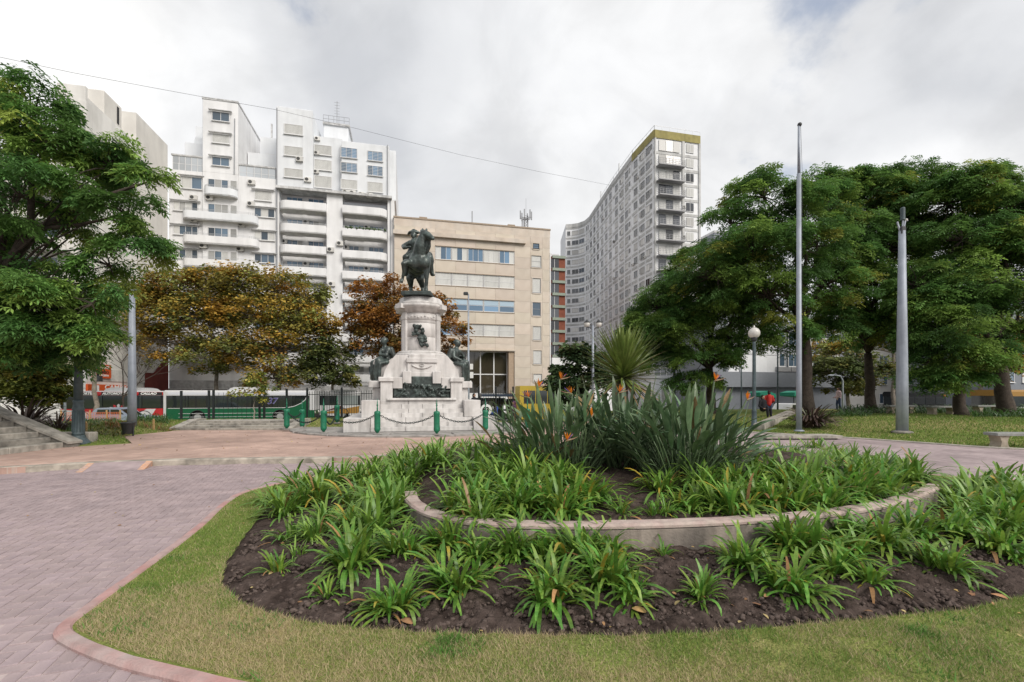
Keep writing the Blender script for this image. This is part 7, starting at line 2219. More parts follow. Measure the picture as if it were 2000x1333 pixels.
def car(name, label, p, rz, body_m, L=4.2, H=1.45, cat='car', van=False, group=None):
    e = empty(name, p, rz, label=label, cat=cat, group=group)
    W = 1.7; r = .31
    wx = (.80, L - .85)
    lower = [(0, .35), (.04, .28)]
    for x in wx: lower += [(x - .38, .26)] + [(x - .38 * math.cos(PI * k / 8), r + .38 * math.sin(PI * k / 8)) for k in range(0, 9)] + [(x + .38, .26)]
    lower += [(L - .05, .28), (L, .40), (L, .70), (L - .08, .82), (L * .72, .92), (L * .05, .95), (0, .80)]
    if van: lower = lower[:-4] + [(L, .8), (L - .3, 1.0), (0.0, 1.0), (0, .9)]
    mb = MB(); mb.prism(lower, -W / 2, W / 2, axis='y'); mb.build('body', body_m, e)
    cab = [(.25, .94), (L * .72, .91), (L * .56, H - .08), (L * .50, H), (L * .22, H), (.62, H - .06)] if not van else [(.02, .995), (L - .32, .995), (L - .75, H - .05), (L - .95, H), (.05, H), (0.02, H - .06)]
    mb = MB(); mb.prism(cab, -W / 2 + .10, W / 2 - .10, axis='y'); mb.build('cabin', body_m, e)
    n = 2 if not van else 3
    wz0, wz1 = (1.0, H - .1) if not van else (H * .52, H - .35)
    a0, a1 = (.62, L * .66) if not van else (.3, L - .55)
    for s in (-1, 1):
        for k in range(n):
            x0 = a0 + (a1 - a0) * k / n + .03; x1 = a0 + (a1 - a0) * (k + 1) / n - .03
            sl0 = .10 if k == 0 and not van else 0; sl1 = .34 if k == n - 1 else 0
            mb = MB(); mb.prism([(x0, wz0), (x1, wz0), (x1 - sl1, wz1), (x0 + sl0, wz1)], *sorted((s * (W / 2 - .105), s * (W / 2 - .085))), axis='y'); mb.build('side_window', m_bglass, e)
    xs = (L * .72, .93, L * .565, H - .10) if not van else (L - .34, 1.03, L - .74, H - .07)
    mb = MB(); mb.add([(xs[0] + .01, -W / 2 + .2, xs[1]), (xs[0] + .01, W / 2 - .2, xs[1]), (xs[2] + .02, W / 2 - .25, xs[3]), (xs[2] + .02, -W / 2 + .25, xs[3])], [(0, 1, 2, 3)]); mb.build('windscreen', m_bglass, e)
    for x in wx:
        for s in (-1, 1): wheel(e, x, s * (W / 2 - .1), r, .2)
    for s in (-.6, .6):
        mb = MB(); mb.ball((L - .03, s, .62), .12, sx=.5, sz=.7); mb.build('headlight', m_light, e)
        mb = MB(); mb.ball((.02, s, .72), .10, sx=.4); mb.build('tail_light', m_redlens, e)
    P_box('bumper', e, -.04, .1, -W / 2 + .05, W / 2 - .05, .32, .5, m_bblack); P_box('bumper', e, L - .1, L + .04, -W / 2 + .05, W / 2 - .05, .3, .48, m_bblack)
    return e
m_silver = mat('silver_blue_paint', (.32, .37, .46), rough=.3, metal=.4, var=.03)
m_cwhite = mat('white_car_paint', (.74, .74, .74), rough=.3, var=.03)
m_yel = mat('yellow_paint', (.48, .35, .05), rough=.35, var=.05, scale=2)
cp = at_depth(183, 800, 30.0); cp.z = -.62
car('parked_car', 'silver-blue car behind the orange barrier net, in front of the red bus', cp, ANG * .6, m_silver, 3.0 if False else 2.9 + .6, 1.42)
yv = at_depth(1010, 800, 34); yv.z = -.42
yb_ = car('yellow_van', 'bright yellow van with dark windows behind the bird-of-paradise leaves', (yv.x, yv.y, yv.z), ANG, m_yel, 3.6, 2.72, 'van', van=True)
wv = at_depth(912, 800, 45); wv.z = ROAD_Z
car('white_van', 'white van roof showing above the two people by the monument', (wv.x, wv.y, wv.z), ANG, m_cwhite, 4.6, 2.5, 'van', van=True)
wc = at_depth(1518, 800, 36); wc.z = -.55
car('parked_car', 'white car seen between the purple flax and the globe lamp', (wc.x, wc.y, wc.z), R(20), m_cwhite, 3.9, 1.5)

def scooter(label, p, rz, m):
    e = empty('motor_scooter', p, rz, label=label, cat='scooter', group='scooters parked behind the number sign')
    for x in (.0, 1.25): wheel(e, x, 0, .26, .12)
    mb = MB(); capsule(mb, (-.05, 0, .55), (.5, 0, .45), .16, .13); capsule(mb, (.5, 0, .35), (.85, 0, .35), .12, .10); capsule(mb, (.95, 0, .4), (1.05, 0, .95), .13, .10); mb.ball((1.12, 0, .85), .14)
    sculpt('body', mb, m, e, voxel=.03, smooth=2)
    mb = MB(); mb.bbox(-.15, .5, -.13, .13, .68, .78, .03); mb.build('seat', m_bblack, e)
    mb = MB(); mb.bar((1.0, -.32, 1.05), (1.0, .32, 1.05), .04); mb.bar((1.25, 0, .26), (1.0, 0, 1.05), .06); mb.build('handlebar', m_bblack, e)
    return e
for i, (x, d, m, lab) in enumerate(((958, 30, mat('blue_paint', (.03, .07, .30), rough=.3), 'blue scooter right beside the round number sign'), (985, 30.5, m_cwhite, 'white scooter nearest the bird-of-paradise leaves'))):
    p = at_depth(x, 800, d); scooter(lab, (p.x, p.y, -.10), R(70 + 20 * i), m)
    mb = MB()

# ================================================================== STONE STAIRS AND WALLS
m_step = concrete('stair_stone', (0.40, 0.37, 0.325), var=.18, streak=(.45, 4, 2.5), detail=7)
m_step_d = concrete('stair_stone_dark', (0.27, 0.25, 0.22), var=.2, streak=(.4, 3, 3))
sg = empty('stone_stairs', (-13.15, 11.2, ZP), label='weathered stone stair with a sloping cheek wall under the feathery tree', cat='stairs')
for k in range(6):
    for j in range(3):
        mb = MB(); y0 = -2.2 + j * 1.45; mb.bbox(-.36 * k - 3.2, -.36 * k, y0 + .004, y0 + 1.446, .155 * k + .002 if k else -.2, .155 * (k + 1), .014)
        mb.build('step_stone', m_step if (k + j) % 3 else m_step_d, sg)
ck = MB(); ck.prism([(.12, -.2), (.12, .10), (-2.6, 1.22), (-5, 2.2), (-5, -.2)], 2.17, 2.52, axis='y'); ck.build('cheek_wall', m_step_d, sg)
cc = MB(); cc.prism([(.16, .102), (.16, .17), (-2.6, 1.31), (-5, 2.29), (-5, 2.202), (-2.6, 1.222)], 2.12, 2.57, axis='y'); cc.build('cheek_coping', m_step, sg)
lw = empty('garden_wall', (-13.2, 14.2, 0), label='low stone block wall between the stair and the green lamp post', cat='wall')
for k in range(2):
    mb = MB(); mb.bbox(-1.55 + .78 * k + .004, -1.55 + .78 * (k + 1), 0, .32, -.1, .50, .02); mb.build('wall_stone', m_step, lw)
ss = empty('stone_steps', (-12.2, 19.75, ZP), R(1), label='wide low stone steps in front of the green bus', cat='steps')
for k in range(4):
    for j in range(4):
        w = 4.5 / 4; mb = MB(); mb.bbox(-2.25 + j * w + .004, -2.25 + (j + 1) * w - .004, k * .36, k * .36 + (.9 if k < 3 else 1.6), .085 * k + .002 if k else -.2, .085 * (k + 1), .010)
        mb.build('step_stone', m_step if (k * 3 + j) % 4 else m_step_d, ss)
for s in (-2.65, 2.27):
    mb = MB(); mb.prism([(0, -.2), (1.9, -.2), (1.9, .42), (1.3, .42), (0, .10)], s, s + .38, axis='x'); mb.build('side_kerb', m_step, ss)
# kerb wall and slab near the flagpole
kw = empty('ramp_wall', on_ground(1490, 838, .1), label='sloping stone kerb beside the path behind the bird-of-paradise plants', cat='wall')
k0_ = on_ground(1482, 838, .1); k1_ = at_depth(1545, 806, 27)
dv = Vector((k1_.x - k0_.x, k1_.y - k0_.y, 0)); 
mb = MB()
n1 = Vector((-dv.y, dv.x, 0)).normalized() * .22
kk = kw.location
a = k0_ - kk; b = Vector((k1_.x, k1_.y, 0)) - kk; a.z = 0; b.z = 0
vs = [a - n1 + Vector((0, 0, -.3)), a + n1 + Vector((0, 0, -.3)), b + n1 + Vector((0, 0, -.3)), b - n1 + Vector((0, 0, -.3)), a - n1 + Vector((0, 0, .22)), a + n1 + Vector((0, 0, .22)), b + n1 + Vector((0, 0, .62)), b - n1 + Vector((0, 0, .62))]
mb.add(vs, [(0, 3, 2, 1), (4, 5, 6, 7), (0, 1, 5, 4), (1, 2, 6, 5), (2, 3, 7, 6), (3, 0, 4, 7)]); mb.build('kerb_stone', m_step, kw)
sl = on_ground(1572, 860, .0)
sb = empty('stone_slab', (sl.x, sl.y, 0), R(2), label='long low stone slab at the foot of the silver flagpole', cat='slab')
for k in range(3):
    mb = MB(); mb.bbox(-1.45 + k * .97, -1.45 + k * .97 + .96, 0, .8, .06, .16, .015); mb.build('slab_stone', m_step, sb)
mb = MB(); mb.box(-1.3, 1.3, .08, .72, -.05, .058); mb.build('footing', m_step_d, sb)

# ================================================================== POLES, LAMPS, SIGNS
m_galv = mat('galvanised_steel', (0.34, 0.37, 0.42), rough=.55, metal=.2, c2=(.27, .30, .35), scale=1.5, var=.08, streak=(.25, 6, .5))
m_lampg = mat('lamp_column_green', (0.075, 0.105, 0.115), rough=.5, c2=(.05, .072, .08), scale=3, var=.2, bump=.1, bscale=30)
m_globe = mat('opal_globe', (0.78, 0.76, 0.72), rough=.25, var=.03, scale=4, translucent=.3)
m_dk = mat('dark_fitting', (0.04, 0.042, 0.045), rough=.5, var=.1)
# left: cast column
p = on_ground(153, 869, ZP)
lc = empty('lamp_post', (p.x, p.y, ZP), label='grey-green cast iron lamp post with a flared fluted base beside the stone stair', cat='lamp post')
mb = MB(); mb.lathe([(.34, 0), (.34, .06), (.29, .09), (.26, .14), (.20, .20), (.17, .26), (.165, .30)], 20); mb.build('base', m_lampg, lc)
mb = MB(); mb.lathe([(.15, .30), (.16, .34), (.145, .38), (.135, 1.05), (.15, 1.08), (.15, 1.13), (.13, 1.16), (.125, 1.3), (.14, 1.34), (.12, 1.38)], 16); mb.build('fluted_collar', m_lampg, lc)
fl = MB()
for k in range(12):
    a = 2 * PI * k / 12; fl.bar((.14 * math.cos(a), .14 * math.sin(a), .40), (.132 * math.cos(a), .132 * math.sin(a), 1.04), .03)
fl.build('flute', m_lampg, lc)['kind'] = 'stuff'
mb = MB(); mb.tube([(0, 0, 1.36), (0, 0, 2.4), (0, 0, 4.3)], [.115, .105, .075], 14); mb.build('shaft', m_lampg, lc)
mb = MB(); mb.lathe([(.08, 4.3), (.14, 4.36), (.12, 4.42), (.16, 4.46)], 14); mb.build('gallery', m_dk, lc)
mb = MB(); mb.ball((0, 0, 4.68), .26); mb.build('globe', m_globe, lc)
def globe_lamp(px_, d, zb, ygl, lab, r=.24):
    X_ = (px_ - 1000) / F * d; zg = CAMH + (HY - ygl) / F * d
    e = empty('globe_lamp', (X_, d, zb), label=lab, cat='lamp post', group='round globe lamps')
    h_ = zg - zb
    mb = MB(); mb.lathe([(.20, 0), (.20, .08), (.13, .14), (.11, .8), (.12, .84), (.09, .9), (.085, 1.3), (.075, h_ - .5), (.065, h_ - r - .12)], 14); mb.build('shaft', m_lampg, e)
    mb = MB(); mb.lathe([(.07, h_ - r - .14), (.15, h_ - r - .06), (.13, h_ - r), (.17, h_ - r + .05)], 14); mb.build('gallery', m_dk, e)
    mb = MB(); mb.ball((0, 0, h_), r, nu=16, nv=10); mb.lathe([(.06, h_ + r - .02), (.04, h_ + r + .05), (.005, h_ + r + .12)], 10); mb.build('globe', m_globe, e)
globe_lamp(1473, 22.0, .05, 651, 'globe lamp on a dark green post behind the orange bird-of-paradise flower, nearer one', .27)
globe_lamp(1317, 30.0, .0, 699, 'smaller far globe lamp in front of the low white building', .24)
# double lantern pole
p = at_depth(1158, 770, 23); e = empty('lantern_pole', (p.x, p.y, -.1), label='slim grey pole with two lanterns beside the yucca', cat='lamp post')
zt_ = CAMH + 138 / F * 23 + .1
mb = MB(); mb.tube([(0, 0, 0), (0, 0, zt_ - .1)], [.08, .055], 10); mb.build('shaft', m_galv, e)
for s in (-1, 1):
    mb = MB(); mb.tube([(0, 0, zt_ - .35), (s * .15, 0, zt_ - .22), (s * .29, 0, zt_ - .2)], .022, 6); mb.build('bracket', m_dk, e)
    mb = MB(); mb.lathe([(.05, -.18), (.13, -.16), (.16, .02), (.04, .10)], 8, (s * .30, 0, zt_)); mb.build('lantern', m_globe, e)
    mb = MB(); mb.lathe([(.17, .02), (.06, .14), (.01, .2)], 8, (s * .30, 0, zt_ + .003)); mb.build('lantern_cap', m_dk, e)
# tall galvanised floodlight pole beside the bin
d = 19.1; p = at_depth(258, 770, d)
e = empty('floodlight_pole', (p.x, p.y, ZP), label='tall grey floodlight pole behind the dark litter bin', cat='pole')
zt_ = CAMH + 204 / F * d - ZP
mb = MB(); mb.tube([(0, 0, 0), (0, 0, 1.5), (0, 0, zt_)], [.17, .15, .095], 14); mb.build('shaft', m_galv, e)
mb = MB(); mb.bar((-.28, 0, zt_ + .03), (.28, 0, zt_ - .02), .06); mb.build('crossarm', m_galv, e)
mb = MB(); mb.bbox(-.42, -.18, -.14, .14, zt_ + .06, zt_ + .28, .03); mb.build('floodlight', m_dk, e)
# thick mast at the lawn
d = 18.3; p = at_depth(1762, 770, d); zb = park_z(p.x, d)
e = empty('lamp_mast', (p.x, d, zb), label='thick pale steel lamp mast standing on the lawn in front of the dark trees', cat='pole')
zt_ = CAMH + (HY - 452) / F * d - zb
mb = MB(); mb.tube([(0, 0, -.1), (0, 0, 2), (0, 0, 4.5), (0, 0, zt_)], [.205, .195, .165, .115], 20); mb.build('shaft', m_galv, e)
mb = MB(); mb.bar((-.05, 0, zt_ - .1), (-.20, 0, zt_ + .38), .05); mb.bar((.03, 0, zt_ - .1), (.12, 0, zt_ + .42), .05); mb.bar((.0, .0, zt_), (.04, 0, zt_ + .5), .04); mb.build('bracket', m_galv, e)
mb = MB(); mb.bbox(-.04, .09, -.08, .08, zt_ + .45, zt_ + .95, .03); mb.build('floodlight', m_lampg, e)
mb = MB(); mb.bbox(-.10, .10, -.10, .08, zt_ - .12, zt_ + .18, .03); mb.build('floodlight', m_dk, e)
mb = MB(); mb.ball((.17, 0, zt_ + .46), .05); mb.build('sensor', m_globe, e)
mb = MB(); mb.lathe([(.36, -.02), (.34, .06), (.22, .09)], 18); mb.build('footing', m_redwall if False else m_step_d, e)
# flagpole
d = 19.5; p = at_depth(1560.5, 770, d); zb = .10
e = empty('flagpole', (p.x, d, zb), label='very tall silver flagpole rising above the trees', cat='flagpole')
zt_ = CAMH + (HY - 246) / F * d - zb; z1 = CAMH + (HY - 340) / F * d - zb
mb = MB(); mb.tube([(0, 0, 0), (0, 0, 2.5), (0, 0, z1)], [.115, .105, .085], 14); mb.build('lower_shaft', m_galv, e)
mb = MB(); mb.tube([(0, 0, z1), (0, 0, zt_)], [.06, .045], 12); mb.build('upper_shaft', m_galv, e)
mb = MB(); mb.ball((.03, 0, zt_ + .05), .09); mb.build('finial', m_dk, e)
mb = MB(); mb.lathe([(.2, 0), (.2, .04), (.13, .07)], 12); mb.build('base_flange', m_galv, e)
mb = MB(); mb.tube([(.14, -.02, 1.2), (.13, -.02, z1), (.06, -.02, zt_)], .008, 4); mb.build('halyard', m_dk, e)
# street lamp beside the monument
d = 36; p = at_depth(915, 770, d)
e = empty('street_lamp', (p.x, d, ROAD_Z), label='slim pale street lamp with small signs, between the monument and the entrance', cat='street lamp')
zt_ = CAMH + (HY - 575) / F * d - ROAD_Z
mb = MB(); mb.tube([(0, 0, 0), (0, 0, 3), (0, 0, zt_)], [.11, .09, .06], 10); mb.build('shaft', m_galv, e)
mb = MB(); mb.tube([(0, 0, zt_), (-.15, 0, zt_ + .15), (-.4, -.1, zt_ + .05)], .035, 6); mb.build('arm', m_galv, e)
mb = MB(); mb.bbox(-.38, -.02, -.22, .05, zt_ - .08, zt_ + .14, .05); mb.build('lamp_head', m_dk, e)
for (y0, y1, x0, x1) in ((711, 722, .12, .36), (727, 739, .12, .38), (744, 754, .10, .22)):
    mb = MB(); mb.box(x0, x1, -.05, .05, CAMH + (HY - y1) / F * d - ROAD_Z, CAMH + (HY - y0) / F * d - ROAD_Z); mb.build('sign_plate', m_frame_w, e)
# lamp with a square head
d = 22; p = at_depth(127, 770, d); e = empty('square_lamp', (p.x, d, -.1), label='pole lamp with a pale square head in front of the red bus', cat='lamp post')
zt_ = CAMH + (HY - 716) / F * d + .1
mb = MB(); mb.tube([(0, 0, -.3), (0, 0, zt_)], [.055, .045], 8); mb.build('shaft', m_galv, e)
mb = MB(); mb.bbox(-.21, .21, -.21, .21, zt_ - .02, zt_ + .30, .03); mb.build('lamp_head', mat('cream_lamp_head', (.70, .66, .48), rough=.4, var=.04, translucent=.2), e)
# utility pole by the cream building
d = 39.5; p = at_depth(186, 770, d); e = empty('utility_pole', (p.x, d, ROAD_Z), label='pale utility pole with a dark box and wires in front of the cream wall', cat='pole')
mb = MB(); mb.tube([(0, 0, 0), (-.1, 0, 6.6)], [.16, .12], 10); mb.build('shaft', m_galv, e)
mb = MB(); mb.bbox(-.05, .5, -.2, .2, 3.6, 4.1, .04); mb.build('signal_box', m_dk, e)
mb = MB(); mb.tube([(.25, 0, 6.5), (.35, 0, 5.2), (.25, 0, 4.1)], .09, 6); mb.build('cable_bundle', m_dk, e)
# curved street lamp under the trees at right
d = 42; p = at_depth(1646, 770, d); e = empty('street_lamp', (p.x, d, ROAD_Z), label='curved-arm street lamp under the dark trees beyond the purple flax', cat='street lamp')
mb = MB(); zt_ = CAMH + (HY - 735) / F * d - ROAD_Z; mb.tube([(0, 0, 0), (0, 0, zt_ - .4), (-.2, 0, zt_), (-.9, 0, zt_ + .1)], [.09, .07, .06, .05], 8); mb.build('shaft', m_galv, e)
mb = MB(); mb.bbox(-1.3, -.85, -.1, .1, zt_ + .03, zt_ + .14, .03); mb.build('lamp_head', m_galv, e)
# poles in front of the modern building
for x, d, lab in ((1519, 34, 'thin grey pole in front of the modern grey building'), (1448, 40, 'thin dark pole nearest the white bus below the modern building')):
    p = at_depth(x, 770, d); e = empty('thin_pole', (p.x, d, ROAD_Z), label=lab, cat='pole'); zt_ = CAMH + (HY - 685) / F * d - ROAD_Z
    mb = MB(); mb.tube([(0, 0, 0), (0, 0, zt_)], [.07, .05], 8); mb.build('shaft', m_lampg, e)
    mb = MB(); mb.ball((0, 0, zt_ + .05), .08, nu=8, nv=5); mb.build('pole_cap', m_dk, e)
# number sign
d = 29; p = at_depth(949.5, 801, d)
e = empty('number_sign', (p.x, d, -.3), label='white round sign with the number 63 above the green chain post', cat='sign')
zc = p.z + .3
mb = MB(); mb.lathe([(.36, -.02), (.37, 0), (.36, .02)], 28); M = Matrix.Rotation(PI / 2, 4, 'X'); mb.v = [tuple(M @ Vector(q) + Vector((0, 0, zc))) for q in mb.v]; mb.build('sign_disc', m_wtxt, e)
mb = MB(); mb.tube([(0, .06, -.6), (0, .06, zc + .5)], .035, 8); mb.build('post', m_galv, e)
text_part('number', '63', .44, m_btxt, e, (-.02, -.03, zc), (PI / 2, 0, 0), bold=.022)
# litter bin
p = on_ground(250, 851, ZP + .02)
e = empty('litter_bin', (p.x, p.y, ZP), label='dark tapered litter bin at the foot of the floodlight pole', cat='bin')
mb = MB(); mb.lathe([(.15, .08), (.16, .10), (.215, .46), (.235, .48), (.235, .52), (.21, .52), (.15, .14)], 16); mb.build('bucket', m_dk, e)
mb = MB(); mb.bar((-.19, 0, -.15), (-.19, 0, .42), .04); mb.bar((.19, 0, -.15), (.19, 0, .42), .04); mb.build('stand', m_dk, e)
# orange plastic barrier net
e = empty('barrier_net', at_depth(205, 815, 25.5), ANG * .5, label='orange plastic barrier net on wooden stakes in front of the silver-blue car', cat='barrier')
e.location.z = park_z(e.location.x, e.location.y) - .15
m_net = mat('orange_net', (.62, .16, .07), rough=.6, var=.1); m_stake = mat('wood_stake', (.45, .28, .13), rough=.9, var=.2)
nt = MB()
for k in range(34): nt.bar((-2.2 + k * .09, 0, .08), (-2.2 + k * .09, 0, .88), .012)
for k in range(10): nt.bar((-2.2, 0, .10 + k * .085), (.80, 0, .10 + k * .085), .018)
nt.build('net', m_net, e)['kind'] = 'stuff'
for x in (-2.2, -1.2, -.75, .1, .8):
    mb = MB(); mb.box(x - .03, x + .03, -.05, .0, -.2, 1.0); mb.build('stake', m_stake, e)
# white stakes in the planting beside the steps
for x, y, lab in ((168, 842, 'short wooden stake near the lamp post base'), (300, 828, 'short wooden stake in the rusty planting near the stone steps')):
    p = on_ground(x, y + 12, .2); e = empty('garden_stake', (p.x, p.y, park_z(p.x, p.y)), label=lab, cat='stake'); mb = MB(); mb.box(-.03, .03, -.02, .02, -.1, .42); mb.prism([(-.03, .42), (.03, .42), (0, .48)], -.02, .02, axis='y'); mb.build('stake_post', m_stake, e)

# stone benches
m_bench = concrete('bench_stone', (0.40, 0.345, 0.27), var=.15); m_bslab = concrete('bench_slab', (0.25, 0.255, 0.24), var=.15)
def bench(p, rz, lab, s=1.0):
    e = empty('stone_bench', p, rz, label=lab, cat='bench', group='stone benches on the lawn')
    mb = MB(); mb.bbox(-.1, 1.7, -.24, .24, .40, .49, .02); mb.build('seat', m_bslab, e)
    for x in (.15, 1.35):
        mb = MB(); mb.prism([(x - .12, 0), (x + .17, 0), (x + .12, .1), (x + .10, .2), (x + .13, .33), (x + .18, .398), (x - .14, .398), (x - .10, .3), (x - .07, .2), (x - .09, .1)], -.19, .19, axis='y'); mb.build('leg', m_bench, e)
    return e
p = on_ground(1940, 874, .02); bench((p.x, p.y, -.0), R(-4), 'near stone bench on the edge of the lawn, cut by the frame')
for x, y, d, lab in ((1815, 806, 26.0, 'dark stone bench in the ground cover behind the thick lamp mast'), (1905, 806, 26.5, 'stone bench beyond the lawn under the low-hanging tree'), (1735, 806, 27.5, 'stone bench half hidden by ground cover, nearest the flagpole')):
    p = at_depth(x, y, d); bench((p.x, p.y, park_z(p.x, d) + .02), R(5), lab)

# iron park fence along the top of the bank
m_iron = mat('black_iron', (0.012, 0.016, 0.018), rough=.5, var=.1)
def fence(x0p, x1p, d, lab, gates=(), h_=2.15):
    a = at_depth(x0p, 770, d); L_f = (x1p - x0p) / F * d
    e = empty('iron_fence', (a.x, a.y, 0), 0, label=lab, cat='fence')
    nb = int(L_f / .15); br = MB(); rl = MB()
    zprev = None
    for k in range(nb + 1):
        x = L_f * k / nb; z = park_z(a.x + x, a.y)
        br.bar((x, 0, z - .05), (x, 0, z + h_ - .15), .022)
        if zprev is not None:
            for q in (.15, h_ - .35): rl.bar((x - L_f / nb, 0, zprev + q), (x, 0, z + q), .04)
        zprev = z
    br.build('fence_bars', m_iron, e)['kind'] = 'stuff'
    rl.build('rail', m_iron, e)
    npst = max(2, int(L_f / 2.3))
    for k in range(npst + 1):
        x = L_f * k / npst; z = park_z(a.x + x, a.y)
        mb = MB(); mb.box(x - .05, x + .05, -.05, .05, z - .2, z + h_); mb.ball((x, 0, z + h_ + .04), .06, nu=6, nv=4); mb.build('fence_post', m_iron, e)
fence(600, 735, 28.0, 'black iron fence in front of the white bus, beside the monument')
fence(935, 1002, 29.0, 'black iron fence behind the number sign and scooters')
e = empty('gate_posts', at_depth(345, 770, 27), label='black iron gate with tall paired posts in front of the green bus', cat='gate')
for x in (354, 408, 417, 507, 516, 560):
    p = at_depth(x, 770, 27); z = park_z(p.x, 27); mb = MB(); q = p.x - e.location.x
    mb.box(q - .05, q + .05, -.05, .05, z - .2 - e.location.z, z + 2.05 - e.location.z); mb.build('gate_post', m_iron, e)
gb_ = MB(); gr_ = MB()
for (xa, xb) in ((417, 507),):
    for k in range(30):
        p = at_depth(xa + (xb - xa) * (k + .5) / 30, 770, 27); z = park_z(p.x, 27); q = p.x - e.location.x
        if k % 3 == 0: gb_.bar((q, 0, z - e.location.z), (q, 0, z + 1.9 - e.location.z), .014)
gb_.build('gate_bars', m_iron, e)['kind'] = 'stuff'

# bus shelter with a dark roof behind the monument
d = 38; p = at_depth(938, 770, d)
e = empty('bus_shelter', (p.x, d, ROAD_Z), ANG, label='dark-roofed bus shelter between the monument and the yellow van', cat='shelter')
P_box('shelter_roof', e, 0, 3.6, -.8, 1.0, 2.30, 2.52, mat('shelter_roof', (.03, .045, .075), rough=.4, var=.05))
for x in (.1, 1.8, 3.5): P_box('shelter_post', e, x - .05, x + .05, .7, .8, 0, 2.297, m_iron)
for k in range(3): P_box('glass_panel', e, .2 + 1.1 * k, .2 + 1.1 * k + 1.0, .82, .85, .4, 2.1, m_bglass)
P_box('poster', e, .3, 1.2, .78, .80, .6, 1.9, mat('faded_poster', (.35, .33, .30), var=.35, scale=3))
# kiosk awnings below the modern building
for x, lab in ((1487, 'small green awning beside the globe lamp'), (1552, 'green stall awning behind the purple flax')):
    d = 40; p = at_depth(x, 762, d); e = empty('stall_awning', (p.x, d, ROAD_Z), ANG, label=lab, cat='awning')
    mb = MB(); mb.prism([(-.8, 2.35), (.8, 2.2), (.8, 2.5), (0, 2.8), (-.8, 2.65)], -.8, .8, axis='y'); mb.build('canopy', mat('green_canvas', (.01, .20, .13), rough=.7, var=.1), e)
    for q in (-.75, .75): P_box('awning_post', e, q - .03, q + .03, -.7, -.64, 0, 2.3, m_iron)
    P_box('stall_counter', e, -.7, .7, -.4, .6, 0, 1.0, m_frame_g)

# ================================================================== PEOPLE
m_skin = mat('skin', (.40, .24, .17), rough=.6, var=.05)
def person(label, p, rz, jacket, trousers, hair, h_=1.68, sit=False, hood=None):
    e = empty('person', p, rz, label=label, cat='person')
    s = h_ / 1.75
    b = MB(); J = MB(); T = MB(); Hh = MB()
    hip = .92 if not sit else .46
    def q(x, y, z): return (x * s, y * s, (z - .92 + hip) * s)
    # legs
    for sg in (-1, 1):
        if not sit: lp = [q(sg * .09, 0, .92), q(sg * .10, -.03 + .05 * sg, .48), q(sg * .10, .03 + .08 * sg, .08)]
        else: lp = [q(sg * .10, 0, .92), q(sg * .12, -.44, .92), q(sg * .12, -.46, .48)]
        chain(b, lp, [.085 * s, .06 * s, .04 * s]); chain(T, lp, [.105 * s, .078 * s, .062 * s])
        f_ = lp[-1]; capsule(b, f_, (f_[0], f_[1] - .16 * s, f_[2] - .04 * s), .045 * s, .035 * s)
    capsule(b, q(0, 0, .95), q(0, 0, 1.35), .13 * s, .15 * s); capsule(J, q(0, 0, .92), q(0, 0, 1.38), .165 * s, .175 * s)
    J.ball(q(0, 0, 1.40), .2 * s, sx=1.0, sy=.62, sz=.45)
    for sg in (-1, 1):
        ap = [q(sg * .2, 0, 1.40), q(sg * .27, .02, 1.12), q(sg * .20, -.20, .98)]
        chain(b, ap, [.05 * s, .042 * s, .032 * s]); chain(J, ap, [.075 * s, .062 * s, .052 * s])
        hnd = ap[-1]
        b.ball((hnd[0], hnd[1] - .05 * s, hnd[2] - .01), .042 * s, sy=1.3, sz=.6)
        for k in range(4): capsule(b, (hnd[0] + (k - 1.5) * .018 * s, hnd[1] - .08 * s, hnd[2]), (hnd[0] + (k - 1.5) * .02 * s, hnd[1] - .15 * s, hnd[2] - .03 * s), .010 * s, .008 * s, n=6)
        capsule(b, (hnd[0] - sg * .03 * s, hnd[1] - .04 * s, hnd[2] + .01), (hnd[0] - sg * .055 * s, hnd[1] - .09 * s, hnd[2] + .01), .012 * s, .009 * s, n=6)
    capsule(b, q(0, 0, 1.42), q(0, -.01, 1.56), .055 * s, .05 * s)
    b.ball(q(0, -.015, 1.645), .10 * s, sx=.82, sz=1.18)
    b.ball(q(0, -.11, 1.635), .018 * s, sz=1.5)
    for sg in (-1, 1): b.ball(q(sg * .085, .0, 1.64), .024 * s, sx=.5)
    Hh.ball(q(0, .015, 1.675), .112 * s, sx=.86, sz=1.05); Hh.ball(q(0, .06, 1.60), .085 * s)
    Hh2 = Hh
    sculpt('body', b, m_skin, e, voxel=.02, smooth=2)
    sculpt('jacket', J, jacket, e, voxel=.022, smooth=3)
    sculpt('trousers', T, trousers, e, voxel=.022, smooth=2)
    sculpt('hair', Hh, hood or hair, e, voxel=.02, smooth=2)
    eyes = MB()
    for sg in (-1, 1): eyes.ball(q(sg * .034, -.098, 1.655), .011 * s, nu=6, nv=4)
    eyes.build('eyes', m_dk, e)
    return e
m_c = lambda n, c: mat(n, c, rough=.85, var=.15, scale=6)
hair_b = m_c('black_hair', (.02, .016, .014)); hair_br = m_c('brown_hair', (.12, .055, .03))
cloth_maroon = m_c('maroon_cloth', (.09, .02, .03)); cloth_black = m_c('black_cloth', (.012, .012, .016)); cloth_purple = m_c('purple_cloth', (.10, .035, .09)); cloth_red = m_c('red_cloth', (.45, .03, .025)); cloth_blue = m_c('denim', (.03, .05, .11))
p = at_depth(904.5, 770, 27.5); person('person in a maroon top with reddish hair sitting behind the monument steps', (p.x, p.y, park_z(p.x, p.y) + .55), R(-50), cloth_maroon, cloth_black, hair_br, sit=True)
p = at_depth(926, 770, 27.5); person('person in black with dark hair next to the street lamp, behind the monument steps', (p.x, p.y, park_z(p.x, p.y) + .0), R(60), cloth_black, cloth_black, hair_b, 1.62)
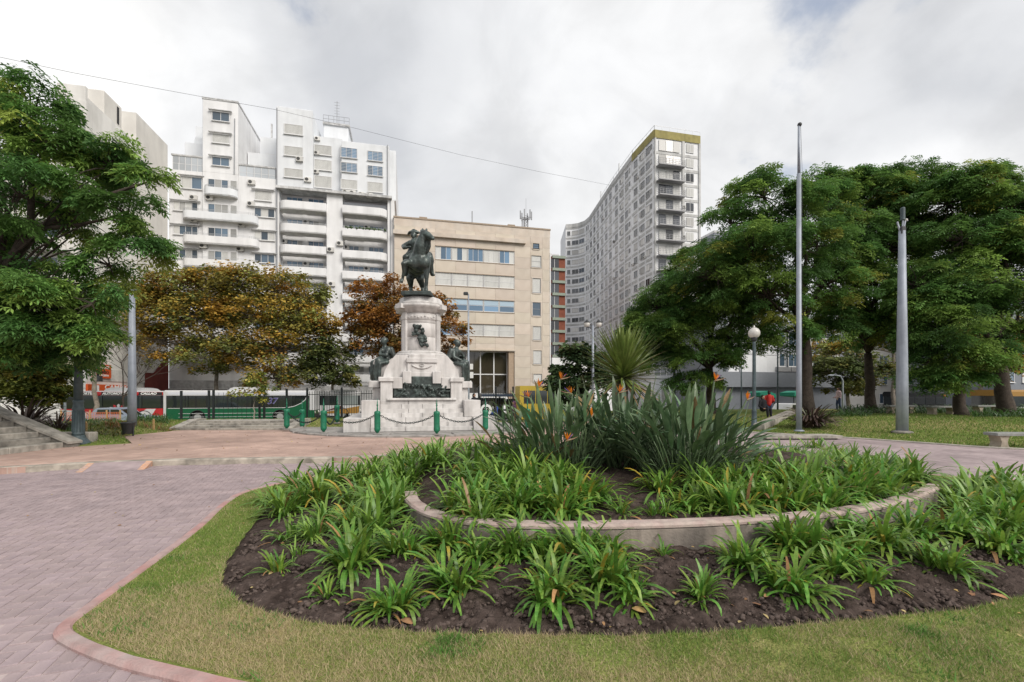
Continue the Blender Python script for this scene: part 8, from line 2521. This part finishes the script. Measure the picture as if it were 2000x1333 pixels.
p = at_depth(1004, 770, 28); person('person in a dark purple hooded jacket beside the yellow van', (p.x, p.y, -.35), R(-80), cloth_purple, cloth_blue, hair_b, 1.6, hood=cloth_purple)
p = at_depth(1502, 770, 27); person('person in a red jacket behind the sloping stone kerb', (p.x, p.y, park_z(p.x, p.y) - .15), R(160), cloth_red, cloth_blue, hair_b, 1.6)
p = at_depth(1490, 770, 26.5); person('person in dark clothes sitting on the kerb next to the red jacket', (p.x, p.y, park_z(p.x, p.y) + .0), R(20), cloth_black, cloth_black, hair_b, 1.7, sit=True)
p = at_depth(1638, 770, 33); person('person in a pale pink top beyond the purple flax', (p.x, p.y, park_z(p.x, p.y)), R(-100), m_c('pale_pink_cloth', (.55, .40, .42)), cloth_blue, hair_b, 1.65)

# ================================================================== OVERHEAD CABLE
pts = []
for (x, y, d) in ((-60, 98, 20), (0, 112, 21), (140, 142, 23.5), (300, 172, 27), (420, 194, 30.5), (535, 214, 34.5), (690, 250, 41), (900, 303, 52), (1050, 335, 63), (1190, 362, 80), (1262, 377, 88)):
    pts.append(at_depth(x, y, d))
mb = MB(); mb.tube(pts, [.006 + .00014 * p.y for p in pts], 5, cap=False)
tag(mb.build('overhead_cable', m_dk), label='thin overhead cable sagging across the sky to the grey tower', cat='cable')

# ================================================================== SMALL LITTER ON THE SOIL
m_dead = mat('dead_leaf', (.30, .17, .08), rough=.9, var=.3, scale=20, per_object=.4, hue_var=.03)
v, f = leaf_shape(.10, .055, .25, .6, segs=4, fold=.3, tip=1, base=.3); mb = MB(); mb.add(v, f, 0, True); dl = mb.mesh('fallen_leaf', m_dead)
LS = [((965, 1140), 'pale brown fallen leaf behind the front agapanthus row'), ((1262, 1197), 'curled fallen leaf on the soil, middle of the front row'), ((1750, 1126), 'pale fallen leaf under the agapanthus by the curved wall'), ((1885, 1150), 'yellow fallen leaf on the bare soil near the lawn'), ((1935, 1157), 'tan fallen leaf on the bare soil nearest the bench side'), ((805, 1215), 'small brown fallen leaf by the front lawn edge'), ((1470, 1180), 'brown fallen leaf beside the front agapanthus')]
for (x, y), lab in LS:
    p = on_ground(x, y, .06); tag(link('fallen_leaf', dl, None, (p.x, p.y, soil_z(p.x, p.y) + .035), (random.uniform(-.4, .4), random.uniform(-.4, .4), random.uniform(0, 6)), (1.1, 1.2, 1)), lab, 'leaf', 'fallen leaves on the soil')
# uncountable small litter: dry leaves on the soil, the lawn and the plaza
lv = np.array(v); lf = np.array(f)
VV = []; FF = []; CC = []; o_ = 0
def strew(n, xs_, ys_, test, zf, sc_, tints):
    global o_
    x = rng.uniform(*xs_, n); y = rng.uniform(*ys_, n); k = test(x, y); x, y = x[k], y[k]; z = zf(x, y)
    for i in range(len(x)):
        M = np.array(Euler((random.uniform(-.5, .5), random.uniform(-.4, .4), random.uniform(0, 6.3))).to_matrix())
        s_ = sc_ * random.uniform(.5, 1.2)
        VV.append((lv * s_) @ M.T + [x[i], y[i], z[i] + .012]); FF.append(lf + o_); o_ += len(lv)
        CC.append(np.tile(np.array(random.choice(tints)) * random.uniform(.6, 1.2), (len(lf), 1)))
T_ = [(.30, .17, .08), (.38, .26, .10), (.22, .12, .06), (.42, .33, .15)]
strew(420, (-4, 8), (3, 7), lambda x, y: in_poly(x, y, BED) & ~in_poly(x, y, INNER), lambda x, y: soil_base(x, y) + .015, .55, T_)
strew(160, (-5, 5), (2.4, 8), on_lawn, flat, .35, T_)
strew(90, (-12, -3.5), (3, 11), lambda x, y: ~in_poly(x, y, KERB) & ~in_poly(x, y, PLAZA), lambda x, y: np.full(x.shape, .004), .4, T_)
strew(160, (-13, -1), (12.5, 19), lambda x, y: in_poly(x, y, PLAZA), lambda x, y: np.full(x.shape, ZP), .7, T_)
strew(200, (10, 24), (14, 24), far_ok, park_h, .9, T_)
m_litter = mat('leaf_litter', (.3, .2, .1), rough=.9, var=0, attr='tint')
tag(link('fallen_leaves', np_mesh('fallen_leaves', np.vstack(VV), np.vstack(FF), m_litter, np.vstack(CC))), kind='stuff')
